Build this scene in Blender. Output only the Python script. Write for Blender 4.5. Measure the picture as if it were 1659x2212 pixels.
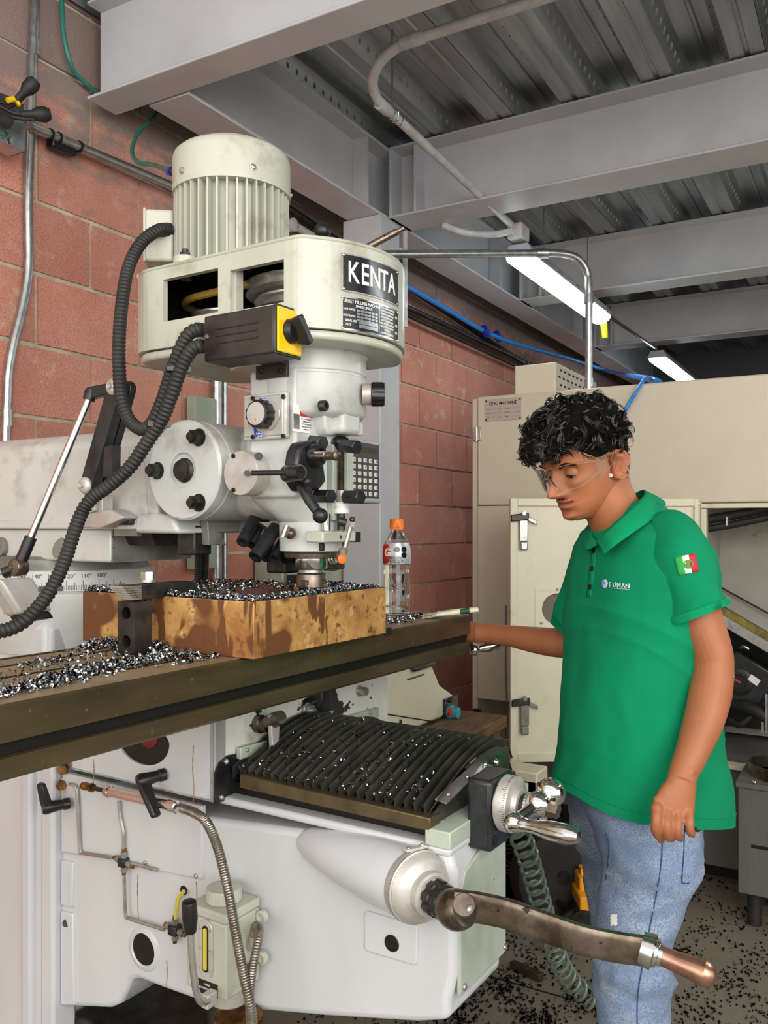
import bpy, math, random
import numpy as np
from mathutils import Vector, Matrix

for _o in list(bpy.data.objects):
    bpy.data.objects.remove(_o)
scene = bpy.context.scene
col = scene.collection
rad = math.radians

# ------------------------------------------------------------------ camera
FPX, U0, V0, CAMH = 1850.0, 829.5, 1135.0, 1.45      # focal length in pixels of the 1659 x 2212 frame, eye height in metres
cam_data = bpy.data.cameras.new('camera')
cam_data.sensor_fit = 'AUTO'
cam_data.sensor_width = 36.0
cam_data.lens = 36.0 * FPX / 2212.0
cam_data.shift_y = (V0 - 1106.0) / 2212.0
cam_data.clip_start = 0.05
cam = bpy.data.objects.new('camera', cam_data)
cam.location = (0, 0, CAMH)
cam.rotation_euler = (rad(90), 0, rad(-60))
col.objects.link(cam)
scene.camera = cam

# ------------------------------------------------------------------ world, lights, exposure
world = bpy.data.worlds.new('daylight')
scene.world = world
world.use_nodes = True
_bg = world.node_tree.nodes['Background']
_bg.inputs['Color'].default_value = (1.0, 0.985, 0.955, 1)
_bg.inputs['Strength'].default_value = 1.0


def area_light(name, loc, target, size, size_y, power, color):
    l = bpy.data.lights.new(name, 'AREA')
    l.shape = 'RECTANGLE'
    l.size, l.size_y, l.energy, l.color = size, size_y, power, color
    o = bpy.data.objects.new(name, l)
    o.location = loc
    o.rotation_euler = (Vector(target) - Vector(loc)).to_track_quat('-Z', 'Y').to_euler()
    col.objects.link(o)
    return o


# daylight pouring through the open doorway behind and to the left of the camera
area_light('daylight_doorway', (-2.7, 0.7, 2.3), (1.7, 1.4, 1.75), 2.6, 2.4, 50, (1.0, 0.965, 0.92))
area_light('wall_fill', (-0.9, -1.7, 2.3), (1.5, 2.0, 1.9), 2.4, 2.2, 84, (1.0, 0.965, 0.92))  # added fill light aimed at the left brick wall
area_light('daylight_side_door', (0.9, -3.8, 2.2), (1.9, 0.9, 1.1), 2.6, 2.2, 14, (0.98, 0.99, 1.0))
# added fill lights under the deck, out of the frame, brightening the far end
for _x, _y in ((3.0, -1.4), (4.4, -1.4), (5.8, -1.4)):
    area_light('deck_fill', (_x, _y, 2.62), (_x, _y, 0), 1.25, 0.14, 18, (0.93, 0.98, 1.0))

scene.view_settings.view_transform = 'Standard'
scene.view_settings.look = 'None'
scene.view_settings.exposure = 0.28
scene.view_settings.gamma = 1.0
scene.view_settings.use_curve_mapping = False


# ------------------------------------------------------------------ frames: the building, and the mill that stands 2.5 degrees askew in it
class Frame:
    def __init__(s, theta):
        s.c, s.s = math.cos(rad(theta)), math.sin(rad(theta))
        k = rad(30 - theta)
        s.ck, s.sk = math.cos(k), math.sin(k)

    def p(s, u, v, X=None, Y=None, Z=None, d=None):
        """the place in this frame where the sight line of pixel (u, v) meets the plane X, Y or Z (or depth d)"""
        a, b = (u - U0) / FPX, (V0 - v) / FPX
        kx, ky = s.c + a * s.s, s.s - a * s.c
        if d is None:
            d = X / kx if X is not None else Y / ky if Y is not None else (Z - CAMH) / b
        return Vector((d * kx, d * ky, CAMH + d * b))

    def w(s, p):
        return Vector((p[0] * s.ck - p[1] * s.sk, p[0] * s.sk + p[1] * s.ck, p[2]))


BF, MF = Frame(30), Frame(32.5)
B, M = BF.p, MF.p


def lin(h):
    h = h.lstrip('#')
    out = []
    for i in (0, 2, 4):
        c = int(h[i:i + 2], 16) / 255
        out.append(c / 12.92 if c <= 0.04045 else ((c + 0.055) / 1.055) ** 2.4)
    return (*out, 1.0)


# ------------------------------------------------------------------ mesh building
def perp(ax):
    ax = Vector(ax).normalized()
    t = Vector((0, 0, 1)) if abs(ax.z) < 0.9 else Vector((1, 0, 0))
    a = ax.cross(t).normalized()
    return a, ax.cross(a).normalized()


class MB:
    def __init__(s, fr=BF):
        s.v, s.f, s.fr = [], [], fr

    def add(s, vs, fs):
        k = len(s.v)
        s.v += [tuple(q) for q in vs]
        s.f += [tuple(i + k for i in q) for q in fs]
        return s

    def box(s, x0, x1, y0, y1, z0, z1):
        vs = [(x, y, z) for z in (z0, z1) for y in (y0, y1) for x in (x0, x1)]
        return s.add(vs, [(0, 2, 3, 1), (4, 5, 7, 6), (0, 1, 5, 4), (2, 6, 7, 3), (0, 4, 6, 2), (1, 3, 7, 5)])

    def obox(s, c, a, b, n):
        """box about centre c with half-edge vectors a, b, n"""
        c, a, b, n = Vector(c), Vector(a), Vector(b), Vector(n)
        vs = [c + i * a + j * b + k * n for k in (-1, 1) for j in (-1, 1) for i in (-1, 1)]
        return s.add(vs, [(0, 2, 3, 1), (4, 5, 7, 6), (0, 1, 5, 4), (2, 6, 7, 3), (0, 4, 6, 2), (1, 3, 7, 5)])

    def loft(s, rings, caps=True, closed=True):
        n, k = len(rings[0]), len(s.v)
        for r in rings:
            s.v += [tuple(q) for q in r]
        m = n if closed else n - 1
        for i in range(len(rings) - 1):
            for j in range(m):
                a, b = k + i * n + j, k + i * n + (j + 1) % n
                s.f.append((a, b, b + n, a + n))
        if caps:
            s.f.append(tuple(k + j for j in reversed(range(n))))
            e = k + (len(rings) - 1) * n
            s.f.append(tuple(e + j for j in range(n)))
        return s

    def lathe(s, o, ax, prof, n=32):
        """profile of (distance along axis, radius)"""
        o, ax = Vector(o), Vector(ax).normalized()
        a, b = perp(ax)
        rings = []
        for t, r in prof:
            r = max(r, 1e-5)
            rings.append([o + ax * t + r * (math.cos(2 * math.pi * i / n) * a + math.sin(2 * math.pi * i / n) * b) for i in range(n)])
        return s.loft(rings)

    def cyl(s, p0, p1, r0, r1=None, n=24):
        p0, p1 = Vector(p0), Vector(p1)
        return s.lathe(p0, p1 - p0, [(0, r0), ((p1 - p0).length, r0 if r1 is None else r1)], n)

    def tube(s, pts, r, n=10, caps=True):
        pts = [Vector(p) for p in pts]
        rings, a = [], None
        for i, p in enumerate(pts):
            t = (pts[min(i + 1, len(pts) - 1)] - pts[max(i - 1, 0)]).normalized()
            if a is None:
                a = perp(t)[0]
            else:
                a = (a - t * a.dot(t)).normalized()
            b = t.cross(a)
            q = r[i] if isinstance(r, (list, tuple)) else r
            rings.append([p + q * (math.cos(2 * math.pi * j / n) * a + math.sin(2 * math.pi * j / n) * b) for j in range(n)])
        return s.loft(rings, caps)

    def prism(s, poly, vec):
        vec = Vector(vec)
        return s.loft([[Vector(p) for p in poly], [Vector(p) + vec for p in poly]])

    def sphere(s, c, r, n=20, m=12):
        c = Vector(c)
        r = (r, r, r) if isinstance(r, (int, float)) else r
        rings = []
        for i in range(m + 1):
            t = math.pi * i / m
            q = max(math.sin(t), 1e-4)
            rings.append([c + Vector((r[0] * q * math.cos(2 * math.pi * j / n), r[1] * q * math.sin(2 * math.pi * j / n), -r[2] * math.cos(t))) for j in range(n)])
        return s.loft(rings)

    def hexnut(s, p0, p1, r):
        return s.lathe(p0, Vector(p1) - Vector(p0), [(0, r), ((Vector(p1) - Vector(p0)).length, r)], 6)

    def mesh(s, name, base=(0, 0, 0), smooth=38):
        me = bpy.data.meshes.new(name)
        b = Vector(base)
        me.from_pydata([tuple(s.fr.w(q) - b) for q in s.v], [], s.f)
        me.update()
        if smooth:
            me.shade_smooth()
            me.set_sharp_from_angle(angle=rad(smooth))
        return me

    def build(s, name, mat, parent=None, bevel=0, seg=2, smooth=38, tagged=None, kind=None, bangle=35):
        if parent is not None:
            base = BASE[parent.name]
        else:
            w = [s.fr.w(q) for q in s.v]
            lo = [min(q[i] for q in w) for i in range(3)]
            hi = [max(q[i] for q in w) for i in range(3)]
            base = Vector(((lo[0] + hi[0]) / 2, (lo[1] + hi[1]) / 2, lo[2]))
        o = bpy.data.objects.new(name, s.mesh(name, base, smooth))
        col.objects.link(o)
        BASE[o.name] = Vector(base)
        if parent is not None:
            o.parent = parent
        else:
            o.location = base
        if mat is not None:
            o.data.materials.append(mat)
        if bevel:
            m = o.modifiers.new('bevel', 'BEVEL')
            m.width, m.segments, m.limit_method, m.angle_limit = bevel, seg, 'ANGLE', rad(bangle)
            m.harden_normals = False
        if tagged:
            tag(o, *tagged)
        if kind:
            o['kind'] = kind
        return o


BASE = {}


def tag(o, label, cat, group=None):
    o['label'], o['category'] = label, cat
    if group:
        o['group'] = group
    return o


def thing(name, label, cat, base, fr=BF, group=None):
    o = bpy.data.objects.new(name, None)
    o.empty_display_size = 0.05
    col.objects.link(o)
    o.location = fr.w(base)
    BASE[o.name] = fr.w(base)
    tag(o, label, cat, group)
    return o


def inst(name, me, loc, parent=None, rot=None, scale=None):
    """one more object that shares mesh data; loc in world coordinates"""
    o = bpy.data.objects.new(name, me)
    col.objects.link(o)
    w = Vector(loc)
    o.location = w - (BASE[parent.name] if parent else Vector((0, 0, 0)))
    if rot is not None:
        o.rotation_euler = rot
    if scale is not None:
        o.scale = scale
    if parent:
        o.parent = parent
    BASE[o.name] = w
    return o


def text_mesh(body, size, o, right, up, extrude=0.0004, align='CENTER', bold=0.0):
    """lettering as (verts, faces) laid on the plane through o spanned by right and up"""
    cu = bpy.data.curves.new('t', 'FONT')
    cu.body, cu.size, cu.extrude, cu.align_x, cu.align_y = body, size, extrude, align, 'CENTER'
    cu.offset = bold
    cu.resolution_u = 3
    ob = bpy.data.objects.new('t', cu)
    col.objects.link(ob)
    me = bpy.data.meshes.new_from_object(ob)
    right, up, o = Vector(right).normalized(), Vector(up).normalized(), Vector(o)
    nrm = right.cross(up)
    vs = [o + right * v.co.x + up * v.co.y + nrm * v.co.z for v in me.vertices]
    fs = [tuple(p.vertices) for p in me.polygons]
    bpy.data.objects.remove(ob)
    bpy.data.curves.remove(cu)
    bpy.data.meshes.remove(me)
    return vs, fs


def smoothpath(pts, k=8):
    """Catmull-Rom through the points"""
    p = [Vector(q) for q in pts]
    p = [2 * p[0] - p[1]] + p + [2 * p[-1] - p[-2]]
    out = []
    for i in range(1, len(p) - 2):
        for j in range(k):
            t = j / k
            out.append(0.5 * ((2 * p[i]) + (p[i + 1] - p[i - 1]) * t + (2 * p[i - 1] - 5 * p[i] + 4 * p[i + 1] - p[i + 2]) * t * t
                              + (3 * p[i] - p[i - 1] - 3 * p[i + 1] + p[i + 2]) * t ** 3))
    out.append(p[-2])
    return out


def resample(pts, step):
    pts = [Vector(p) for p in pts]
    out, acc = [pts[0]], 0.0
    for a, b in zip(pts, pts[1:]):
        L = (b - a).length
        if L < 1e-9:
            continue
        t = step - acc
        while t <= L:
            out.append(a + (b - a) * t / L)
            t += step
        acc = (acc + L) % step
    return out


# ------------------------------------------------------------------ materials
MATS = {}


def mat(name, base, rough=0.5, metal=0.0, c2=None, ns=6.0, lo=0.42, hi=0.62, c3=None, ns3=40.0, lo3=0.62, hi3=0.66,
        bump=0.0, bs=300.0, rvar=0.0, coat=0.0, spec=None, stretch=None, rand=0.0, trans=0.0, ior=1.45, emit=None, estr=0.0, sss=0.0, sheen=0.0, c4=None, ns4=3.0, lo4=.55, hi4=.6, detail=5.0):
    m = bpy.data.materials.new(name)
    m.use_nodes = True
    nt = m.node_tree
    N, L = nt.nodes, nt.links
    P = N['Principled BSDF']
    P.inputs['Roughness'].default_value = rough
    P.inputs['Metallic'].default_value = metal
    geo = N.new('ShaderNodeNewGeometry')
    vec = geo.outputs['Position']
    if stretch:
        mp = N.new('ShaderNodeMapping')
        mp.inputs['Scale'].default_value = stretch
        L.new(vec, mp.inputs['Vector'])
        svec = mp.outputs['Vector']
    else:
        svec = vec

    def noise(scale, v=None, det=detail):
        n = N.new('ShaderNodeTexNoise')
        n.inputs['Scale'].default_value = scale
        n.inputs['Detail'].default_value = det
        n.inputs['Roughness'].default_value = 0.62
        L.new(v or svec, n.inputs['Vector'])
        return n.outputs['Fac']

    def ramp(fac, lo, hi):
        r = N.new('ShaderNodeMapRange')
        r.inputs['From Min'].default_value = lo
        r.inputs['From Max'].default_value = hi
        L.new(fac, r.inputs['Value'])
        return r.outputs['Result']

    def mix(fac, a, b, mode='MIX'):
        x = N.new('ShaderNodeMix')
        x.data_type, x.blend_type = 'RGBA', mode
        if isinstance(fac, float):
            x.inputs['Factor'].default_value = fac
        else:
            L.new(fac, x.inputs['Factor'])
        for s, q in ((x.inputs['A'], a), (x.inputs['B'], b)):
            if isinstance(q, tuple):
                s.default_value = q
            else:
                L.new(q, s)
        return x.outputs['Result']

    c = base
    if c2 is not None:
        f = ramp(noise(ns), lo, hi)
        c = mix(f, base, c2)
    if c4 is not None:
        c = mix(ramp(noise(ns4), lo4, hi4), c, c4)
    if c3 is not None:
        c = mix(ramp(noise(ns3, vec), lo3, hi3), c, c3)
    if rand:
        oi = N.new('ShaderNodeObjectInfo')
        hs = N.new('ShaderNodeHueSaturation')
        r = N.new('ShaderNodeMapRange')
        r.inputs['To Min'].default_value, r.inputs['To Max'].default_value = 1 - rand, 1 + rand
        L.new(oi.outputs['Random'], r.inputs['Value'])
        L.new(r.outputs['Result'], hs.inputs['Value'])
        if isinstance(c, tuple):
            hs.inputs['Color'].default_value = c
        else:
            L.new(c, hs.inputs['Color'])
        c = hs.outputs['Color']
    if isinstance(c, tuple):
        P.inputs['Base Color'].default_value = c
    else:
        L.new(c, P.inputs['Base Color'])
    if rvar:
        r = N.new('ShaderNodeMapRange')
        r.inputs['To Min'].default_value, r.inputs['To Max'].default_value = max(0.02, rough - rvar), min(1, rough + rvar)
        L.new(noise(ns * 2.3), r.inputs['Value'])
        L.new(r.outputs['Result'], P.inputs['Roughness'])
    if bump:
        bn = N.new('ShaderNodeBump')
        bn.inputs['Strength'].default_value = 1.0
        bn.inputs['Distance'].default_value = bump
        L.new(noise(bs, det=3.0), bn.inputs['Height'])
        L.new(bn.outputs['Normal'], P.inputs['Normal'])
    if coat:
        P.inputs['Coat Weight'].default_value = coat
        P.inputs['Coat Roughness'].default_value = 0.12
    if spec is not None:
        P.inputs['Specular IOR Level'].default_value = spec
    if trans:
        P.inputs['Transmission Weight'].default_value = trans
        P.inputs['IOR'].default_value = ior
    if emit:
        P.inputs['Emission Color'].default_value = emit
        P.inputs['Emission Strength'].default_value = estr
    if sss:
        P.inputs['Subsurface Weight'].default_value = sss
        P.inputs['Subsurface Radius'].default_value = (0.012, 0.005, 0.003)
        P.inputs['Subsurface Scale'].default_value = 0.6
    if sheen:
        P.inputs['Sheen Weight'].default_value = sheen
    MATS[name] = m
    return m


mat('mortar', lin('#b5ab95'), 0.95, c2=lin('#d0c6ae'), ns=14, bump=0.003, bs=120)
mat('beam_grey', lin('#c6c7ca'), 0.40, c2=lin('#babbbf'), ns=2.2, bump=0.0006, bs=30, rvar=0.1)
mat('deck_zinc', lin('#b4b7b8'), 0.38, 0.8, c2=lin('#8f9394'), ns=5, lo=.35, hi=.7, stretch=(0.35, 4, 4), rvar=0.1)
mat('concrete', lin('#756e60'), 0.6, c2=lin('#827b6c'), ns=3, lo=.3, hi=.7, c3=lin('#585347'), ns3=26, lo3=.6, hi3=.75, rvar=0.14, bump=0.0006, bs=90)
mat('slab', lin('#6b6a68'), 0.9)
mat('far_grey', lin('#53585a'), 0.8)
mat('galvanised', lin('#b9bcbb'), 0.30, 0.9, c2=lin('#9ea2a3'), ns=30, rvar=0.08)
mat('white_conduit', lin('#c9c9c9'), 0.45, c2=lin('#b5b5b5'), ns=20)
mat('paint_white', lin('#c4c6c3'), 0.34, c2=lin('#b8bab6'), ns=2.5, c3=lin('#5d574c'), ns3=34, lo3=.735, hi3=.76, coat=0.15, rvar=0.08, c4=lin('#948f80'), ns4=9, lo4=.55, hi4=.75)
mat('paint_knee', lin('#c9cbcd'), 0.32, c2=lin('#bcbec0'), ns=3, lo=.35, hi=.7, c3=lin('#4b463f'), ns3=46, lo3=.765, hi3=.785, coat=0.2, c4=lin('#9b978c'), ns4=5, lo4=.62, hi4=.85, stretch=(1, 1, .35))
mat('paint_cream', lin('#bcbdae'), 0.36, c2=lin('#b0b1a2'), ns=3, c3=lin('#57503f'), ns3=38, lo3=.74, hi3=.77, coat=0.15, c4=lin('#8a8470'), ns4=9, lo4=.55, hi4=.75)
mat('paint_worn', lin('#d4d5cd'), 0.42, c2=lin('#c6c6bb'), ns=4, c3=lin('#33302b'), ns3=11, lo3=.63, hi3=.642, c4=lin('#8c7c60'), ns4=9, lo4=.62, hi4=.85)
mat('paint_green_grey', lin('#aeb6a8'), 0.5, c2=lin('#9aa293'), ns=8, c3=lin('#3c3a33'), ns3=40, lo3=.68, hi3=.7)
mat('cast_grey', lin('#84867f'), 0.45, 0.3, c2=lin('#63645c'), ns=9, c3=lin('#23231f'), ns3=28, lo3=.64, hi3=.7)
mat('table_steel', lin('#67593f'), 0.32, 0.62, c2=lin('#4b412f'), ns=7, lo=.35, hi=.7, c3=lin('#8b7d63'), ns3=60, lo3=.66, hi3=.72, rvar=0.12, stretch=(.6, 3, 3))
mat('table_top', lin('#a08a6a'), 0.42, 0.35, c2=lin('#7f6b50'), ns=9, lo=.35, hi=.7, c3=lin('#b8a27e'), ns3=50, lo3=.64, hi3=.72, rvar=0.1)
mat('near_black', lin('#15140f'), 0.5, 0.3)  # near-black for fillers and for shade painted inside holes and the guard
mat('black_paint', lin('#17181a'), 0.34, c2=lin('#26272a'), ns=30, coat=0.1)
mat('black_plastic', lin('#151517'), 0.38)
mat('black_rubber', lin('#1c1c1b'), 0.6, c2=lin('#2a2925'), ns=18)
mat('brown_black', lin('#2a211f'), 0.42, c2=lin('#332a28'), ns=20, bump=0.0003, bs=500)
mat('steel', lin('#bcb9b3'), 0.34, 0.8, c2=lin('#a09c95'), ns=24, rvar=0.08)
mat('steel_bright', lin('#d5d4d1'), 0.16, 1.0, c2=lin('#c3c1bd'), ns=18, rvar=0.06)
mat('chrome', lin('#dddddb'), 0.08, 1.0)
mat('steel_worn', lin('#84786b'), 0.36, 0.9, c2=lin('#4f4238'), ns=16, lo=.4, hi=.65, c3=lin('#2c241e'), ns3=40, lo3=.64, hi3=.7, rvar=0.12)
mat('steel_dark', lin('#45433f'), 0.42, 0.7, c2=lin('#2c2b28'), ns=22)
mat('aluminium', lin('#c6c2bd'), 0.48, 0.45, c2=lin('#b0aaa3'), ns=14, c3=lin('#6e655c'), ns3=40, lo3=.7, hi3=.75)
mat('brass_fit', lin('#9a6b35'), 0.4, 0.9, c2=lin('#5d4022'), ns=40)
mat('yellow', lin('#f2c40f'), 0.42, c3=lin('#6b5510'), ns3=60, lo3=.7, hi3=.75)
mat('orange', lin('#f37a1c'), 0.4)
mat('blue_print', lin('#2436a8'), 0.4)
mat('white_print', lin('#e8e8e4'), 0.5)
mat('black_print', lin('#131416'), 0.25, coat=0.4)
mat('red_print', lin('#c8231c'), 0.45)
mat('white_plastic', lin('#e4e3df'), 0.4, c3=lin('#7b776d'), ns3=70, lo3=.66, hi3=.72)
mat('belt', lin('#a8833c'), 0.6)
mat('oil_sight', lin('#c9b94a'), 0.15, coat=0.5)
mat('cnc_beige', lin('#d3c8b2'), 0.42, c2=lin('#cbc0a9'), ns=1.6, c3=lin('#6f6450'), ns3=60, lo3=.74, hi3=.76, coat=0.1)
mat('cnc_cream', lin('#ddd7bd'), 0.42, c2=lin('#d5cfb4'), ns=2, c3=lin('#5f573f'), ns3=75, lo3=.70, hi3=.72, c4=lin('#b9a56a'), ns4=9, lo4=.63, hi4=.8)
mat('hole_grey', lin('#6f665b'), 0.7)
mat('interior_grey', lin('#a19d93'), 0.4, c2=lin('#8e8a80'), ns=2, c3=lin('#8d7a2c'), ns3=9, lo3=.66, hi3=.72)
mat('bin_grey', lin('#6c6a64'), 0.5, c2=lin('#5d5b55'), ns=5, c3=lin('#3d3a33'), ns3=18, lo3=.64, hi3=.72, stretch=(1, 1, .3))
mat('wood_bench', lin('#6f5335'), 0.6, c2=lin('#4a3723'), ns=9, stretch=(1, 8, 8))
mat('teal', lin('#3d9aa0'), 0.45)
mat('blue_hose', lin('#2f86d6'), 0.35)
mat('green_hose', lin('#2f7467'), 0.3)
mat('coil_green', lin('#6f8272'), 0.3, coat=0.3)
mat('tube_light', lin('#f4fbff'), 0.4, emit=lin('#e6f6ff'), estr=11.0)
mat('lamp_housing', lin('#aeb4ba'), 0.4)
mat('yellow_tag', lin('#e0cf22'), 0.5)
mat('jack_orange', lin('#f0a020'), 0.45)
mat('tyre', lin('#1d1c1b'), 0.75)


def brick_material():
    m = mat('brick', lin('#e0a08d'), 0.93, c2=lin('#d08a76'), ns=2.6, lo=.35, hi=.65, c3=lin('#99594a'), ns3=300, lo3=.50, hi3=.70,
            c4=lin('#e6c8ae'), ns4=7, lo4=.58, hi4=.72, bump=0.004, bs=260, rand=0.10)
    nt = m.node_tree
    N, L = nt.nodes, nt.links
    P = N['Principled BSDF']
    src = P.inputs['Base Color'].links[0].from_socket
    # grey overspray left on the courses when the steelwork above them was painted
    geo = N.new('ShaderNodeNewGeometry')
    sep = N.new('ShaderNodeSeparateXYZ')
    L.new(geo.outputs['Position'], sep.inputs[0])
    no = N.new('ShaderNodeTexNoise')
    no.inputs['Scale'].default_value = 3.5
    no.inputs['Detail'].default_value = 4
    add = N.new('ShaderNodeMath')
    add.operation = 'MULTIPLY_ADD'
    add.inputs[1].default_value = 0.9
    L.new(no.outputs['Fac'], add.inputs[0])
    L.new(sep.outputs['Z'], add.inputs[2])
    mr = N.new('ShaderNodeMapRange')
    mr.inputs['From Min'].default_value, mr.inputs['From Max'].default_value = 2.98, 3.22
    mr.inputs['To Max'].default_value = 0.8
    L.new(add.outputs[0], mr.inputs['Value'])
    mx = N.new('ShaderNodeMix')
    mx.data_type = 'RGBA'
    L.new(mr.outputs['Result'], mx.inputs['Factor'])
    L.new(src, mx.inputs['A'])
    mx.inputs['B'].default_value = lin('#86837f')
    L.new(mx.outputs['Result'], P.inputs['Base Color'])
    return m


brick_material()
G = MATS

# ================================================================== the building
rng = random.Random(7)
WALL_Y = 2.15
floor = MB().box(-7, 9, -6, 2.4, -0.12, 0.0).build('floor', G['concrete'], kind='structure')
for x0, x1, y0, y1 in ((2.9, 9, -0.35, -0.342), (2.55, 2.558, -6, 1.2)):   # two shrinkage joints, dark filler standing a hair proud
    MB().box(x0, x1, y0, y1, -0.004, 0.0006).build('floor_joint', G['near_black'], floor)

wall = MB().box(-0.6, 8.6, WALL_Y + 0.006, WALL_Y + 0.2, 0.0, 3.3).build('wall_back', G['mortar'], kind='structure')
BL, BH, JX, JZ = 0.392, 0.199, 0.405, 0.212
bm_ = MB()
bm_.box(-BL / 2, BL / 2, 0, 0.03, -BH / 2, BH / 2)
brick_me = bm_.mesh('brick')
brick_me.materials.append(G['brick'])
for k in range(-10, 5):
    zc = 2.193 + JZ * (k + 0.5)
    ph = 1.8766 + (JX / 2 if k % 2 else 0)
    n0 = int((0.75 - ph) / JX) - 1
    for i in range(n0, n0 + 20):
        xc = ph + JX * (i + 0.5)
        if xc < 0.6 or xc > 8.2:
            continue
        o = inst('brick', brick_me, (xc + rng.uniform(-.002, .002), WALL_Y - 0.001 + rng.uniform(-.003, .002), zc + rng.uniform(-.0015, .0015)), wall)
        if (k, i) == (0, n0):
            pass

MB().box(8.4, 8.6, -6, 2.15, 0, 3.3).build('wall_far', G['far_grey'], kind='structure')
MB().box(2.0, 8.6, -4.4, -4.2, 0, 3.3).build('wall_right', G['far_grey'], kind='structure')

# ceiling: composite steel decking under a concrete slab, ribs running along the wall
ZB, ZT = 2.745, 3.045
ceiling = MB().box(0.5, 8.6, -4.4, WALL_Y, 3.13, 3.26).build('ceiling', G['slab'], kind='structure')
PITCH = 0.30


def rib(y):
    z0, z1 = ZT + 0.004, ZT + 0.068
    g = 0.006
    return [(y, z0), (y + .045, z0), (y + .05, z0 + g), (y + .06, z0 + g), (y + .065, z0), (y + .11, z0), (y + .148, z1),
            (y + .185, z1), (y + .19, z1 - g), (y + .2, z1 - g), (y + .205, z1), (y + .262, z1)]


y = WALL_Y - 0.02
emb = MB()
while y > -3.6:
    y -= 3 * PITCH
    prof = []
    for k in range(3):
        prof += rib(y + k * PITCH)
    prof.append((y + 3 * PITCH - 0.003, ZT + 0.004))
    mb = MB()
    for x0, x1 in ((0.5, 8.6),):
        top = [(x0, a, b) for a, b in prof]
        mb.loft([[(x0, a, b) for a, b in prof], [(x1, a, b) for a, b in prof]], caps=False, closed=False)
    p = mb.build('deck_panel', G['deck_zinc'], ceiling, smooth=0)
    so = p.modifiers.new('thick', 'SOLIDIFY')
    so.thickness = 0.0012
    for k in range(3):
        for (ya, za, yb, zb) in ((.11, 0, .148, .064), (.262, .064, .30, 0)):
            yc, zc = y + k * PITCH + (ya + yb) / 2, ZT + .004 + .032
            if not (-0.6 < yc < 1.9):
                continue
            dirv = Vector((0, yb - ya, zb - za)).normalized()
            nrm = Vector((1, 0, 0)).cross(dirv)
            if nrm.z > 0:
                nrm = -nrm
            for j in range(52):
                c = Vector((1.95 + j * 0.056, yc, zc))
                mb2 = []
                a_ = Vector((0.011, 0, 0)) + dirv * 0.010
                b_ = (dirv - Vector((.7, 0, 0))).normalized() * 0.007
                ring = [c + a_, c + b_, c - a_, c - b_]
                emb.add(ring + [c + nrm * 0.0055 + a_ * .4, c + nrm * .0055 - a_ * .4],
                        [(0, 1, 4), (1, 2, 5), (1, 5, 4), (2, 3, 5), (3, 0, 4), (3, 4, 5)])
emb.build('deck_embossing', G['deck_zinc'], ceiling, kind='stuff')


def ibeam(label, xc, hw, y0, y1, mirror=False, zb=ZB, zt=ZT):
    t = thing('roof_beam', label, 'beam', (xc, (y0 + y1) / 2, zb), group='painted steel roof beams')
    MB().box(xc - hw, xc + hw, y0, y1, zb, zb + .011).build('bottom_flange', G['beam_grey'], t, bevel=.002, seg=1)
    MB().box(xc - .005, xc + .005, y0 + .012, y1, zb + .011, zt - .011).build('web', G['beam_grey'], t)
    MB().box(xc - hw, xc + hw, y0, y1, zt - .011, zt).build('top_flange', G['beam_grey'], t, bevel=.002, seg=1)
    return t


def lbl_stiff(t, xc, hw, y):
    for sx in (-1, 1):
        MB().box(min(xc + sx * .005, xc + sx * hw * .95), max(xc + sx * .005, xc + sx * hw * .95), y - .005, y + .005, ZB + .011, ZT - .011).build('stiffener', G['beam_grey'], t)


b1 = ibeam('nearest grey steel roof beam across the top left, its end hanging by the brick wall', 1.862, .058, -3.9, 2.085)
b2 = ibeam('grey steel roof beam resting on the column beside the milling head', 3.235, .095, -3.9, 1.79)
b3 = ibeam('grey steel roof beam behind the long fluorescent light', 4.75, .085, -3.9, 1.79)
b4 = ibeam('farthest grey steel roof beam above the second fluorescent light', 6.25, .085, -3.9, 1.79)
for b_, x_ in ((b2, 3.235), (b3, 4.75), (b4, 6.25)):
    MB().box(x_ - .09, x_ + .09, 1.775, 1.79, ZB, ZT).build('end_plate', G['beam_grey'], b_)
    lbl_stiff(b_, x_, .09, 1.67)
gt = thing('wall_girder', 'long grey steel girder running along the brick wall under the decking', 'girder', (5, 1.87, ZB))
MB().box(1.93, 8.4, 1.793, 1.955, ZB, ZB + .011).build('bottom_flange', G['beam_grey'], gt, bevel=.002, seg=1)
MB().box(1.93, 8.4, 1.869, 1.879, ZB + .011, ZT - .011).build('web', G['beam_grey'], gt)
MB().box(1.93, 8.4, 1.793, 1.955, ZT - .011, ZT).build('top_flange', G['beam_grey'], gt, bevel=.002, seg=1)
for x_ in (2.98, 4.4, 5.9):
    MB().box(x_, x_ + .012, 1.8, 1.868, ZB + .011, ZT - .011).build('stiffener', G['beam_grey'], gt)

ct = thing('steel_column', 'grey steel box column behind the milling head carrying the roof beams', 'column', (3.15, 1.87, 0))
MB().box(3.07, 3.235, 1.79, 1.975, 0.02, ZB - .001).build('shaft', G['beam_grey'], ct, bevel=.004)
MB().box(2.99, 3.31, 1.72, 2.04, 0.0, .02).build('base_plate', G['beam_grey'], ct, bevel=.002)
MB().cyl((3.30, 1.80, 2.32), (3.30, 1.80, 2.74), .012).build('drop_pipe', G['white_conduit'], ct)
for z_ in (2.4, 2.62):
    MB().box(3.236, 3.302, 1.786, 1.80, z_, z_ + .03).build('pipe_clip', G['white_conduit'], ct)

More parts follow.
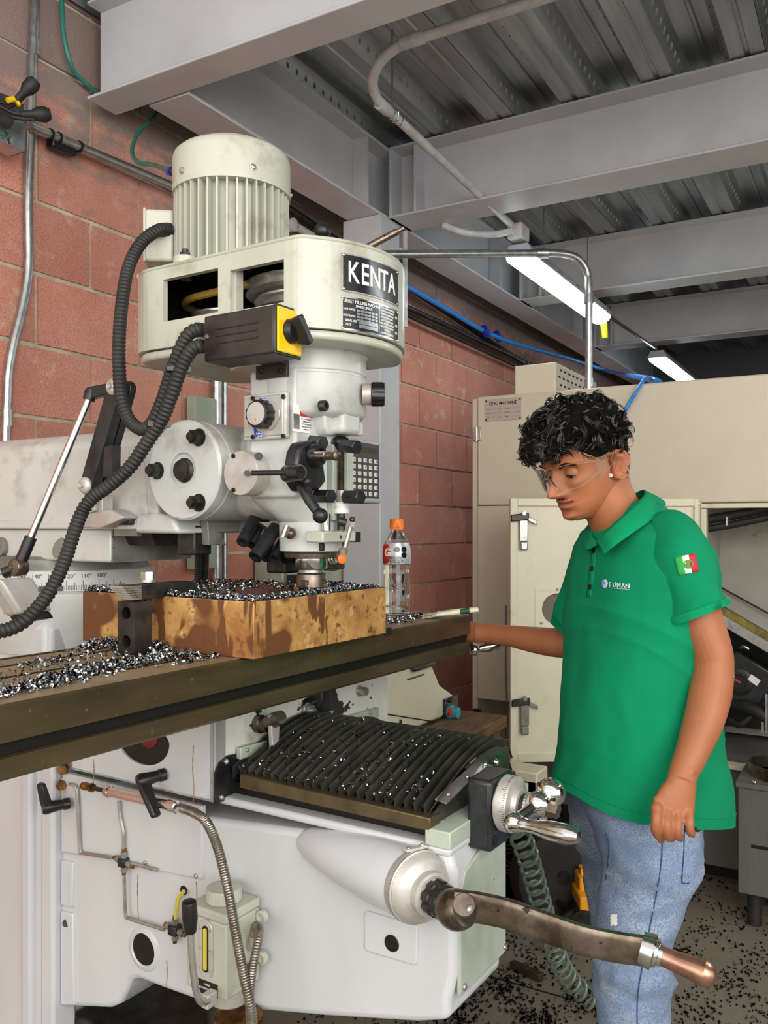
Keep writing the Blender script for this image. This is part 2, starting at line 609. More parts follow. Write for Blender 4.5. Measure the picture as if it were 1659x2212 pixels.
# white conduit under the decking, feeding the light
ZC = 2.79
t = thing('ceiling_conduit', 'white conduit pipe bending under the ceiling deck towards the fluorescent light', 'conduit', (2.3, 1.2, ZC))
path = [(2.165, -1.2, ZC + .05), (2.165, 0.4, ZC + .05), (2.165, 1.18, ZC + .05)]
for i in range(1, 10):
    a = math.pi / 2 * i / 9
    path.append((2.165 + .19 * (1 - math.cos(a)), 1.18 + .19 * math.sin(a), ZC + .05 - .05 * i / 9))
path += [(2.45, 1.372, ZC), (3.58, 1.375, 2.745)]
MB().tube(path, .0155, 14).build('pipe', G['white_conduit'], t)
for q0, q1 in (((2.165, 1.12, ZC + .05), (2.165, 1.19, ZC + .05)), ((2.345, 1.372, ZC), (2.40, 1.372, ZC))):
    MB().cyl(q0, q1, .0195).build('coupling', G['white_conduit'], t)
MB().tube([(2.43, 1.372, ZC + .016), (2.43, 1.372, ZT + .02)], .0032, 6).build('hanger_wire', G['galvanised'], t)
tw = [(2.43 + .006 * k, 1.372 + .019 * math.cos(k * 1.35), ZC + .019 * math.sin(k * 1.35)) for k in range(-3, 12)]
MB().tube(tw, .0025, 5).build('wire_tie', G['galvanised'], t)
MB().box(3.50, 3.60, 1.335, 1.405, 2.70, 2.765).build('connector_box', G['white_conduit'], t, bevel=.006)
MB().tube(smoothpath([(3.51, 1.36, 2.735), (3.42, 1.43, 2.70), (3.34, 1.53, 2.70), (3.315, 1.62, 2.74)], 6), .0145, 10).build('flexible_conduit', G['white_conduit'], t)


def strip_light(label, x0, x1, yc, z):
    t = thing('fluorescent_light', label, 'light', ((x0 + x1) / 2, yc, z), group='fluorescent strip lights')
    prof = [(-.065, 0), (-.065, .012), (-.045, .05), (.045, .05), (.065, .012), (.065, 0)]
    MB().loft([[(x0, yc + a, z + b) for a, b in prof], [(x1, yc + a, z + b) for a, b in prof]]).build('housing', G['lamp_housing'], t, bevel=.004)
    dprof = [(.06 * math.cos(a), -.042 * math.sin(a)) for a in [math.pi * i / 10 for i in range(11)]]
    MB().loft([[(x0 + .012, yc + a, z + b) for a, b in dprof], [(x1 - .012, yc + a, z + b) for a, b in dprof]]).build('diffuser', G['tube_light'], t)
    for k in range(5):
        xx = x0 + .12 + (x1 - x0 - .24) * k / 4
        for sy in (-1, 1):
            MB().box(xx - .012, xx + .012, yc + sy * .066 - .004, yc + sy * .066 + .004, z - .006, z + .018).build('clip', G['galvanised'], t)
    return t


l1 = strip_light('long lit fluorescent strip light hanging behind the conduit arch', 3.56, 4.86, 1.375, 2.64)
strip_light('smaller far fluorescent strip light seen above the beige machine', 6.22, 7.5, 1.36, 2.64)
MB().tube([(4.85, 1.375, 2.665), (4.90, 1.375, 2.64), (4.91, 1.375, 2.60)], .007, 8).build('cord', G['black_rubber'], l1)
MB().cyl((4.91, 1.372, 2.615), (4.915, 1.365, 2.53), .021, .017).build('plug', G['yellow_tag'], l1)
for x_ in (3.9, 4.6):
    MB().cyl((x_, 1.375, 2.69), (x_, 1.375, ZT + .02), .0025, n=6).build('hanger_wire', G['galvanised'], l1)
MB().tube([(4.9, 1.39, 2.69), (6.2, 1.36, 2.70)], .011, 8).build('link_pipe', G['galvanised'], l1)

# conduits on the wall at the left
t = thing('wall_conduit', 'vertical galvanised conduit with a dogleg on the brick wall at the far left', 'conduit', (1.72, 2.12, 1.2))
Yw = 2.125
pp = [B(u, v, Y=Yw) for u, v in ((77, -60), (76, 0), (71, 130), (65, 290), (61, 430), (62, 560), (57, 620), (45, 680), (30, 740), (19, 800), (16, 860), (13, 935), (9, 1250))]
MB().tube(smoothpath(pp, 5), .0135, 12).build('pipe', G['galvanised'], t)
for u, v in ((74, 105), (15, 905)):
    q = B(u, v, Y=Yw)
    MB().cyl(q + Vector((0, 0, -.02)), q + Vector((0, 0, .025)), .0165).build('coupling', G['galvanised'], t)
t = thing('horizontal_conduit', 'horizontal galvanised conduit leaving the junction box along the brick wall', 'conduit', (1.9, 2.1, 2.5))
q0, q1 = B(64, 272, Y=2.105), B(378, 405, Y=2.09)
dv = (q1 - q0)
MB().tube([q0, q1, q0 + dv * 1.7], .0145, 12).build('pipe', G['galvanised'], t)
qa = q0 + dv * .15
MB().obox(qa + dv * .06 + Vector((0, .012, -.016)), dv.normalized() * .045, Vector((0, .016, 0)), Vector((0, 0, .016))).build('bracket', G['black_plastic'], t, bevel=.006)
for k in (.12, .17, .30):
    c = q0 + dv * k
    MB().cyl(c - dv.normalized() * .004, c + dv.normalized() * .004, .0175).build('cable_tie', G['black_plastic'], t)

t = thing('junction_box', 'open galvanised junction box with taped black cable ends at the left edge', 'junction box', B(10, 330, Y=2.0))
p0, p1 = B(-60, 330, Y=2.03), B(54, 330, Y=2.03)
zb_, zt_ = B(40, 322, Y=2.03).z, B(40, 218, Y=2.03).z
x0, x1 = p0.x, p1.x
mb = MB().box(x0, x1, 2.09, 2.093, zb_, zt_).box(x0, x0 + .002, 2.03, 2.09, zb_, zt_).box(x1 - .002, x1, 2.03, 2.09, zb_, zt_)
mb.box(x0, x1, 2.03, 2.09, zb_, zb_ + .002).box(x0, x1, 2.03, 2.09, zt_ - .002, zt_)
mb.build('box', G['galvanised'], t)
for (u, v) in ((30, 305), (38, 295)):
    q = B(u, v, Y=2.085)
    MB().cyl(q, q + Vector((0, -.004, 0)), .014).build('knockout', G['galvanised'], t)
ends = [((-30, 205), (10, 222), (40, 212), (62, 190)), ((-30, 212), (20, 240), (50, 247), (85, 247)), ((-30, 240), (-10, 235), (2, 250), (8, 258))]
for k, e in enumerate(ends):
    pts = [B(u, v, Y=2.05 - .02 * i - .008 * k) for i, (u, v) in enumerate(e)]
    for j in range(2):
        MB().tube([q + Vector((0, .004 * j, -.010 * j)) for q in smoothpath(pts, 5)], .006, 8).build('cable', G['black_rubber'], t)
    a, b = pts[-2], pts[-1]
    dd = (b - a).normalized()
    MB().lathe(b - dd * .05, dd, [(0, .009), (.03, .011), (.045, .019), (.065, .021), (.078, .015), (.08, .001)], 14).build('taped_end', G['black_rubber'], t)
for u, v, uu, vv in ((16, 217, 30, 214), (36, 226, 41, 222)):
    MB().cyl(B(u, v, Y=2.0), B(uu, vv, Y=1.997), .0075).build('yellow_tape', G['yellow'], t)
MB().tube(smoothpath([B(-30, 285, Y=2.03), B(5, 280, Y=2.02), B(15, 290, Y=2.03), B(2, 297, Y=2.04)], 6), .004, 6).build('earth_wire', G['green_hose'], t)

t = thing('air_hose', 'thin green air hose dropping behind the beam end to the motor', 'hose', B(300, 360, Y=2.0))
MB().tube(smoothpath([B(133, -5, Y=2.11), B(134, 20, Y=2.11), B(137, 70, Y=2.11), B(150, 130, Y=2.11), B(172, 168, Y=2.12), B(240, 215, Y=2.12), B(330, 215, Y=2.12)], 7), .0075, 10).build('upper_hose', G['green_hose'], t)
MB().tube(smoothpath([B(345, 225, Y=2.12), B(335, 250, Y=2.08), B(300, 285, Y=2.0), B(285, 325, Y=1.92), B(298, 350, Y=1.8), B(330, 356, Y=1.68), MF.w(M(366, 369, X=1.31))], 7), .0062, 10).build('lower_hose', G['green_hose'], t)

t = thing('wall_panel', 'grey green panel with two conduits on the brick wall behind the ram', 'panel', B(470, 925, Y=2.1))
q0, q1 = B(417, 925, Y=2.1), B(462, 862, Y=2.1)
MB().box(q0.x, q1.x, 2.09, 2.13, q0.z - .5, q1.z).build('panel', G['paint_green_grey'], t, bevel=.003)
for u, r in ((473, .019), (490, .011)):
    q = B(u, 925, Y=2.1)
    MB().cyl((q.x, 2.11, q.z - .6), (q.x, 2.11, B(u, 770, Y=2.11).z), r).build('conduit', G['galvanised'], t)

MB().tube([B(640, 490, Y=2.1), B(735, 545, Y=2.1)], .017, 12).build('conduit', G['white_conduit'], t)
MB().lathe(B(628, 487, Y=2.1), (0, -1, 0), [(-.02, .028), (.02, .028), (.022, .022), (.022, .001)], 20).build('conduit_cap', G['white_conduit'], t)
# pipes and blue hose high on the far wall
t = thing('wall_pipe', 'dark steel pipes clipped high on the far brick wall', 'pipe', (4.6, 2.1, 2.4))
for k, (u0, v0, u1, v1, r) in enumerate(((600, 435, 1130, 785, .016), (860, 655, 1150, 790, .016), (860, 672, 1140, 802, .011))):
    MB().tube([B(u0, v0, Y=2.09), B(u1, v1, Y=2.09)], r, 10).build('pipe', G['steel_dark'], t)
t = thing('blue_air_hose', 'bright blue air hose sagging from the wall to the beige machine', 'hose', (4.6, 2.0, 2.3))
pts = [B(868, 612, Y=2.04), B(960, 665, Y=2.04), B(1055, 720, Y=2.03), B(1140, 750, Y=1.95), B(1230, 775, Y=1.85), B(1320, 803, Y=1.72), B(1400, 818, X=3.95), B(1425, 826, X=3.95)]
MB().tube(smoothpath(pts, 6), .014, 10).build('hose', G['blue_hose'], t)
for u, v in ((1048, 716), (1075, 727)):
    q = B(u, v, Y=2.03)
    MB().cyl(q - Vector((.03, 0, -.012)), q + Vector((.03, 0, -.012)), .024).build('coupling', G['blue_print'], t)
MB().tube(smoothpath([B(1410, 820, X=3.9), B(1395, 817, X=3.66), B(1380, 838, X=3.575), B(1360, 870, X=3.57), B(1345, 900, X=3.57), B(1325, 960, X=3.57)], 6), .008, 8).build('branch_hose', G['blue_hose'], t)

# ================================================================== the turret milling machine (its own frame, 2.5 degrees askew)
def V(*a):
    return Vector(a)


def mp(u, v, d):
    return M(u, v, d=d)


def solid(pl, name, m, parent, **k):
    return pl.build(name, m, parent, **k)


def socket_screw(c, ax, r, name, parent, m=None, h=None):
    """cap screw with a hex recess, seated at c, pointing along ax"""
    ax = Vector(ax).normalized()
    h = h or r * .8
    return MB(MF).lathe(c, ax, [(0, r), (h * .85, r), (h, r * .9), (h, r * .55), (h * .45, r * .5), (h * .45, .0001)], 12).build(name, m or G['steel_dark'], parent)


def wall_with_holes(mb, x0, x1, ys, zs, holes):
    """upright slab between x0 and x1 on a (y, z) grid, with the listed cells left open"""
    for i in range(len(ys) - 1):
        for j in range(len(zs) - 1):
            if (i, j) not in holes:
                mb.box(x0, x1, ys[i], ys[i + 1], zs[j], zs[j + 1])


mill = thing('milling_machine', 'large white turret milling machine with a rotating head at centre left', 'milling machine', (1.32, 1.5, 0), MF)
TZ, TF, TB = 1.232, 0.95, 1.285
PW, PK, PC = G['paint_white'], G['paint_knee'], G['paint_cream']

# ---- column, base and turret
mb = MB(MF).box(1.185, 1.52, 1.63, 2.03, 0.16, 1.24)
colm = mb.build('column', PK, mill, bevel=.02)
MB(MF).box(1.12, 1.60, 0.95, 2.06, 0.0, 0.16).build('base', PK, mill, bevel=.02)
for y0, y1, x0 in ((1.665, 1.70, 1.168), (1.60, 1.645, 1.178)):
    MB(MF).box(x0, 1.24, y0, y1, .16, 1.16).build('column_way', PK, mill, bevel=.008)
MB(MF).box(1.235, 1.47, 1.30, 1.62, 0.16, 0.36).build('screw_pedestal', G['steel_dark'], mill, bevel=.01)
MB(MF).cyl((1.33, 1.25, .16), (1.33, 1.25, .62), .035).build('elevating_screw', G['steel_dark'], mill)
TC = V(1.35, 1.765, 0)
prof = [(1.16, .175), (1.20, .185), (1.24, .195), (1.285, .215), (1.298, .215), (1.302, .205)]
MB(MF).lathe(TC, (0, 0, 1), prof, 64).build('column_top', PW, mill)
ring = MB(MF).lathe(TC, (0, 0, 1), [(1.302, .196), (1.304, .199), (1.348, .199), (1.35, .196)], 72).build('degree_ring', PW, mill)
tick = MB(MF)
for i in range(0, 120):
    a = rad(150 + i)
    L = .022 if i % 10 == 0 else .017 if i % 5 == 0 else .011
    dr, tg = V(math.cos(a), math.sin(a), 0), V(-math.sin(a), math.cos(a), 0)
    tick.obox(TC + dr * .1992 + V(0, 0, 1.306 + L / 2), tg * .00045, V(0, 0, L / 2), dr * .0003)
tick.build('degree_mark', G['black_print'], ring, kind='stuff')
for k, n_ in enumerate((170, 160, 150, 140, 130, 120, 110, 100)):
    a = rad(180 + k * 10 + 2)
    dr, tg = V(math.cos(a), math.sin(a), 0), V(-math.sin(a), math.cos(a), 0)
    vs, fs = text_mesh('%d°' % n_, .013, TC + dr * .1994 + V(0, 0, 1.337), tg, (0, 0, 1), .0003)
    MB(MF).add(vs, fs).build('degree_number', G['black_print'], ring, smooth=0)
MB(MF).lathe(TC, (0, 0, 1), [(1.35, .185), (1.372, .18), (1.38, .17)], 48).build('turret_neck', G['cast_grey'], mill)
bs_ = MB(MF).box(1.205, 1.435, 1.445, 2.06, 1.372, 1.442).build('ram_base', PW, mill, bevel=.006)
MB(MF).box(1.207, 1.434, 1.4425, 1.452, 1.374, 1.441).build('base_front', G['cast_grey'], bs_)
MB(MF).prism([(1.23, 1.36, 1.443), (1.43, 1.36, 1.443), (1.41, 1.36, 1.408), (1.25, 1.36, 1.408)], (0, .085, 0)).build('dovetail_gib', G['steel_dark'], mill)
MB(MF).box(1.20, 1.212, 1.36, 1.43, 1.428, 1.442).build('gib_plate', G['cast_grey'], mill)
for y_ in (1.60, 1.82):
    MB(MF).cyl((1.195, y_, 1.40), (1.213, y_, 1.395), .024, .02).build('clamp_boss', G['cast_grey'], mill)

# ---- ram with its front knuckle
ram = MB(MF).loft([[(1.20, y_, 1.442), (1.435, y_, 1.442), (1.435, y_, 1.60), (1.40, y_, 1.648), (1.32, y_, 1.660), (1.235, y_, 1.652), (1.205, y_, 1.625)]
                   for y_ in (2.06, 1.32)]).build('ram', PW, mill, bevel=.012, seg=3)
MB(MF).box(1.193, 1.436, 1.33, 2.06, 1.442, 1.462).build('ram_rail', PW, mill, bevel=.004)
MB(MF).prism([(1.192, 1.235, 1.434), (1.192, 1.36, 1.434), (1.192, 1.36, 1.472), (1.192, 1.30, 1.475), (1.192, 1.25, 1.468)], (.25, 0, 0)).build('ram_nose', PW, mill, bevel=.008)
KY, KZ = 1.208, 1.556
MB(MF).lathe((1.205, KY, KZ), (1, 0, 0), [(0, .097), (.23, .097)], 64).build('knuckle', PW, mill, bevel=.006)
kf = MB(MF).lathe((1.205, KY, KZ), (-1, 0, 0), [(0, .0965), (.022, .0965), (.027, .092), (.027, .034), (.022, .032), (.022, .0001)], 72).build('knuckle_flange', PW, mill)
MB(MF).prism([(1.199, 1.30, 1.47), (1.199, 1.33, 1.47), (1.199, 1.345, 1.60), (1.199, 1.30, 1.65)], (.05, 0, 0)).build('knuckle_web', PW, mill, bevel=.006)
MB(MF).lathe((1.183, KY, KZ), (-1, 0, 0), [(0, .024), (.002, .024), (.006, .019), (.012, .019), (.013, .001)], 32).build('pivot_pin', G['steel_dark'], kf)
for u, v in ((430, 945), (341, 1017), (430, 1086)):
    q = M(u, v, X=1.178)
    MB(MF).lathe(q, (-1, 0, 0), [(0, .017), (.002, .017), (.002, .013)], 24).build('washer', G['steel_dark'], kf)
    MB(MF).hexnut(q + V(-.002, 0, 0), q + V(-.018, 0, 0), .0145).build('flange_nut', G['steel_dark'], kf)
    MB(MF).cyl(q + V(-.018, 0, 0), q + V(-.026, 0, 0), .008).build('stud_end', G['steel_dark'], kf)
# dark underside fittings below the knuckle
MB(MF).prism([M(448, 1122, Y=1.22), M(520, 1122, Y=1.22), M(518, 1148, Y=1.22), M(475, 1150, Y=1.22), M(490, 1178, Y=1.22), M(452, 1178, Y=1.22)], (0, .02, 0)).build('tilt_bracket', G['cast_grey'], mill, bevel=.002)
MB(MF).box(*(M(420, 1150, Y=1.24).x, M(458, 1150, Y=1.24).x), 1.24, 1.29, 1.39, 1.45).build('tilt_worm_box', G['steel_dark'], mill, bevel=.004)


def hose(mb, pts, r, pitch=.008, depth=.16, n=10):
    pts = resample(smoothpath(pts, 12), pitch / 3)
    rr = [r * (1 - depth * (k % 3 == 1)) for k in range(len(pts))]
    return mb.tube(pts, rr, n)


for u in (429, 443):
    hose(MB(MF), [M(u, 1178, Y=1.30), M(u, 1220, Y=1.34), M(u - 2, 1262, Y=1.37), M(u - 2, 1300, Y=1.38)], .0085).build('riser_hose', G['black_rubber'], mill)

# ---- head
SX, SY = 1.307, 0.998
head = MB(MF).lathe((SX, SY, 0), (0, 0, 1), [(1.648, .085), (1.652, .098), (1.66, .104), (1.725, .105), (1.727, .103), (1.731, .103), (1.733, .105), (1.765, .1055), (1.772, .112), (1.778, .112)], 72).build('head_body', PW, mill)
MB(MF).box(1.205, 1.31, .955, 1.065, 1.50, 1.735).build('gear_box', PW, mill, bevel=.007, seg=3)
rings = []
for z_, cx_, cy_, hx_q, hy_q, e_ in ((1.66, 1.2875, 1.026, .0725, .074, .45), (1.60, 1.2875, 1.026, .0725, .074, .45), (1.52, 1.288, 1.026, .073, .074, .5), (1.497, 1.290, 1.022, .0715, .071, .6), (1.478, 1.297, 1.012, .067, .066, .8), (1.465, 1.303, 1.002, .0635, .0625, 1.0), (1.455, SX, SY, .0605, .0605, 1.0)):
    rings.append([(cx_ + hx_q * math.copysign(abs(math.cos(a)) ** e_, math.cos(a)), cy_ + hy_q * math.copysign(abs(math.sin(a)) ** e_, math.sin(a)), z_) for a in [2 * math.pi * i / 56 for i in range(56)]])
MB(MF).loft(rings).build('feed_housing', PW, mill, smooth=60)
# the neck between knuckle and head, swelling into the quill housing
rings = []
for t, yy, zz, rx, rz in ((0, 1.20, 1.557, .086, .088), (.2, 1.165, 1.556, .088, .090), (.4, 1.12, 1.548, .088, .088), (.6, 1.08, 1.538, .084, .080), (.8, 1.04, 1.535, .075, .075), (1, .99, 1.54, .055, .06)):
    rings.append([(SX + .01 + rx * math.cos(a), yy, zz + rz * math.sin(a)) for a in [2 * math.pi * i / 40 for i in range(40)]])
MB(MF).loft(rings).build('neck', PW, mill)
MB(MF).lathe((SX + .01, 1.158, 1.556), (0, 1, 0), [(0, .0905), (.004, .0915), (.008, .0905)], 56).build('neck_seam', PC, mill)
MB(MF).lathe((SX, SY, 0), (0, 0, 1), [(1.400, .055), (1.402, .060), (1.47, .0612), (1.66, .0612)], 56).build('quill_housing', PW, mill)
MB(MF).lathe((SX, SY, 0), (0, 0, 1), [(1.388, .047), (1.39, .052), (1.397, .053), (1.402, .050)], 40).build('housing_lip', G['steel_worn'], mill)
MB(MF).lathe((SX, SY, 0), (0, 0, 1), [(1.366, .0295), (1.369, .0315), (1.390, .0315)], 40).build('spindle_nose', G['steel_bright'], mill)
# front casting that carries the stop screw
MB(MF).box(1.275, 1.335, .90, .985, 1.618, 1.660).build('front_casting', PW, mill, bevel=.01, seg=3)
fb = [M(700, 880, Y=.925), M(770, 884, Y=.925), M(776, 940, Y=.925), M(712, 940, Y=.925), M(704, 922, Y=.925)]
MB(MF).prism(fb, (0, .06, 0)).build('stop_bracket', PW, mill, bevel=.006, seg=3)
MB(MF).box(M(758, 915, Y=.915).x, M(776, 915, Y=.915).x, .905, .925, M(765, 941, Y=.915).z, M(765, 912, Y=.915).z).build('stop_lug', PW, mill, bevel=.003)
socket_screw(M(693, 877, Y=.915), (0, -1, 0), .010, 'cap_screw', mill, h=.012)
MB(MF).lathe(M(677, 866, Y=.952), (0, -1, 0), [(0, .006), (.002, .006), (.002, .004), (.0005, .0001)], 12).build('plug_hole', G['near_black'], mill)

# feed dial plate on the left cheek
XL = 1.204
q0, q1 = M(534, 953, X=XL), M(627, 846, X=XL)
MB(MF).box(XL - .012, XL, q1.y, q0.y, q0.z, q1.z).build('dial_boss', PW, mill, bevel=.004)
pl = MB(MF).box(XL - .015, XL - .011, q1.y + .005, q0.y - .005, q0.z + .005, q1.z - .005).build('dial_plate', G['aluminium'], mill, bevel=.004)
for u, v in ((547, 861), (613, 857), (547, 944), (613, 942)):
    socket_screw(M(u, v, X=XL - .015), (-1, 0, 0), .0042, 'plate_screw', pl, h=.003)
for u0, v0, pts in ((0, 0, ((549, 873), (562, 860), (578, 862), (580, 868), (572, 874), (560, 882))), (0, 0, ((547, 916), (556, 931), (570, 936), (572, 943), (556, 945), (550, 938)))):
    MB(MF).prism([M(u, v, X=XL - .0152) for u, v in pts], (-.0006, 0, 0)).build('blue_label', G['blue_print'], pl)
for body, u, v in (('0.15mm', 570, 863.5), ('(0.006")', 567, 868.5), ('0.08mm', 561, 936.5), ('(0.003")', 564, 942)):
    vs, fs = text_mesh(body, .0052, M(u, v, X=XL - .0161), (0, -1, 0), (0, 0, 1), .0002)
    MB(MF).add(vs, fs).build('dial_text', G['white_print'], pl, smooth=0)
dc = M(574, 897, X=XL - .015)
kn = MB(MF)
rings = []
for t, r, w in ((0, .021, 0), (.004, .0255, .0018), (.022, .0265, .0022), (.026, .025, .0015), (.027, .022, 0)):
    rings.append([dc + V(-t, (r - w * (j % 4 in (0, 1))) * math.cos(2 * math.pi * j / 48), (r - w * (j % 4 in (0, 1))) * math.sin(2 * math.pi * j / 48)) for j in range(48)])
knob = kn.loft(rings).build('feed_knob', G['black_plastic'], mill)
MB(MF).cyl(dc + V(-.0265, 0, 0), dc + V(-.0282, 0, 0), .0205, n=40).build('knob_face', G['aluminium'], knob)
MB(MF).box(dc.x - .0284, dc.x - .028, dc.y - .002, dc.y + .002, dc.z - .014, dc.z - .008).build('knob_mark', G['orange'], knob)
MB(MF).prism([M(u, v, X=XL - .0152) for u, v in ((583, 866), (592, 868), (606, 885), (607, 900), (592, 925), (584, 930))], (-.004, 0, 0)).build('detent_rim', G['aluminium'], pl, bevel=.001)

# warning label on the front cheek
wl = MB(MF).box(*sorted((M(632, 905, Y=.9545).x, M(676, 905, Y=.9545).x)), .9535, .9548, M(650, 934, Y=.9545).z, M(650, 876, Y=.9545).z).build('warning_label', G['white_print'], mill)
x0_, x1_ = M(649, 890, Y=.953).x, M(676, 890, Y=.953).x
MB(MF).box(x0_, x1_, .9528, .9538, M(662, 901, Y=.953).z, M(662, 878, Y=.953).z).build('warning_panel', G['red_print'], wl)
vs, fs = text_mesh('WARNING', .006, V((x0_ + x1_) / 2, .9527, M(662, 889, Y=.953).z), (1, 0, 0), (0, 0, 1), .0002)
MB(MF).add(vs, fs).build('warning_text', G['black_print'], wl, smooth=0)
for k in range(5):
    vs, fs = text_mesh(('Do not operating the', 'milling machine', 'without the guard', 'keep away from the', 'rotating tool')[k], .0036, V((x0_ + x1_) / 2, .9533, M(662, 906 + 5.5 * k, Y=.953).z), (1, 0, 0), (0, 0, 1), .0002)
    MB(MF).add(vs, fs).build('warning_text', G['black_print'], wl, smooth=0)
MB(MF).box(M(634, 900, Y=.953).x, M(647, 900, Y=.953).x, .9528, .9538, M(640, 926, Y=.953).z, M(640, 894, Y=.953).z).build('pictogram', G['galvanised'], wl)

# silver trip cover with a lever
cc = M(519, 1022, X=1.168)
cov = MB(MF).lathe(cc, (1, 0, 0), [(0, .0395), (.002, .041), (.05, .041)], 56).build('trip_cover', G['aluminium'], mill)
MB(MF).lathe(cc + V(.05, 0, 0), (1, 0, 0), [(0, .043), (.04, .046)], 48).build('cover_boss', PW, mill)
for u, v in ((505, 985), (505, 1059)):
    socket_screw(M(u, v, X=1.168), (-1, 0, 0), .0042, 'cover_screw', cov, h=.003)
MB(MF).hexnut(M(533, 1022, X=1.169), M(533, 1022, X=1.158), .0058).build('cover_nut', G['steel_dark'], cov)
lev = MB(MF).tube([mp(545, 1022, 1.50), mp(632, 1021, 1.46)], .0048, 10)
lev.build('trip_lever', G['black_paint'], mill)
MB(MF).cyl(mp(626, 1021, 1.47), mp(650, 1021, 1.455), .0115).build('lever_end', G['black_paint'], mill)
MB(MF).cyl(M(559, 985, X=1.19), M(559, 985, X=1.175), .007).build('oil_plug', G['black_plastic'], mill)

# black quill feed lever group
fh = [M(u, v, Y=.93) for u, v in ((645, 975), (655, 955), (680, 950), (694, 962), (700, 1000), (706, 1040), (690, 1060), (655, 1062), (642, 1040), (640, 1010))]
feed = MB(MF).prism(fh, (0, .03, 0)).build('feed_trip_housing', G['black_paint'], mill, bevel=.006, seg=3)
MB(MF).lathe(M(678, 984, Y=.928), (0, -1, 0), [(0, .021), (.012, .021), (.016, .018), (.016, .012), (.01, .011), (.01, .0001)], 32).build('lever_hub', G['black_paint'], feed)
MB(MF).cyl(mp(676, 985, 1.51), mp(706, 985, 1.475), .0085).build('pinion_shaft', G['steel_bright'], feed)
MB(MF).lathe(mp(706, 985, 1.475), mp(738, 985, 1.44) - mp(706, 985, 1.475), [(0, .0072), (.01, .0078), (.012, .0065), (.022, .0065), (.024, .0082), (.032, .0082), (.034, .004)], 20).build('shaft_end', G['steel_worn'], feed)
MB(MF).lathe(mp(646, 1020, 1.46), V(.2, .35, 0), [(0, .014), (.05, .016)], 24).build('clutch_barrel', G['black_paint'], feed)
arm = MB(MF).tube([mp(655, 1050, 1.50), mp(668, 1080, 1.48), mp(690, 1112, 1.47)], [.012, .0095, .0085], 12).build('quill_lever', G['black_paint'], mill)
MB(MF).sphere(mp(692, 1114, 1.468), .0135).build('lever_ball', G['black_plastic'], arm)
MB(MF).sphere(mp(664, 1040, 1.47), .0065).build('set_screw', G['steel_dark'], feed)
for (u, v, du) in ((672, 954, 26), (742, 963, 30), (686, 1072, 30), (748, 1074, 32)):
    a, b = mp(u, v, 1.57), mp(u + du, v + (3 if v < 1000 else 0), 1.54)
    MB(MF).hexnut(a, b, .0135).build('hex_stop', G['black_paint'], mill, bevel=.0015)
MB(MF).sphere(M(736, 957, Y=.925), (.018, .018, .014)).build('stop_knob', G['black_plastic'], mill)
# slide bar, depth screw and its white nut
q0, q1 = M(713, 1124, Y=.935), M(728, 962, Y=.935)
MB(MF).box(q0.x, q1.x, .928, .942, q0.z, q1.z).build('slide_bar', G['paint_green_grey'], mill, bevel=.0015)
MB(MF).box(M(745, 1062, Y=.95).x, M(759, 1062, Y=.95).x, .945, .955, M(745, 1064, Y=.95).z, M(745, 962, Y=.95).z).build('scale_bar', G['paint_green_grey'], mill)
a, b = M(737, 1062, Y=.92), M(737, 968, Y=.92)
n_ = 60
MB(MF).lathe(a, b - a, [((b - a).length * k / n_, .0068 if k % 2 else .0056) for k in range(n_ + 1)], 14).build('depth_screw', G['steel_worn'], mill)
MB(MF).lathe(M(737, 1090, Y=.92), V(0, 0, 1), [(0, .0075), (.026, .0082)], 20).build('screw_sleeve', G['aluminium'], mill)
MB(MF).lathe(M(738, 1110, Y=.92), V(0, 0, 1), [(0, .013), (.001, .0145), (.010, .0145), (.0105, .0125), (.0125, .0125), (.013, .0145), (.021, .0145), (.022, .012)], 32).build('depth_nut', G['white_plastic'], mill)
MB(MF).cyl(M(737, 1146, Y=.92), M(737, 1108, Y=.92), .0075).build('stop_rod', G['black_paint'], mill)
MB(MF).cyl(M(705, 1146, Y=.935), M(705, 1110, Y=.935), .008).build('guide_rod', G['steel_bright'], mill)
MB(MF).box(M(711, 1140, Y=.95).x, M(724, 1140, Y=.95).x, .94, .97, M(720, 1148, Y=.95).z, M(720, 1112, Y=.95).z).build('bar_socket', G['near_black'], mill)
# yoke at the quill end with clamp screw
q0, q1 = M(688, 1172, Y=.925), M(760, 1147, Y=.925)
MB(MF).box(q0.x, q1.x, .915, .955, q0.z, q1.z).build('quill_yoke', PC, mill, bevel=.003)
MB(MF).box(M(758, 1160, Y=.935).x, M(770, 1160, Y=.935).x, .925, .94, M(764, 1171, Y=.935).z, M(764, 1149, Y=.935).z).build('yoke_tab', G['black_paint'], mill)
MB(MF).cyl(M(735, 1160, Y=.9148), M(735, 1160, Y=.9142), .0035).build('yoke_hole', G['near_black'], mill)
MB(MF).tube([mp(744, 1188, 1.49), mp(760, 1128, 1.49)], .0042, 10).build('clamp_rod', G['steel'], mill)
MB(MF).hexnut(mp(757, 1138, 1.488), mp(759, 1127, 1.488), .0075).build('clamp_rod_nut', G['steel'], mill)
MB(MF).sphere(mp(761, 1122, 1.49), .0052).build('rod_tip', G['steel_dark'], mill)
MB(MF).lathe(mp(741, 1190, 1.49), V(0, 0, 1), [(-.006, .007), (.002, .0085), (.006, .0055)], 16).build('rod_foot', G['steel'], mill)
MB(MF).tube([mp(732, 1126, 1.52), mp(748, 1130, 1.52)], .008, 10).build('rod_lug', G['black_paint'], mill)
MB(MF).box(M(690, 1188, Y=.95).x, M(742, 1188, Y=.95).x, .945, 1.0, M(700, 1190, Y=.95).z, M(700, 1172, Y=.95).z).build('yoke_under', G['steel_dark'], mill, bevel=.002)
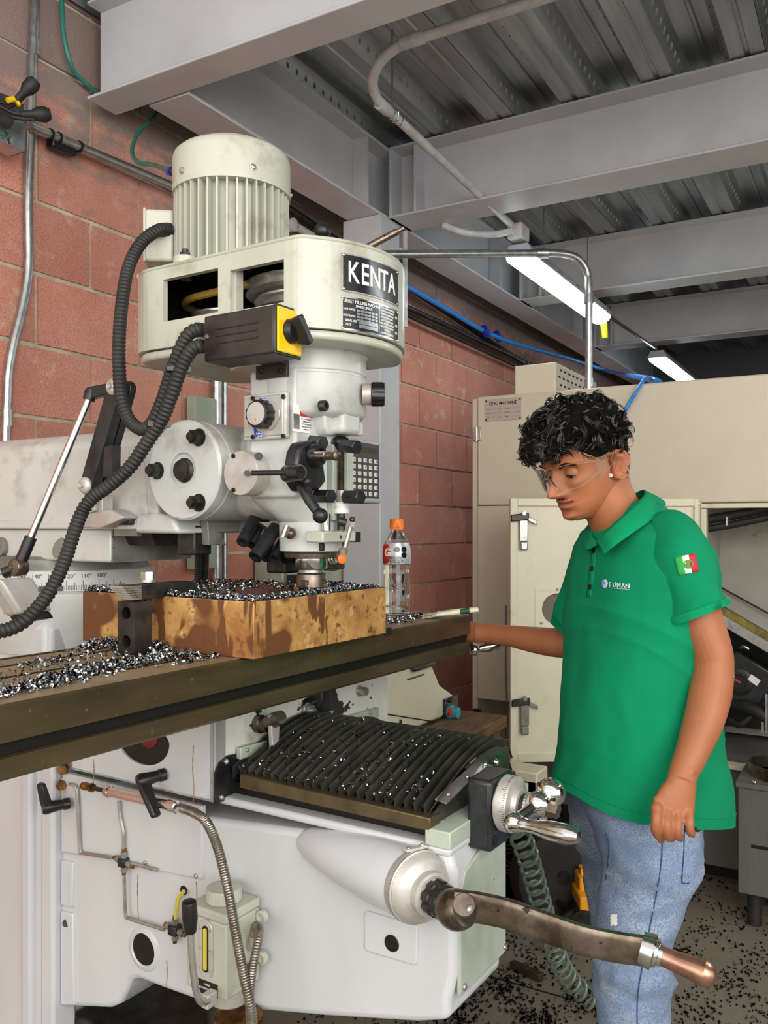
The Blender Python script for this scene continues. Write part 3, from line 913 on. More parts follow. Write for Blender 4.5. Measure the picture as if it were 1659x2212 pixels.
# quill lock pin on the left of the housing
MB(MF).cyl(mp(612, 1160, 1.545), mp(621, 1135, 1.545), .0058).build('quill_lock', G['steel_bright'], mill)
MB(MF).sphere(mp(627, 1152, 1.575), .011).build('lock_seat', G['steel_worn'], mill)
# nozzle manifold with an orange valve, behind the spindle
MB(MF).box(M(608, 1230, Y=1.10).x, M(738, 1230, Y=1.10).x, 1.09, 1.14, M(700, 1232, Y=1.10).z, M(700, 1196, Y=1.10).z).build('coolant_bracket', G['steel_dark'], mill, bevel=.004)
MB(MF).tube([M(737, 1176, Y=1.06), M(737, 1228, Y=1.06), M(722, 1231, Y=1.07), M(700, 1229, Y=1.09)], .0025, 8).build('coolant_pipe', G['steel_dark'], mill)
vb = MB(MF).lathe(mp(716, 1206, 1.70), mp(734, 1207, 1.66) - mp(716, 1206, 1.70), [(0, .012), (.012, .012), (.013, .009), (.02, .009), (.021, .006), (.028, .006)], 20).build('coolant_valve', G['steel'], mill)
MB(MF).lathe(mp(731, 1207, 1.665), mp(741, 1207.5, 1.645) - mp(731, 1207, 1.665), [(0, .004), (.008, .004), (.010, .0085), (.017, .0095), (.019, .006)], 20).build('valve_knob', G['orange'], vb)
MB(MF).tube(smoothpath([mp(716, 1206, 1.70), mp(702, 1203, 1.71), mp(694, 1212, 1.71), mp(700, 1222, 1.70)], 6), .003, 8).build('valve_loop', G['black_rubber'], vb)
# fan of black tubes hanging under the neck
for (u0, v0, u1, v1, d0, r) in ((552, 1118, 524, 1172, 1.66, .0125), (572, 1124, 545, 1178, 1.68, .011), (596, 1140, 551, 1204, 1.63, .0135), (588, 1150, 574, 1206, 1.68, .011),
                                (618, 1160, 592, 1208, 1.66, .0115), (645, 1170, 617, 1210, 1.68, .0115), (668, 1178, 641, 1212, 1.70, .011)):
    a, b = mp(u0, v0, d0 + .03), mp(u1, v1, d0 - .02)
    e = (b - a).normalized()
    L = (b - a).length
    MB(MF).lathe(a, e, [(0, r), (L * .6, r), (L * .605, r * .96), (L * .62, r * .96), (L * .625, r), (L, r), (L, r * .65), (L - .01, r * .6), (L - .01, .0001)], 20).build('nozzle_tube', G['black_paint'], mill)
MB(MF).prism([mp(560, 1128, 1.66), mp(640, 1128, 1.66), mp(660, 1172, 1.66), mp(610, 1160, 1.66)], (.01, .02, 0)).build('nozzle_plate', G['cast_grey'], mill)
# black power-down-feed knob on the right
q = M(790, 853, Y=.98)
k0 = mp(783, 852, 1.60)
ax = V(.537, -.843, 0)
MB(MF).lathe(k0, ax, [(0, .02), (.016, .02)], 28).build('speed_knob_collar', G['aluminium'], mill)
rings = []
for t, r, w in ((.016, .02, 0), (.018, .0225, 0), (.024, .0228, .0022), (.036, .0228, .0022), (.041, .0215, .001), (.042, .014, 0)):
    a_, b_ = perp(ax)
    rings.append([k0 + ax * t + (r - w * (j % 6 < 2)) * (math.cos(2 * math.pi * j / 48) * a_ + math.sin(2 * math.pi * j / 48) * b_) for j in range(48)])
MB(MF).loft(rings).build('speed_knob', G['black_plastic'], mill)
# bracket of the switch box
MB(MF).box(1.196, 1.204, M(622, 800, X=1.2).y, M(555, 800, X=1.2).y, M(588, 817, X=1.2).z, M(588, 787, X=1.2).z).build('switch_bracket', G['brown_black'], mill, bevel=.0015)
MB(MF).box(1.145, 1.204, M(622, 780, X=1.2).y, M(580, 780, X=1.2).y, 1.738, 1.746).build('bracket_ledge', G['brown_black'], mill, bevel=.002)
for u in (564, 605):
    socket_screw(M(u, 801, X=1.196), (-1, 0, 0), .0055, 'bracket_screw', mill, h=.004)

# ---- belt guard: a hollow casting with two windows, pulleys and belt inside
GR, GZ0, GZ1, GX = .165, 1.786, 1.936, 1.142


GCY, GAR = 1.04, .215                                # centre and radius of the guard's bowed front


def guard_outline(r, n=28, back=1.335):
    k = GR - r
    R_ = GAR - k
    h = math.asin((r - .005) / R_)
    yc = GCY - R_ * math.cos(h)
    pts = [(SX - r, yc + .03), (SX - r + .0008, yc + .014), (SX - r + .0025, yc + .006)]
    pts += [(SX + R_ * math.sin(a), GCY - R_ * math.cos(a)) for a in [-h + 2 * h * i / n for i in range(n + 1)]]
    pts += [(SX + r - .0025, yc + .006), (SX + r - .0008, yc + .014), (SX + r, yc + .03)]
    cr = .07
    pts += [(SX + r - cr + cr * math.cos(a), back - cr + cr * math.sin(a)) for a in [math.pi / 2 * i / 8 for i in range(9)]]
    pts += [(SX - r + cr + cr * math.cos(a), back - cr + cr * math.sin(a)) for a in [math.pi / 2 + math.pi / 2 * i / 8 for i in range(9)]]
    return pts


gp = guard_outline(GR)
mb = MB(MF)
inner = guard_outline(GR - .012, back=1.323)
# curved walls (everything except the straight left side, which has the windows)
i0, i1 = 0, len(gp) - 1
for (a, b, c, d_) in zip(gp[:-1], gp[1:], inner[:-1], inner[1:]):
    mb.add([(a[0], a[1], GZ0), (b[0], b[1], GZ0), (d_[0], d_[1], GZ0), (c[0], c[1], GZ0), (a[0], a[1], GZ1), (b[0], b[1], GZ1), (d_[0], d_[1], GZ1), (c[0], c[1], GZ1)],
           [(0, 1, 5, 4), (2, 3, 7, 6), (0, 3, 2, 1), (4, 5, 6, 7)])
ya, yb = gp[0][1], 1.265
yw = [ya, M(631, 620, X=GX).y, M(497, 620, X=GX).y, M(471, 620, X=GX).y, M(352, 620, X=GX).y, yb]
yw[1] = max(yw[1], ya + .004)
yw[4] = min(yw[4], yb - .004)
w1 = (M(560, 662, X=GX).z, M(560, 571, X=GX).z)
w2 = (M(410, 685, X=GX).z, M(410, 592, X=GX).z)
zs = [GZ0, w2[0], w2[1], GZ1]
for (a, b, lo_, hi_) in ((yw[1], yw[2], w1[0], w1[1]), (yw[3], yw[4], w2[0], w2[1])):
    mb.box(GX, GX + .012, a, b, GZ0, lo_)
    mb.box(GX, GX + .012, a, b, hi_, GZ1)
for a, b in ((yw[0], yw[1]), (yw[2], yw[3]), (yw[4], yw[5])):
    mb.box(GX, GX + .012, a, b, GZ0, GZ1)
guard = mb.build('belt_guard', PC, mill, smooth=50)
top = [(x, y_, GZ1) for x, y_ in gp]
MB(MF).prism(top, (0, 0, .008)).build('guard_top', PC, guard, bevel=.006, seg=3)
lip = [(SX + (x - SX) * 1.0, y_, 1.768) for x, y_ in guard_outline(GR - .004, back=1.33)]
MB(MF).prism(lip, (0, 0, .0165)).build('guard_lip', PC, guard, bevel=.006, seg=3)
MB(MF).box(GX + .012, GX + .03, yw[2] - .004, yw[3] + .004, GZ0, GZ1).build('window_post', PC, guard)
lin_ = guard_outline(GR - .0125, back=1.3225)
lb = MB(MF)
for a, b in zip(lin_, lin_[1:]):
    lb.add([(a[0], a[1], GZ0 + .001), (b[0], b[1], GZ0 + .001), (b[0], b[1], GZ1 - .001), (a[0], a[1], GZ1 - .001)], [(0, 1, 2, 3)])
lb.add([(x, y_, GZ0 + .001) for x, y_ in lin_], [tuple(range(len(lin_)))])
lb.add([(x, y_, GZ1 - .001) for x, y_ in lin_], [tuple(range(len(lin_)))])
lb.build('shade_lining', G['near_black'], guard)  # added dark lining, paints the shade seen through the guard's windows
for cx, cy, zz in ((SX, SY, 0), (1.31, 1.205, -.0)):
    prof = []
    if cy < 1.1:
        st = ((1.795, .075), (1.825, .092), (1.855, .108), (1.885, .124))
    else:
        st = ((1.79, .125), (1.812, .112), (1.834, .098), (1.856, .08))
    for z_, r_ in st:
        prof += [(z_, r_), (z_ + .008, r_ - .008), (z_ + .016, r_), (z_ + .02, r_), (z_ + .021, r_ - .012)]
    MB(MF).lathe((cx, cy, 0), (0, 0, 1), prof, 48).build('step_pulley', G['steel'], guard)
rr_ = []
for k in range(49):
    a = 2 * math.pi * k / 48
    rr_.append((SX + (.1 if math.sin(a) < 0 else .08) * math.cos(a), (SY if math.sin(a) < 0 else 1.205) + .1 * math.sin(a), 1.902))
MB(MF).tube(rr_[:-1] + [rr_[0]], .0075, 8).build('drive_belt', G['belt'], guard)


def cyl_u(phi, r, z=1.85):
    q = V(SX + r * math.cos(phi), GCY + r * math.sin(phi), 0)
    dd = q.x * MF.c + q.y * MF.s
    return U0 + FPX * (q.x * MF.s - q.y * MF.c) / dd


def phi_of(u, r):
    best = min(((abs(cyl_u(rad(-150 + k * .25), r) - u), k) for k in range(0, 500)))
    return rad(-150 + best[1] * .25)


pa, pb = phi_of(737, GAR + .001), phi_of(853, GAR + .001)
pb = pa + rad(40) if not rad(20) < pb - pa < rad(75) else pb


def curved_plate(name, z0, z1, a0, a1, m, r, th, parent):
    mb = MB(MF)
    n = 24
    rings = []
    for k in range(n + 1):
        a = a0 + (a1 - a0) * k / n
        dr = V(math.cos(a), math.sin(a), 0)
        c = V(SX, GCY, 0)
        rings.append([c + dr * r + V(0, 0, z0), c + dr * (r + th) + V(0, 0, z0), c + dr * (r + th) + V(0, 0, z1), c + dr * r + V(0, 0, z1)])
    return mb.loft(rings).build(name, m, parent)


def wrap_text(name, body, size, amid, z, m, r, parent, bold=0.0, sx=1.0):
    vs, fs = text_mesh(body, size, (0, 0, 0), (1, 0, 0), (0, 0, 1), .0004, bold=bold)
    out = []
    for q in vs:
        a = amid + q.x * sx / r
        rr = r - q.y
        out.append((SX + rr * math.cos(a), GCY + rr * math.sin(a), z + q.z))
    return MB(MF).add(out, fs).build(name, m, parent, smooth=0)


np_ = curved_plate('nameplate_rim', 1.853, 1.919, pa, pb, G['steel'], GAR, .0016, mill)
curved_plate('nameplate', 1.8555, 1.9165, pa + .015, pb - .015, G['black_print'], GAR + .001, .0014, np_)
amid = (pa + pb) / 2
arc = (pb - pa) * GAR
for k, ch in enumerate('KENTA'):
    wrap_text('letter', ch, .052, pa + (pb - pa) * (.155 + .163 * k), 1.886, G['white_print'], GAR + .0028, np_, bold=.0006, sx=.72)
for a in (pa + .02, pb - .02):
    for z_ in (1.857, 1.915):
        dr = V(math.cos(a), math.sin(a), 0)
        MB(MF).sphere(V(SX, GCY, z_) + dr * (GAR + .0022), .0032).build('rivet', G['steel_bright'], np_)
dp = curved_plate('data_plate_rim', 1.787, 1.845, pa, pb, G['steel_bright'], GAR, .0014, mill)
b1_, b2_ = pa + (pb - pa) * .56, pa + (pb - pa) * .86
for a0, a1 in ((pa + .012, b1_ - .006), (b1_ + .006, b2_ - .006), (b2_ + .006, pb - .012)):
    curved_plate('data_panel', 1.790, 1.842, a0, a1, G['black_print'], GAR + .001, .0010, dp)
wrap_text('data_text', 'TURRET MILLING MACHINE', .0085, (pa + b1_) / 2, 1.8365, G['white_print'], GAR + .0024, dp, sx=.82)
wrap_text('data_text', 'SPINDLE SPEEDS', .0065, (pa + b1_) / 2 + .02, 1.8295, G['white_print'], GAR + .0024, dp, sx=.8)
for k in range(4):
    z_ = 1.825 - k * .0055
    for j in range(6):
        a = pa + (b1_ - pa) * (.36 + .1 * j)
        curved_plate('data_cell', z_ - .0038, z_, a, a + (b1_ - pa) * .075, G['galvanised'], GAR + .0018, .0004, dp)
wrap_text('data_text', 'LOW RANGE', .005, pa + (b1_ - pa) * .18, 1.823, G['white_print'], GAR + .0024, dp, sx=.8)
wrap_text('data_text', 'HIGH RANGE', .005, pa + (b1_ - pa) * .18, 1.812, G['white_print'], GAR + .0024, dp, sx=.8)
wrap_text('data_text', 'SERIAL NO.', .006, pa + (b1_ - pa) * .22, 1.8035, G['white_print'], GAR + .0024, dp, sx=.8)
wrap_text('data_text', 'DATE', .006, pa + (b1_ - pa) * .15, 1.7965, G['white_print'], GAR + .0024, dp, sx=.8)
for z_ in (1.8005, 1.7935):
    curved_plate('data_field', z_, z_ + .006, pa + (b1_ - pa) * .42, b1_ - .02, G['galvanised'], GAR + .0018, .0004, dp)
wrap_text('data_text', 'HIGH OR LOW SPEED SELECTION', .0042, (b1_ + b2_) / 2, 1.8385, G['white_print'], GAR + .0024, dp, sx=.8)
for k, s_ in enumerate(('HIGH AND LOW RANGES ARE', 'CHANGED ONLY WITH THE', 'SPINDLE STOPPED. MOVE', 'LEVER TO NEUTRAL AND', 'TURN THE SPINDLE BY HAND', 'UNTIL THE CLUTCH DROPS', 'INTO PLACE', 'LOW RANGE IS IN REVERSE')):
    wrap_text('data_text', s_, .0044, (b1_ + b2_) / 2, 1.833 - k * .0056, G['white_print'], GAR + .0024, dp, sx=.75)
for z_ in (1.83, 1.815, 1.802):
    wrap_text('data_text', 'H  L', .006, (b2_ + pb) / 2, z_, G['white_print'], GAR + .0024, dp, sx=.7)
for a in (pa + .01, pb - .01):
    for z_ in (1.79, 1.842):
        dr = V(math.cos(a), math.sin(a), 0)
        MB(MF).sphere(V(SX, GCY, z_) + dr * (GAR + .0016), .0026).build('rivet', G['steel_bright'], dp)

MB(MF).lathe((SX, 1.095, 0), (0, 0, 1), [(1.752, .055), (1.752, .078), (1.757, .082), (1.772, .084)], 40).build('rear_boss', PC, mill)
# ---- motor
MXc, MYc = 1.312, 1.205
motor = MB(MF).lathe((MXc, MYc, 0), (0, 0, 1), [(1.945, .09), (1.95, .096), (2.13, .096)], 56).build('motor', PC, mill)
fin = MB(MF)
NF = 38
fin.box(.094, .1165, -.0017, .0017, 1.952, 2.125)
fin_me = fin.mesh('cooling_fin')
fin_me.materials.append(PC)
for k in range(NF):
    a = 2 * math.pi * k / NF
    o = inst('cooling_fin', fin_me, MF.w((MXc, MYc, 0)), motor, rot=(0, 0, a))
MB(MF).lathe((MXc, MYc, 0), (0, 0, 1), [(2.118, .1155), (2.118, .1195), (2.185, .1195), (2.196, .117), (2.204, .108), (2.206, .094), (2.214, .088), (2.218, .07), (2.219, .001)], 64).build('fan_cowl', PC, motor)
for a in (rad(-118), rad(-190), rad(-40)):
    dr = V(math.cos(a), math.sin(a), 0)
    c = V(MXc, MYc, 2.14) + dr * .119
    MB(MF).lathe(c, dr, [(0, .0068), (.002, .0068), (.0025, .005), (.005, .0048), (.006, .003)], 14).build('cowl_screw', G['steel'], motor)
vs, fs = text_mesh('U', .03, (0, 0, 0), (1, 0, 0), (0, 0, 1), .0002)
MB(MF).lathe((MXc, MYc, 0), (0, 0, 1), [(1.938, .128), (1.938, .132), (1.948, .132), (1.95, .128)], 56).build('motor_flange', PC, motor)
MB(MF).obox((1.215, 1.275, 1.945), (.045, 0, 0), (0, .055, 0), (0, 0, .006)).build('slide_plate', PC, motor, bevel=.004)
q = M(400, 565, X=1.19)
MB(MF).lathe((q.x, q.y, 1.944), (0, 0, 1), [(0, .02), (.002, .023), (.022, .023), (.024, .021)], 32).build('clamp_lug', PC, motor)
MB(MF).hexnut((q.x, q.y, 1.968), (q.x, q.y, 1.977), .0105).build('clamp_nut', G['steel_dark'], motor)
MB(MF).cyl((q.x, q.y, 1.977), (q.x, q.y, 1.984), .006).build('stud_end', G['steel_dark'], motor)
MB(MF).cyl((q.x + .003, q.y, 1.925), (q.x + .003, q.y, 1.945), .011).build('lug_pin', G['steel'], motor)
# terminal box on the motor's back left
tb = V(1.235, 1.325, 2.03)
n_ = V(-.62, .785, 0)
s_ = V(.785, .62, 0)
tbx = MB(MF).obox(tb, n_ * .028, s_ * .045, V(0, 0, .052)).build('terminal_box', PC, motor, bevel=.006, seg=3)
MB(MF).obox(tb + n_ * .028, n_ * .003, s_ * .047, V(0, 0, .054)).build('box_lid', PC, motor, bevel=.004)
g0 = mp(366, 497, 1.72)
MB(MF).cyl(g0, mp(343, 497, 1.70), .015, .013).build('cable_gland', G['black_rubber'], motor)
MB(MF).cyl(M(377, 371, X=1.30), M(367, 369, X=1.30), .008).build('air_fitting', G['brass_fit'], motor)
MB(MF).cyl(M(371, 370, X=1.299), M(365, 369, X=1.299), .0092).build('fitting_ring', G['blue_print'], motor)
# drawbar levers on the guard top
MB(MF).lathe((SX + .01, 1.045, 1.944), (0, 0, 1), [(0, .07), (.012, .068), (.016, .06)], 40).build('brake_ring', G['steel_dark'], mill)
_bl = mp(690, 532, 1.68)
bl = MB(MF).tube([V(_bl.x - .004, _bl.y, 1.95), _bl, mp(695, 510, 1.68)], .0075, 12).build('brake_lever', G['black_paint'], mill)
MB(MF).sphere(mp(697, 499, 1.68), .0165).build('lever_knob', G['black_plastic'], bl)
MB(MF).lathe(mp(752, 556, 1.66), mp(868, 495, 1.66) - mp(752, 556, 1.66), [(0, .0062), (.04, .0068), (.108, .0068), (.11, .0045), (.122, .0045), (.123, .001)], 14).build('back_gear_lever', G['steel_worn'], mill)
_ls = mp(752, 552, 1.66)
MB(MF).cyl((_ls.x, _ls.y, 1.943), (_ls.x, _ls.y, _ls.z + .006), .012).build('lever_socket', G['steel_worn'], mill)

# ---- switch box with its yellow rotary switch
SBX = 1.095
y1_, y0_ = M(440, 720, X=SBX).y, M(592, 720, X=SBX).y
za, zb2 = M(520, 772, X=SBX).z, M(520, 669, X=SBX).z
sw = MB(MF).box(SBX, SBX + .066, y0_, y1_, za, zb2).build('switch_box', G['brown_black'], mill, bevel=.004)
for k in range(3):
    z_ = zb2 - .026 - k * .0125
    MB(MF).tube([(SBX, y0_ + .035, z_), (SBX, y1_ - .03, z_)], .0018, 8).build('box_rib', G['brown_black'], sw)
socket_screw(V(SBX, y1_ - .008, (za + zb2) / 2 + .004), (-1, 0, 0), .004, 'box_screw', sw, G['steel'], h=.002)
MB(MF).box(SBX - .002, SBX + .068, y0_ - .004, y0_, za - .002, zb2 + .002).build('switch_gasket', G['black_plastic'], sw, bevel=.003)
yp = MB(MF).box(SBX + .001, SBX + .064, y0_ - .008, y0_ - .004, za + .003, zb2 - .003).build('switch_plate', G['yellow'], mill, bevel=.004)
kc = V(SBX + .034, y0_ - .008, (za + zb2) / 2)
MB(MF).lathe(kc, (0, -1, 0), [(0, .021), (.004, .021), (.010, .018), (.012, .017)], 32).build('switch_base', G['black_plastic'], yp)
hdir = V(.55, 0, -.83).normalized()
hp_ = V(.83, 0, .55)
MB(MF).loft([[kc + V(0, -t, 0) + hdir * a * L + hp_ * b * w for a, b in ((-1, -.7), (-1, .7), (1, 1), (1, -1))] for t, L, w in ((.010, .022, .009), (.034, .026, .0085))]).build('switch_handle', G['black_plastic'], yp, bevel=.003)
for vv, zz in ((712, 0), (748, 0)):
    q = M(440, vv, X=SBX + .03)
    MB(MF).cyl(q + V(0, .002, 0), q + V(0, .026, 0), .0125, .0115).build('hose_gland', G['black_rubber'], mill)

# ---- table with tee slots
XT0, XT1 = .32, 1.882
slots = [TF + .075, TF + .165, TF + .255]
pr = [(TF + .004, 1.138), (TF, 1.142), (TF, 1.166), (TF + .022, 1.167), (TF + .022, 1.184), (TF, 1.185), (TF, 1.229), (TF + .003, TZ)]
for y_ in slots:
    pr += [(y_ - .0075, TZ), (y_ - .0075, TZ - .016), (y_ - .013, TZ - .016), (y_ - .013, TZ - .026), (y_ + .013, TZ - .026), (y_ + .013, TZ - .016), (y_ + .0075, TZ - .016), (y_ + .0075, TZ)]
pr += [(TB - .022, TZ), (TB - .020, TZ - .008), (TB - .006, TZ - .008), (TB - .006, TZ), (TB, TZ), (TB, 1.17), (TB - .05, 1.138)]
table = MB(MF).loft([[(x, a, b) for a, b in reversed(pr)] for x in (XT0, XT1)]).build('work_table', G['table_steel'], mill, smooth=0)
tt = MB(MF)
edges = [TF + .004] + [q for y_ in slots for q in (y_ - .0077, y_ + .0077)] + [TB - .0225]
for k in range(0, len(edges), 2):
    tt.box(XT0, XT1 - .001, edges[k], edges[k + 1], TZ - .0005, TZ + .0004)
tt.build('table_face', G['table_top'], table, smooth=0)
MB(MF).box(XT0, XT1 - .002, TF + .012, TF + .0225, 1.1672, 1.1838).build('groove_fill', G['near_black'], table)  # dark strip filling the front groove
for y_ in slots:
    MB(MF).box(XT0, XT1 - .002, y_ - .0072, y_ + .0072, TZ - .02, TZ - .010).build('slot_fill', G['near_black'], table)  # dark strip along each tee slot
MB(MF).box(.7, 1.86, 1.02, 1.24, 1.118, 1.14).build('table_underside', G['steel_dark'], mill)
# crank at the table's far end
he = M(1026, 1404, X=1.93)
MB(MF).lathe((1.884, he.y + .05, 1.19), (1, 0, 0), [(0, .045), (.02, .045), (.021, .03), (.05, .03)], 32).build('table_bearing', G['steel_dark'], mill)
crk = MB(MF).tube([V(1.93, he.y + .05, 1.19), V(1.945, he.y + .03, 1.16), he], .009, 12).build('table_crank', G['steel_bright'], mill)
MB(MF).sphere(he, .014).build('crank_ball', G['chrome'], crk)
MB(MF).lathe(he, V(.5, -.7, .2), [(0, .007), (.01, .0075), (.03, .013), (.06, .0135), (.075, .008), (.077, .001)], 18).build('crank_grip', G['steel_bright'], crk)
# small stop dog clamped to the table edge
MB(MF).box(M(830, 1340, Y=TF).x, M(843, 1340, Y=TF).x, TF - .004, TF + .018, TZ - .010, TZ + .006).build('table_stop', G['steel_dark'], mill, bevel=.001)

# ---- saddle
mat('dark_red', lin('#6e0f14'), 0.5)
SXL, SYF = 1.172, 1.12
yh = (M(252, 1600, X=SXL).y, M(366, 1600, X=SXL).y)
ho = V(SXL, (yh[0] + yh[1]) / 2, M(310, 1598, X=SXL).z)
hr = abs(yh[0] - yh[1]) / 2
z0_, z1_ = .935, 1.137
yback = 1.53
# left cheek with its round opening
mb = MB(MF)
n = 48
for x in (SXL, SXL + .02):
    pass
outer, inn = [], []
for i in range(n):
    a = 2 * math.pi * i / n
    cy_, sz_ = math.cos(a), math.sin(a)
    t = min((yback - ho.y) / cy_ if cy_ > 1e-6 else 9, (SYF - ho.y) / cy_ if cy_ < -1e-6 else 9, (z1_ - ho.z) / sz_ if sz_ > 1e-6 else 9, (z0_ - ho.z) / sz_ if sz_ < -1e-6 else 9)
    outer.append((ho.y + t * cy_, ho.z + t * sz_))
    rz_ = min(hr, t * .97)
    inn.append((ho.y + rz_ * cy_, ho.z + min(rz_, .05 if sz_ < 0 else .03) / hr * hr * sz_ * (1 if abs(sz_) < 2 else 1)))
corners = [(yback, z1_), (SYF, z1_), (SYF, z0_), (yback, z0_)]
k = len(mb.v)
vs = [(SXL, a, b) for a, b in outer] + [(SXL, a, b) for a, b in inn] + [(SXL + .005, a, b) for a, b in inn]
fs = []
for i in range(n):
    j = (i + 1) % n
    fs.append((i, i + n, j + n, j))
    fs.append((i + n, i + 2 * n, j + 2 * n, j + n))
mb.add(vs, fs)
for c in corners:          # the four corner triangles between the radial fan and the rectangle
    ds = sorted(range(n), key=lambda i: (outer[i][0] - c[0]) ** 2 + (outer[i][1] - c[1]) ** 2)[:2]
    mb.add([(SXL, c[0], c[1]), (SXL, *outer[ds[0]]), (SXL, *outer[ds[1]])], [(0, 1, 2)])
mb.build('saddle_cheek', PK, mill, smooth=0)
MB(MF).prism([(SXL + .005, a, b) for a, b in inn], (.024, 0, 0)).build('opening_shade', G['near_black'], mill)
MB(MF).box(SXL + .03, 1.75, SYF + .012, yback, z0_, z1_).build('saddle', G['near_black'], mill)
MB(MF).box(SXL, SXL + .03, SYF, SYF + .004, z0_, z1_).build('saddle_edge', PK, mill)
MB(MF).box(SXL, SXL + .03, yback - .004, yback, z0_, z1_).build('saddle_edge', PK, mill)
MB(MF).box(SXL, SXL + .03, SYF, yback, z0_ - .0, z0_ + .004).build('saddle_edge', PK, mill)
MB(MF).lathe(V(SXL + .0025, ho.y - .012, ho.z + .012), (1, 0, 0), [(0, .026), (.001, .028), (.0024, .028)], 32).build('red_cap', G['dark_red'], mill)
MB(MF).prism([M(u, v, Y=SYF - .004) for u, v in ((464, 1738), (464, 1672), (474, 1648), (492, 1632), (512, 1628), (530, 1640), (530, 1712))], (0, .003, 0)).build('wiper_housing', G['black_paint'], mill)
for u, v in ((489, 1645), (478, 1722)):
    MB(MF).sphere(M(u, v, Y=SYF - .006), .0055).build('housing_screw', G['steel'], mill)
sf = MB(MF).prism([(SXL, SYF, z0_), (1.245, SYF, z0_), (1.245, SYF, .995), (1.27, SYF, 1.012), (1.70, SYF, 1.012), (1.72, SYF, .99), (1.72, SYF, .95), (1.775, SYF, .95), (1.775, SYF, z1_), (SXL, SYF, z1_)], (0, .014, 0)).build('saddle_front', G['paint_worn'], mill, bevel=.002)
# wiper strip, bolts and lock lever on the saddle front
MB(MF).obox((M(515, 1628, Y=SYF - .01).lerp(M(815, 1538, Y=SYF - .01), .5)), (M(815, 1538, Y=SYF - .01) - M(515, 1628, Y=SYF - .01)) * .5, V(0, .006, 0), V(0, 0, .011)).build('wiper_strip', G['paint_green_grey'], mill, bevel=.002)
for u, v in ((535, 1620), (612, 1596), (683, 1573), (752, 1553), (800, 1540)):
    MB(MF).sphere(M(u, v, Y=SYF - .018), (.004, .003, .004)).build('strip_screw', G['steel'], mill)
kn0 = M(660, 1533, Y=SYF)
MB(MF).lathe(kn0, (0, -1, 0), [(0, .016), (.006, .016), (.007, .012), (.018, .012), (.018, .006), (.026, .006)], 20).build('gib_screw', G['steel'], mill)
MB(MF).obox(kn0 + V(0, -.001, -.006), V(.014, 0, 0), V(0, .002, 0), V(0, 0, .028)).build('gib_slot', G['near_black'], mill, bevel=.004)
kn1 = M(775, 1492, Y=SYF)
MB(MF).lathe(kn1, (0, -1, 0), [(0, .013), (.004, .013), (.005, .009), (.012, .009), (.013, .0105), (.022, .0095), (.022, .005)], 20).build('saddle_bolt', G['steel'], mill)
a = M(556, 1563, Y=SYF)
lv = MB(MF).lathe(a, (0, -1, 0), [(0, .018), (.012, .018), (.014, .014), (.03, .014)], 24).build('lock_lever_hub', G['steel_worn'], mill)
b_ = M(590, 1556, Y=SYF - .045)
MB(MF).lathe(a + V(0, -.02, .002), b_ - a - V(0, -.02, .002), [(0, .013), (.03, .015), (.055, .013)], 20).build('lever_collar', G['steel_worn'], lv)
MB(MF).loft([[b_ + V(sx * w, 0, 0) + V(0, sy * .005 - .002 + oy, dz) for sx, sy in ((-1, -1), (1, -1), (1, 1), (-1, 1))] for dz, w, oy in ((.014, .014, 0), (-.02, .012, 0), (-.05, .0095, 0), (-.072, .007, -.002))]).build('lever_arm', G['aluminium'], lv, bevel=.002)
# limit switch with its cable
q = M(693, 1500, Y=SYF - .02)
ls = MB(MF).box(q.x - .016, q.x + .016, SYF - .035, SYF, q.z - .036, q.z + .036).build('limit_switch', G['black_paint'], mill, bevel=.004)
MB(MF).box(q.x - .012, q.x - .002, SYF - .041, SYF - .034, q.z + .006, q.z + .022).build('switch_plunger', G['steel_dark'], ls)
MB(MF).tube(smoothpath([q + V(.012, -.015, -.036), M(705, 1545, Y=SYF - .03), M(745, 1556, Y=SYF - .03), M(800, 1552, Y=SYF - .02), M(835, 1565, Y=SYF - .01)], 8), .0045, 8).build('switch_cable', G['black_rubber'], mill)

# black lock handles on the left cheek
def lock_handle(q, out, tip, name='lock_handle'):
    h = MB(MF).lathe(q, out, [(0, .012), (.012, .012), (.014, .010), (.03, .012), (.048, .0145), (.055, .012)], 20).build(name, G['black_plastic'], mill)
    e = q + Vector(out).normalized() * .045
    dd = (tip - e)
    a_, b__ = perp(dd)
    MB(MF).loft([[e + dd * t + a_ * x * w + b__ * y_ * w * .7 for x, y_ in ((-1, -1), (1, -1), (1, 1), (-1, 1))] for t, w in ((-.08, .011), (.3, .0115), (1, .009))]).build('handle_arm', G['black_plastic'], h, bevel=.004)
    return h


q = M(357, 1672, X=SXL)
lock_handle(q, V(-.8, .35, -.1), M(338, 1765, X=SXL - .05))
q = M(150, 1735, X=1.185)
lock_handle(q, V(-.8, .4, -.03), M(88, 1692, X=1.13))

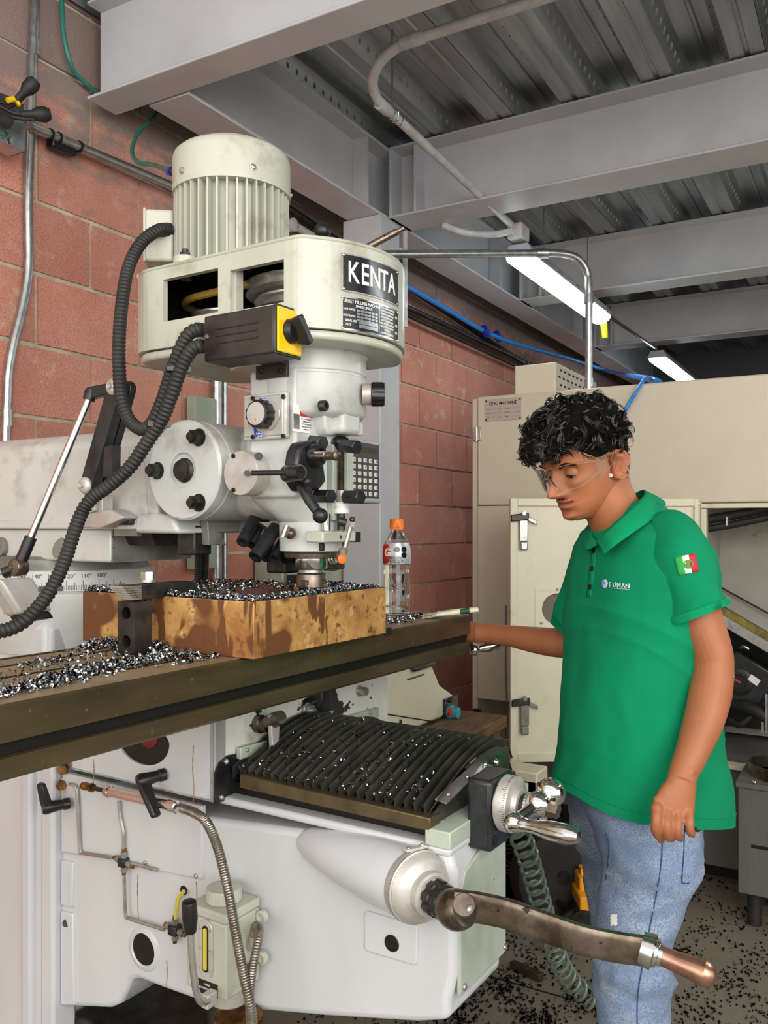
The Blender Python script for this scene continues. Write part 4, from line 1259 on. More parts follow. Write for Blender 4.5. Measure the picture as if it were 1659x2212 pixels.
# ---- knee
KX0, KX1, KF = 1.2, 1.40, .632
kp = [(131, 1725), (128, 2168), (140, 2176), (236, 2180), (258, 2170), (272, 2140), (282, 2120), (300, 2117), (345, 2135), (436, 2168), (523, 2182), (700, 2198), (900, 2211), (968, 2208)]
poly = [M(u, v, X=KX0) for u, v in kp]
poly = [V(KX0, q.y, q.z) for q in poly]
poly += [V(KX0, KF + .012, poly[-1].z + .03), V(KX0, KF, .74), V(KX0, KF, .90), V(KX0, KF + .012, .935)]
knee = MB(MF).prism(poly, (KX1 - KX0, 0, 0)).build('knee', PK, mill, bevel=.012, seg=3)
MB(MF).box(KX0 - .006, 1.50, KF + .005, 1.50, .925, .94).build('knee_shoulder', PK, mill, bevel=.006, seg=3)
q0, q1 = M(166, 1900, X=KX0 - .012), M(436, 1900, X=KX0 - .012)
MB(MF).prism([M(u, v, X=KX0 - .008) for u, v in ((135, 1668), (436, 1742), (436, 1900), (165, 1845), (135, 1842))], (.012, 0, 0)).build('side_cover', PK, knee, bevel=.002)
MB(MF).prism([M(u, v, X=KX0 - .006) for u, v in ((131, 1680), (166, 1690), (166, 1848), (131, 1842))], (.012, 0, 0)).build('gib_cover', PK, knee, bevel=.003)
MB(MF).prism([M(u, v, X=KX0 - .006) for u, v in ((131, 1858), (157, 1864), (155, 1962), (130, 1956))], (.012, 0, 0)).build('gib_cover', PK, knee, bevel=.003)
MB(MF).prism([M(u, v, X=KX0 - .006) for u, v in ((130, 1968), (157, 1975), (160, 2172), (130, 2172))], (.012, 0, 0)).build('gib_cover', PK, knee, bevel=.003)
for u, v in ((314, 1864), (423, 1893), (424, 1750)):
    MB(MF).sphere(M(u, v, X=KX0 - .009), (.003, .005, .005)).build('cover_screw', G['steel'], knee)
MB(MF).cyl(M(143, 1994, X=KX0 - .007), M(143, 1994, X=KX0 - .0055), .008).build('cover_hole', G['near_black'], knee)
# the round port in the knee wall
hq = M(312, 2050, X=KX0)
MB(MF).lathe(hq, (-1, 0, 0), [(0, .045), (.003, .042), (.005, .034), (.0015, .031)], 40).build('port_rim', PK, knee)
MB(MF).lathe(hq + V(-.0022, 0, 0), (1, 0, 0), [(0, .0325), (.001, .0001)], 32).build('port_hole', G['near_black'], knee)
# recessed plate with plug hole low on the side
MB(MF).prism([M(u, v, X=KX0 - .004) for u, v in ((786, 1973), (792, 1968), (898, 2000), (902, 2006), (900, 2082), (894, 2086), (792, 2056), (786, 2048))], (.01, 0, 0)).build('access_plate', PK, knee, bevel=.0035, seg=3)
hq = M(846, 2038, X=KX0 - .005)
MB(MF).lathe(hq, (-1, 0, 0), [(0, .014), (.0012, .013), (.0012, .0105), (-.002, .009), (-.002, .0001)], 28).build('plug_hole', G['near_black'], knee)
# side fairing running out to the elevating crank
A = V(-math.sin(rad(25)), -math.cos(rad(25)), 0)
DC = mp(893, 1908, 1.365)
rings = []
Af = V(-math.sin(rad(7)), -math.cos(rad(7)), 0)
for t, r, k in ((-.285, .004, .016), (-.265, .016, .014), (-.22, .032, .010), (-.15, .045, .006), (-.07, .0535, .002), (0, .056, 0)):
    c = DC + Af * t + V(k, 0, 0) + V(0, 0, .003 * (-t) / .1)
    a_, b__ = perp(A)
    rings.append([c + r * (math.cos(2 * math.pi * j / 40) * a_ + math.sin(2 * math.pi * j / 40) * b__) for j in range(40)])
MB(MF).loft(rings).build('crank_fairing', PK, knee)
dial = MB(MF).lathe(DC, A, [(0, .0555), (.004, .0575), (.018, .0575), (.019, .055), (.021, .055), (.022, .054), (.030, .052), (.036, .045), (.040, .036), (.041, .0345)], 56).build('elevating_dial', G['aluminium'], mill)
MB(MF).lathe(DC, A, [(.040, .0345), (.052, .0335), (.053, .029), (.058, .029)], 40).build('dial_lock_ring', G['aluminium'], dial)
mk = MB(MF)
a_, b__ = perp(A)
for j in range(100):
    t = 2 * math.pi * j / 100
    rr = math.cos(t) * a_ + math.sin(t) * b__
    L = .006 if j % 10 == 0 else .003
    mk.obox(DC + A * (.0175 - L / 2) + rr * .0576, A * (L / 2), rr.cross(A) * .0003, rr * .0002)
mk.build('dial_marks', G['black_print'], dial, kind='stuff')
# clip plate on the dial's top
tq = DC + A * .006 + V(0, 0, .058)
MB(MF).obox(tq, A.cross(V(0, 0, 1)) * .02, A * .006, V(0, 0, .002)).build('index_plate', G['paint_white'], dial, bevel=.001)
for sx in (-1, 1):
    MB(MF).sphere(tq + A.cross(V(0, 0, 1)) * .013 * sx + V(0, 0, .002), .0035).build('index_screw', G['steel'], dial)
# clutch, hub and the long curved crank
cl = MB(MF)
rings = []
for t, r, w in ((.055, .026, 0), (.058, .0275, .003), (.072, .0275, .003), (.074, .025, .0), (.078, .026, .0025), (.09, .026, .0025), (.092, .024, 0)):
    rings.append([DC + A * t + (r - w * (j % 6 < 2)) * (math.cos(2 * math.pi * j / 48) * a_ + math.sin(2 * math.pi * j / 48) * b__) for j in range(48)])
cl.loft(rings).build('crank_clutch', G['steel_dark'], mill)
HB = DC + A * .09
hub = MB(MF).lathe(HB, A, [(0, .0245), (.006, .027), (.018, .0295), (.030, .0285), (.04, .024), (.046, .0185), (.05, .0165)], 36).build('elevating_crank', G['steel_worn'], mill)
HT = mp(1003, 1958, 1.205)
MB(MF).lathe(HB + A * .045, HT - HB - A * .045, [(0, .016), (.02, .0165), ((HT - HB - A * .045).length + .008, .0165), ((HT - HB - A * .045).length + .010, .015)], 28).build('hub_end', G['steel_worn'], hub)
MB(MF).sphere(HT + A * .012, (.007, .005, .007)).build('hub_rivet', G['steel'], hub)
cp = smoothpath([mp(985, 1955, 1.245), mp(1030, 1960, 1.235), mp(1100, 1975, 1.22), mp(1180, 2003, 1.20), mp(1260, 2030, 1.185), mp(1340, 2047, 1.175), mp(1405, 2055, 1.165)], 6)
hh = [.0225, .0225, .0218, .0212, .0212, .0212, .0205]
rings = []
for i, q in enumerate(cp):
    t = i / (len(cp) - 1)
    h = np.interp(t, [k / 6 for k in range(7)], hh)
    tg = (cp[min(i + 1, len(cp) - 1)] - cp[max(i - 1, 0)]).normalized()
    up = (V(0, 0, 1) - tg * tg.z).normalized()
    sd = tg.cross(up)
    rings.append([q + up * h * math.sin(a) * (1 if abs(math.sin(a)) < .9 else .98) + sd * .0085 * math.copysign(abs(math.cos(a)) ** .45, math.cos(a)) for a in [2 * math.pi * j / 20 for j in range(20)]])
MB(MF).loft(rings).build('crank_arm', G['steel_worn'], hub)
e0, e1 = mp(1404, 2054, 1.165), mp(1548, 2114, 1.13)
dd = e1 - e0
L = dd.length
MB(MF).lathe(e0, dd, [(-.012, .021), (-.002, .023), (.004, .0235), (.006, .019), (.010, .0185), (.011, .015), (.016, .0145)], 28).build('handle_socket', G['steel_bright'], hub)
mat('worn_copper', lin('#b98d77'), 0.3, 0.85, c2=lin('#8f6a58'), ns=12, rvar=0.1)
MB(MF).lathe(e0, dd, [(.014, .0125), (.02, .013), (.035, .0135), (.05, .015), (.07, .0172), (L * .8, .0178), (L - .012, .0165), (L - .005, .0135), (L - .001, .008), (L, .001)], 28).build('handle_grip', G['worn_copper'], hub)

# knee front plate
MB(MF).prism([(KX0 + .012, KF - .004, .70), (KX1 - .014, KF - .004, .70), (KX1 - .014, KF - .004, .915), (1.30, KF - .004, .915), (KX0 + .03, KF - .004, .895), (KX0 + .012, KF - .004, .865)], (0, .008, 0)).build('front_plate', G['paint_green_grey'], knee, bevel=.003)
for x, z in ((KX0 + .024, .86), (KX0 + .024, .712), (KX1 - .022, .712)):
    MB(MF).sphere((x, KF - .005, z), (.0055, .004, .0055)).build('plate_screw', G['steel'], knee)

# knee slide rail, bellows and end fittings
MB(MF).prism([M(517, 1672, X=1.192), M(929, 1768, X=1.192), M(929, 1797, X=1.192), M(517, 1702, X=1.192)], (.035, 0, 0)).build('slide_rail', G['table_steel'], mill, bevel=.002)
MB(MF).box(1.192, 1.505, KF + .004, KF + .05, .938, .966).build('rail_end', G['paint_green_grey'], mill, bevel=.002)
MB(MF).box(1.465, 1.505, KF + .03, SYF, .938, .985).build('slide_rail', G['table_steel'], mill, bevel=.002)
MB(MF).box(1.225, 1.47, KF + .03, SYF + .01, .938, .962).build('rail_bed', G['near_black'], mill)
mat('bellows', lin('#3a3931'), 0.36, c2=lin('#2a2a25'), ns=16, c3=lin('#595443'), ns3=24, lo3=.6, hi3=.75, rvar=0.1)
NP = 23
ys = []
for k in range(2 * NP + 1):
    t = k / (2 * NP)
    ys.append(SYF - .006 + (KF + .048 - SYF + .006) * t)
xs = [1.206 + (1.50 - 1.206) * (j / 26) for j in range(27)]


def arch(x):
    t = (x - 1.206) / .294
    return .985 + .062 * math.sin(min(1, t * 1.05) * math.pi * .62) ** 1.0 * (1 if t < .8 else 1 - (t - .8) * .9)


grid = []
for k, y_ in enumerate(ys):
    up = k % 2 == 0
    lean = -.006 if up else .0
    row = []
    for x in xs:
        bow = .018 * math.sin((x - 1.206) / .294 * math.pi) * -1
        row.append((x, y_ + lean + bow * (1 - abs(2 * k / (2 * NP) - 1)) * .6, arch(x) + (.011 if up else -.012)))
    grid.append(row)
bl_ = MB(MF).loft(grid, caps=False, closed=False).build('bellows', G['bellows'], mill, smooth=0)
so = bl_.modifiers.new('thick', 'SOLIDIFY')
so.thickness = .0016
MB(MF).prism([(x, KF + .046, arch(x) - .004) for x in xs] + [(xs[-1], KF + .046, .962), (xs[0], KF + .046, .962)], (0, -.003, 0)).build('bellows_end', G['bellows'], mill)
# steel strips that hold the bellows down at the front
q0, q1 = M(950, 1735, Y=.66), M(1042, 1655, Y=.64)
MB(MF).loft([[q + V(0, -.011, 0) * 1 + V(0, 0, .001), q + V(0, .011, 0) + V(0, 0, .004), q + V(0, .011, 0) + V(0, 0, .006), q + V(0, -.011, 0) + V(0, 0, .003)] for q in (M(952, 1736, Y=.672), M(1000, 1690, Y=.668), M(1040, 1655, Y=.662), M(1052, 1655, Y=.66))]).build('hold_down_strip', G['steel'], mill)
for u, v in ((968, 1716), (1010, 1678)):
    MB(MF).sphere(M(u, v, Y=.66), (.004, .004, .003)).build('strip_screw', G['steel_bright'], mill)
MB(MF).loft([[q + V(-.009, 0, 0), q + V(.009, .0, 0), q + V(.009, .002, .002), q + V(-.009, .002, .002)] for q in (M(1076, 1600, Y=.70), M(1070, 1622, Y=.68), M(1082, 1634, Y=.67), M(1072, 1648, Y=.66))]).build('hold_down_strip', G['steel_bright'], mill)
MB(MF).sphere(M(1071, 1646, Y=.655), (.007, .007, .006)).build('strip_bolt', G['steel_bright'], mill)
MB(MF).sphere(M(1048, 1652, Y=.655), (.005, .005, .005)).build('strip_bolt', G['steel_bright'], mill)

# ---- cross-feed bracket and ball crank on the knee front
br = MB(MF).box(1.262, 1.352, KF - .034, KF + .012, .918, 1.035).build('feed_bracket', G['black_paint'], mill, bevel=.008, seg=3)
for x, z in ((1.278, 1.018), (1.336, 1.018), (1.278, .935), (1.336, .935)):
    MB(MF).lathe((x, KF - .0345, z), (0, -1, 0), [(0, .0095), (.0004, .0095), (.0004, .007), (-.003, .006), (-.003, .0001)], 18).build('bracket_bolt', G['steel_dark'], br)
FC = V(1.307, KF - .034, .990)
DY = V(0, -1, 0)
fd = MB(MF).lathe(FC, DY, [(0, .042), (.003, .042), (.004, .046), (.005, .046), (.022, .046), (.024, .0445), (.026, .030), (.034, .027), (.035, .020)], 56).build('cross_feed_dial', G['aluminium'], mill)
mk = MB(MF)
for j in range(80):
    t = 2 * math.pi * j / 80
    rr = V(math.cos(t), 0, math.sin(t))
    L_ = .008 if j % 10 == 0 else .004
    mk.obox(FC + DY * (.0215 - L_ / 2) + rr * .0461, DY * (L_ / 2), rr.cross(DY) * .0003, rr * .0002)
mk.build('dial_marks', G['black_print'], fd, kind='stuff')
MB(MF).lathe(FC, DY, [(.034, .0195), (.044, .0195)], 32).build('dial_nut', G['steel_dark'], fd)
mb = MB(MF)
rings = [[FC + DY * t + (r - .0008 * (j % 2)) * V(math.cos(2 * math.pi * j / 60), 0, math.sin(2 * math.pi * j / 60)) for j in range(60)] for t, r in ((.042, .022), (.044, .024), (.054, .024), (.056, .022))]
mb.loft(rings).build('knurled_nut', G['steel'], fd)
MB(MF).cyl(FC + DY * .05, FC + DY * .085, .011).build('feed_shaft', G['steel_bright'], fd)
C0 = mp(1163, 1737, 1.375)
b_big, b_small = mp(1190, 1712, 1.40), mp(1111, 1777, 1.335)
cr = MB(MF).sphere(C0, .021).build('ball_crank', G['chrome'], mill)
C0p = (b_big + b_small) / 2
MB(MF).tube([b_big, C0, b_small], .0105, 18).build('crank_bar', G['chrome'], cr)
MB(MF).sphere(b_big, .024).build('counter_ball', G['chrome'], cr)
MB(MF).sphere(b_small, .0165).build('small_ball', G['chrome'], cr)
MB(MF).hexnut(C0 + DY * .014 - V(0,0,.004), C0 + DY * .034 - V(0,0,.006), .0125).build('crank_nut', G['steel_worn'], cr)
g0, g1 = b_small, mp(1254, 1809, 1.25)
dd = g1 - g0
L = dd.length
MB(MF).lathe(g0, dd, [(.012, .0105), (.02, .0115), (.024, .010), (.04, .0105), (L * .55, .0148), (L * .8, .0158), (L - .012, .013), (L - .002, .008), (L, .001)], 26).build('crank_handle', G['steel_bright'], cr)

# ---- lubricator, oil lines and armoured hose on the knee's left side
LX = 1.105
lc = M(487, 1990, X=LX)
y0l, y1l = M(489, 2000, X=LX).y, M(404, 2000, X=LX).y
zt, zb3 = M(480, 1975, X=LX).z, M(480, 2160, X=LX).z
lub = MB(MF).box(LX, LX + .088, y0l, y1l, zb3, zt - .018).build('lubricator', PC, mill, bevel=.003)
MB(MF).box(LX - .001, LX + .089, y0l - .001, y1l + .001, zt - .0175, zt).build('tank_lid', PC, lub, bevel=.004)
ccap = V(LX + .044, (y0l + y1l) / 2, zt)
rings = []
for t, r, w in ((0, .030, 0), (.002, .0325, .0012), (.02, .0325, .0012), (.024, .0305, 0), (.0245, .022, 0)):
    rings.append([ccap + V((r - w * (j % 3 == 0)) * math.cos(2 * math.pi * j / 84), (r - w * (j % 3 == 0)) * math.sin(2 * math.pi * j / 84), t) for j in range(84)])
MB(MF).loft(rings).build('filler_cap', PC, lub)
MB(MF).lathe(ccap + V(0, 0, .0243), (0, 0, 1), [(0, .019), (.0008, .018), (.0008, .0001)], 32).build('cap_badge', G['aluminium'], lub)
wy = M(447, 2050, X=LX).y
zw0, zw1 = M(445, 2110, X=LX).z, M(445, 1985, X=LX).z
def capsule(x, y_, z0, z1, r, th, n=12):
    pts = [(x, y_ + r * math.cos(a), z1 - r + r * math.sin(a)) for a in [math.pi * i / n for i in range(n + 1)]]
    pts += [(x, y_ + r * math.cos(a), z0 + r + r * math.sin(a)) for a in [math.pi + math.pi * i / n for i in range(n + 1)]]
    return MB(MF).prism(pts, (-th, 0, 0))
capsule(LX, wy, zw0, zw1, .0155, .004).build('sight_frame', G['aluminium'], lub, bevel=.001)
capsule(LX - .004, wy, zw0 + .010, zw1 - .010, .0075, .0005).build('sight_slot', G['near_black'], lub)
capsule(LX - .0044, wy, zw0 + .014, zw1 - .014, .0042, .0015).build('sight_glass', G['oil_sight'], lub)
for k in range(3):
    for sy in (-1, 1):
        MB(MF).sphere((LX - .0042, wy + sy * .0115, zw0 + .016 + k * (zw1 - zw0 - .032) / 2), .002).build('sight_screw', G['steel'], lub)
lq0, lq1 = M(426, 2145, X=LX - .0006), M(470, 2125, X=LX - .0006)
MB(MF).box(LX - .001, LX, lq1.y, lq0.y, M(450, 2150, X=LX).z, M(450, 2120, X=LX).z).build('tank_label', G['black_print'], lub)
for k, s_ in enumerate(('MODEL', 'MAX PRESSURE 3.5MPa')):
    vs, fs = text_mesh(s_, .0045, V(LX - .0012, (lq0.y + lq1.y) / 2, M(450, 2128 + k * 9, X=LX).z), (0, -1, 0), (0, 0, 1), .0002)
    MB(MF).add(vs, fs).build('label_text', G['white_print'], lub, smooth=0)
MB(MF).lathe(V(LX + .05, (y0l + y1l) / 2 - .008, zb3), (0, 0, -1), [(0, .034), (.03, .034), (.034, .030), (.036, .022)], 32).build('pump_body', G['aluminium'], lub)
for z_ in (zt - .03, zb3 + .045):
    MB(MF).lathe(V(LX + .084, y0l - .012, z_), (-1, 0, 0), [(0, .012), (.008, .012), (.009, .0105), (.009, .007), (.006, .006), (.006, .0001)], 20).build('mount_lug', PC, lub)
hp0 = mp(437, 2158, 1.44)
lvp = smoothpath([mp(452, 2160, 1.47), mp(436, 2165, 1.44), mp(424, 2140, 1.43), mp(416, 2080, 1.425), mp(411, 2010, 1.42)], 6)
MB(MF).tube(lvp, .0062, 12).build('pump_lever', G['steel'], lub)
MB(MF).lathe(mp(412, 2014, 1.42), mp(408, 1942, 1.415) - mp(412, 2014, 1.42), [(0, .009), (.004, .0105), (.025, .013), (.05, .0125), (.0535, .0115), (.055, .009)], 20).build('lever_grip', G['black_plastic'], lub)
MB(MF).obox(mp(452, 2158, 1.47), V(.012, 0, 0), V(0, .008, 0), V(0, 0, .012)).build('lever_pivot', G['aluminium'], lub, bevel=.002)

XO = KX0 - .014


def ol(pts, r=.0036, name='oil_line', m='steel'):
    return MB(MF).tube(smoothpath([M(u, v, X=XO) for u, v in pts], 4), r, 8).build(name, G[m], mill)


ol(((150, 1694), (163, 1698), (167, 1715), (170, 1780), (173, 1838), (180, 1843), (245, 1853)))
ol(((257, 1730), (260, 1765), (267, 1800), (267, 1838)))
ol(((268, 1886), (270, 1950), (272, 1978), (280, 1984), (355, 2008)))
ol(((285, 1865), (312, 1872), (340, 1880)))
ol(((397, 1925), (385, 1945), (379, 1985)), .0042, 'oil_line', 'oil_sight')
for (u, v, s_) in ((268, 1862, 1), (378, 2008, 1.1)):
    q = M(u, v, X=XO)
    f = MB(MF).obox(q, V(.010, 0, 0), V(0, .010 * s_, 0), V(0, 0, .009 * s_)).build('oil_manifold', G['steel_dark'], mill, bevel=.003)
    for dv in (V(0, .022, .003), V(0, -.022, -.003), V(0, 0, .021), V(0, 0, -.02)):
        MB(MF).hexnut(q + dv * .4, q + dv, .0068).build('compression_nut', G['cast_grey'], f)
        MB(MF).hexnut(q + dv, q + dv * 1.3, .0045).build('olive', G['brass_fit'], f)
for u, v in ((140, 1660), (137, 1694)):
    q = M(u, v, X=KX0 - .006)
    MB(MF).hexnut(q + V(.004, .006, 0), q + V(-.012, -.008, 0), .0105).build('elbow_fitting', G['brass_fit'], mill)
hq = M(397, 1923, X=KX0 - .001)
MB(MF).cyl(hq, hq + V(-.001, 0, 0), .009).build('line_hole', G['near_black'], knee)
# pneumatic-looking metering cylinder under the saddle, and its armoured hose
c0, c1 = M(178, 1697, X=SXL - .02), M(402, 1748, X=SXL - .035)
dd = c1 - c0
L = dd.length
mc = MB(MF).lathe(c0 + dd * .25, dd, [(0, .0105), (.002, .0115), (.012, .0115), (.014, .0098), (L * .6, .0098), (L * .6 + .002, .0118), (L * .6 + .022, .0118), (L * .6 + .024, .009)], 24).build('metering_cylinder', G['steel_bright'], mill)
MB(MF).lathe(c0, dd, [(0, .007), (.012, .0085), (.014, .0075), (.025, .0075), (.027, .009), (.034, .009)], 14).build('cylinder_nut', G['brass_fit'], mc)
MB(MF).cyl(c0 + dd * .1, c0 + dd * .26, .0045).build('cylinder_rod', G['steel_dark'], mc)


def armoured(pts, r=.0088):
    pts = resample(smoothpath(pts, 14), .0014)
    return MB(MF).tube(pts, [r * (1 - .14 * (k % 3 == 1)) for k in range(len(pts))], 12)


mat('armour', lin('#9a948a'), 0.35, 0.9, c2=lin('#7d776c'), ns=40)
armoured([c1 - dd * .03, M(418, 1755, X=SXL - .045), M(445, 1775, X=1.11), M(470, 1830, X=1.095), M(492, 1920, X=1.085), M(508, 2010, X=1.08), M(525, 2100, X=1.075), M(542, 2180, X=1.07), M(548, 2260, X=1.07)]).build('armoured_hose', G['armour'], mill)
armoured([M(541, 2240, X=1.085), M(540, 2150, X=1.085), M(548, 2080, X=1.09), M(557, 2035, X=1.105), M(560, 2008, X=1.13), M(552, 1999, X=1.15), M(548, 2020, X=1.16)], .0075).build('armoured_hose', G['armour'], mill)
MB(MF).cyl(M(547, 2022, X=1.16), M(545, 2052, X=1.16), .008).build('hose_ferrule', G['steel'], mill)
MB(MF).hexnut(M(544, 2080, X=1.165), M(542, 2105, X=1.165), .010).build('hose_fitting', G['brass_fit'], mill)
# drum under the pump
dq = M(515, 2195, X=1.15)
MB(MF).lathe((dq.x, dq.y, .42), (0, 0, 1), [(0, .042), (.12, .042), (dq.z - .42 - .012, .042), (dq.z - .42 - .012, .038), (dq.z - .42, .038)], 32).build('drain_pipe', PK, mill)
MB(MF).lathe((dq.x, dq.y, dq.z - .012), (0, 0, 1), [(0, .0435), (.014, .0435)], 32).build('drain_band', G['brass_fit'], mill)
MB(MF).lathe((dq.x, dq.y, .16), (0, 0, 1), [(0, .05), (.26, .045)], 32).build('drain_post', PK, mill)

# ---- hoses of the electrical feed
HW = lambda *q: [mp(u, v, d) for u, v, d in q]
hose(MB(MF), HW((366, 497, 1.715), (343, 497, 1.69), (305, 525, 1.66), (277, 580, 1.63), (263, 660, 1.60), (257, 740, 1.58), (258, 810, 1.57), (262, 860, 1.56), (278, 905, 1.55), (305, 927, 1.53), (330, 912, 1.51), (352, 860, 1.50), (375, 790, 1.49), (405, 725, 1.48), (438, 707, 1.48)), .0125).build('corrugated_hose', G['black_rubber'], mill)
hose(MB(MF), HW((438, 745, 1.47), (415, 755, 1.47), (393, 790, 1.475), (372, 850, 1.485), (350, 905, 1.50), (318, 955, 1.51), (280, 1010, 1.52), (235, 1050, 1.53), (200, 1075, 1.54), (178, 1105, 1.54), (160, 1150, 1.52), (140, 1210, 1.50), (112, 1270, 1.47), (75, 1320, 1.44), (30, 1355, 1.42), (-40, 1372, 1.40)), .0125).build('corrugated_hose', G['black_rubber'], mill)
for u, v, d in ((385, 798, 1.48), (343, 917, 1.505), (110, 1272, 1.47)):
    q = mp(u, v, d)
    MB(MF).obox(q, V(.016, -.012, 0), V(.004, .006, 0), V(0, 0, .004)).build('cable_tie', G['black_plastic'], mill)

# rusty oil runs dried on the paint
mat('oil_run', lin('#7d4a2c'), 0.55, c2=lin('#a98a68'), ns=60)
for x_, pts in ((SXL - .0004, ((202, 1640), (203, 1665), (202, 1694))), (SXL - .0004, ((418, 1610), (416, 1660), (419, 1700), (417, 1736))), (KX0 - .0005, ((424, 1905), (425, 1930), (423, 1960))),
               (KX0 - .0005, ((298, 1890), (297, 1930), (299, 1990))), (KX0 - .0005, ((360, 2075), (361, 2105), (359, 2130)))):
    w_ = .0011
    cs_ = smoothpath([M(u, v, X=x_) for u, v in pts], 5)
    MB(MF).loft([[q + V(0, w_ * (1 + .5 * math.sin(9 * i)), 0), q + V(-.0004, 0, 0), q + V(0, -w_, 0)] for i, q in enumerate(cs_)]).build('oil_run', G['oil_run'], mill)

# ================================================================== what lies on the machine
def bronze():
    m = mat('bronze', lin('#c99a5c'), 0.5, 0.25, c2=lin('#9c6a38'), ns=13, lo=.38, hi=.62, c3=lin('#6e4520'), ns3=55, lo3=.56, hi3=.68, bump=0.0008, bs=120, rvar=0.12, c4=lin('#e0bd88'), ns4=24, lo4=.58, hi4=.7)
    nt = m.node_tree
    N, L = nt.nodes, nt.links
    P = N['Principled BSDF']
    src = P.inputs['Base Color'].links[0].from_socket
    geo = N.new('ShaderNodeNewGeometry')
    mp_ = N.new('ShaderNodeMapping')
    mp_.inputs['Scale'].default_value = (26, 26, 5)          # oil runs drawn downwards
    L.new(geo.outputs['Position'], mp_.inputs['Vector'])
    n1 = N.new('ShaderNodeTexNoise')
    n1.inputs['Scale'].default_value = 0.55
    n1.inputs['Detail'].default_value = 5
    n1.inputs['Distortion'].default_value = 0.6
    L.new(mp_.outputs['Vector'], n1.inputs['Vector'])
    r = N.new('ShaderNodeMapRange')
    r.inputs['From Min'].default_value, r.inputs['From Max'].default_value = .555, .575
    L.new(n1.outputs['Fac'], r.inputs['Value'])
    n2 = N.new('ShaderNodeTexNoise')
    n2.inputs['Scale'].default_value = 9
    L.new(geo.outputs['Position'], n2.inputs['Vector'])
    r2 = N.new('ShaderNodeMapRange')
    r2.inputs['From Min'].default_value, r2.inputs['From Max'].default_value = .56, .6
    L.new(n2.outputs['Fac'], r2.inputs['Value'])
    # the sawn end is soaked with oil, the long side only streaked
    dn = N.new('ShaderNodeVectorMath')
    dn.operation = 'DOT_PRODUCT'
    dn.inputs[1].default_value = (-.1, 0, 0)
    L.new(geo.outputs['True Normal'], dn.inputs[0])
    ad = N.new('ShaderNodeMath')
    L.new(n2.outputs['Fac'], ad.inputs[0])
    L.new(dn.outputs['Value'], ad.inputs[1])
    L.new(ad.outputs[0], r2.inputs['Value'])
    mxx = N.new('ShaderNodeMath')
    mxx.operation = 'MAXIMUM'
    L.new(r.outputs['Result'], mxx.inputs[0])
    L.new(r2.outputs['Result'], mxx.inputs[1])
    mx = N.new('ShaderNodeMix')
    mx.data_type = 'RGBA'
    L.new(mxx.outputs[0], mx.inputs['Factor'])
    L.new(src, mx.inputs['A'])
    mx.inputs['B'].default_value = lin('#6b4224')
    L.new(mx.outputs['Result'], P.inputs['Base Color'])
    return m


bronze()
mat('bronze_cut', lin('#3a3128'), 0.35, 0.6, c2=lin('#5a4630'), ns=30, lo=.4, hi=.7, stretch=(1, 6, 1))
BX0, BX1, BY0, BY1, BZ = 1.055, 1.455, .922, 1.345, 1.326
blk = thing('workpiece_block', 'thick rust brown bronze block clamped on the table under the cutter', 'metal block', (1.25, 1.13, TZ), MF)
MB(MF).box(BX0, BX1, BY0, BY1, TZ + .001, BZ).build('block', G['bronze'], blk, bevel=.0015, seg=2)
MB(MF).box(BX0 + .002, BX1 - .002, BY0 + .002, BY1 - .002, BZ, BZ + .0006).build('milled_face', G['bronze_cut'], blk)

# cutter in the spindle
cut = thing('face_mill', 'steel face mill cutter in the spindle just above the bronze block', 'cutter', (SX, SY, BZ), MF)
MB(MF).lathe((SX, SY, BZ), (0, 0, 1), [(.030, .0175), (.033, .018), (.0345, .0245), (.0405, .0245), (.041, .018)], 36).build('arbor', G['steel'], cut)
n = 64
rings = []
for z, r, w in ((.005, .0255, .009), (.007, .0285, .009), (.018, .0285, .008), (.021, .028, .0), (.0305, .0275, 0), (.033, .025, 0)):
    rings.append([(SX + (r - w * (j % 16 < 5)) * math.cos(2 * math.pi * j / n), SY + (r - w * (j % 16 < 5)) * math.sin(2 * math.pi * j / n), BZ + z) for j in range(n)])
MB(MF).loft(rings).build('cutter_body', G['steel_worn'], cut)
for k in range(4):
    a = 2 * math.pi * (k * 16 + 5.5) / n
    dr, tg = V(math.cos(a), math.sin(a), 0), V(-math.sin(a), math.cos(a), 0)
    MB(MF).obox(V(SX, SY, BZ + .0065) + dr * .0275, dr * .005, tg * .0022, V(0, 0, .0058)).build('insert', G['brass_fit'] if k % 2 else G['steel_bright'], cut, bevel=.0008)

# clamping set
def step_holes(mb):
    return mb


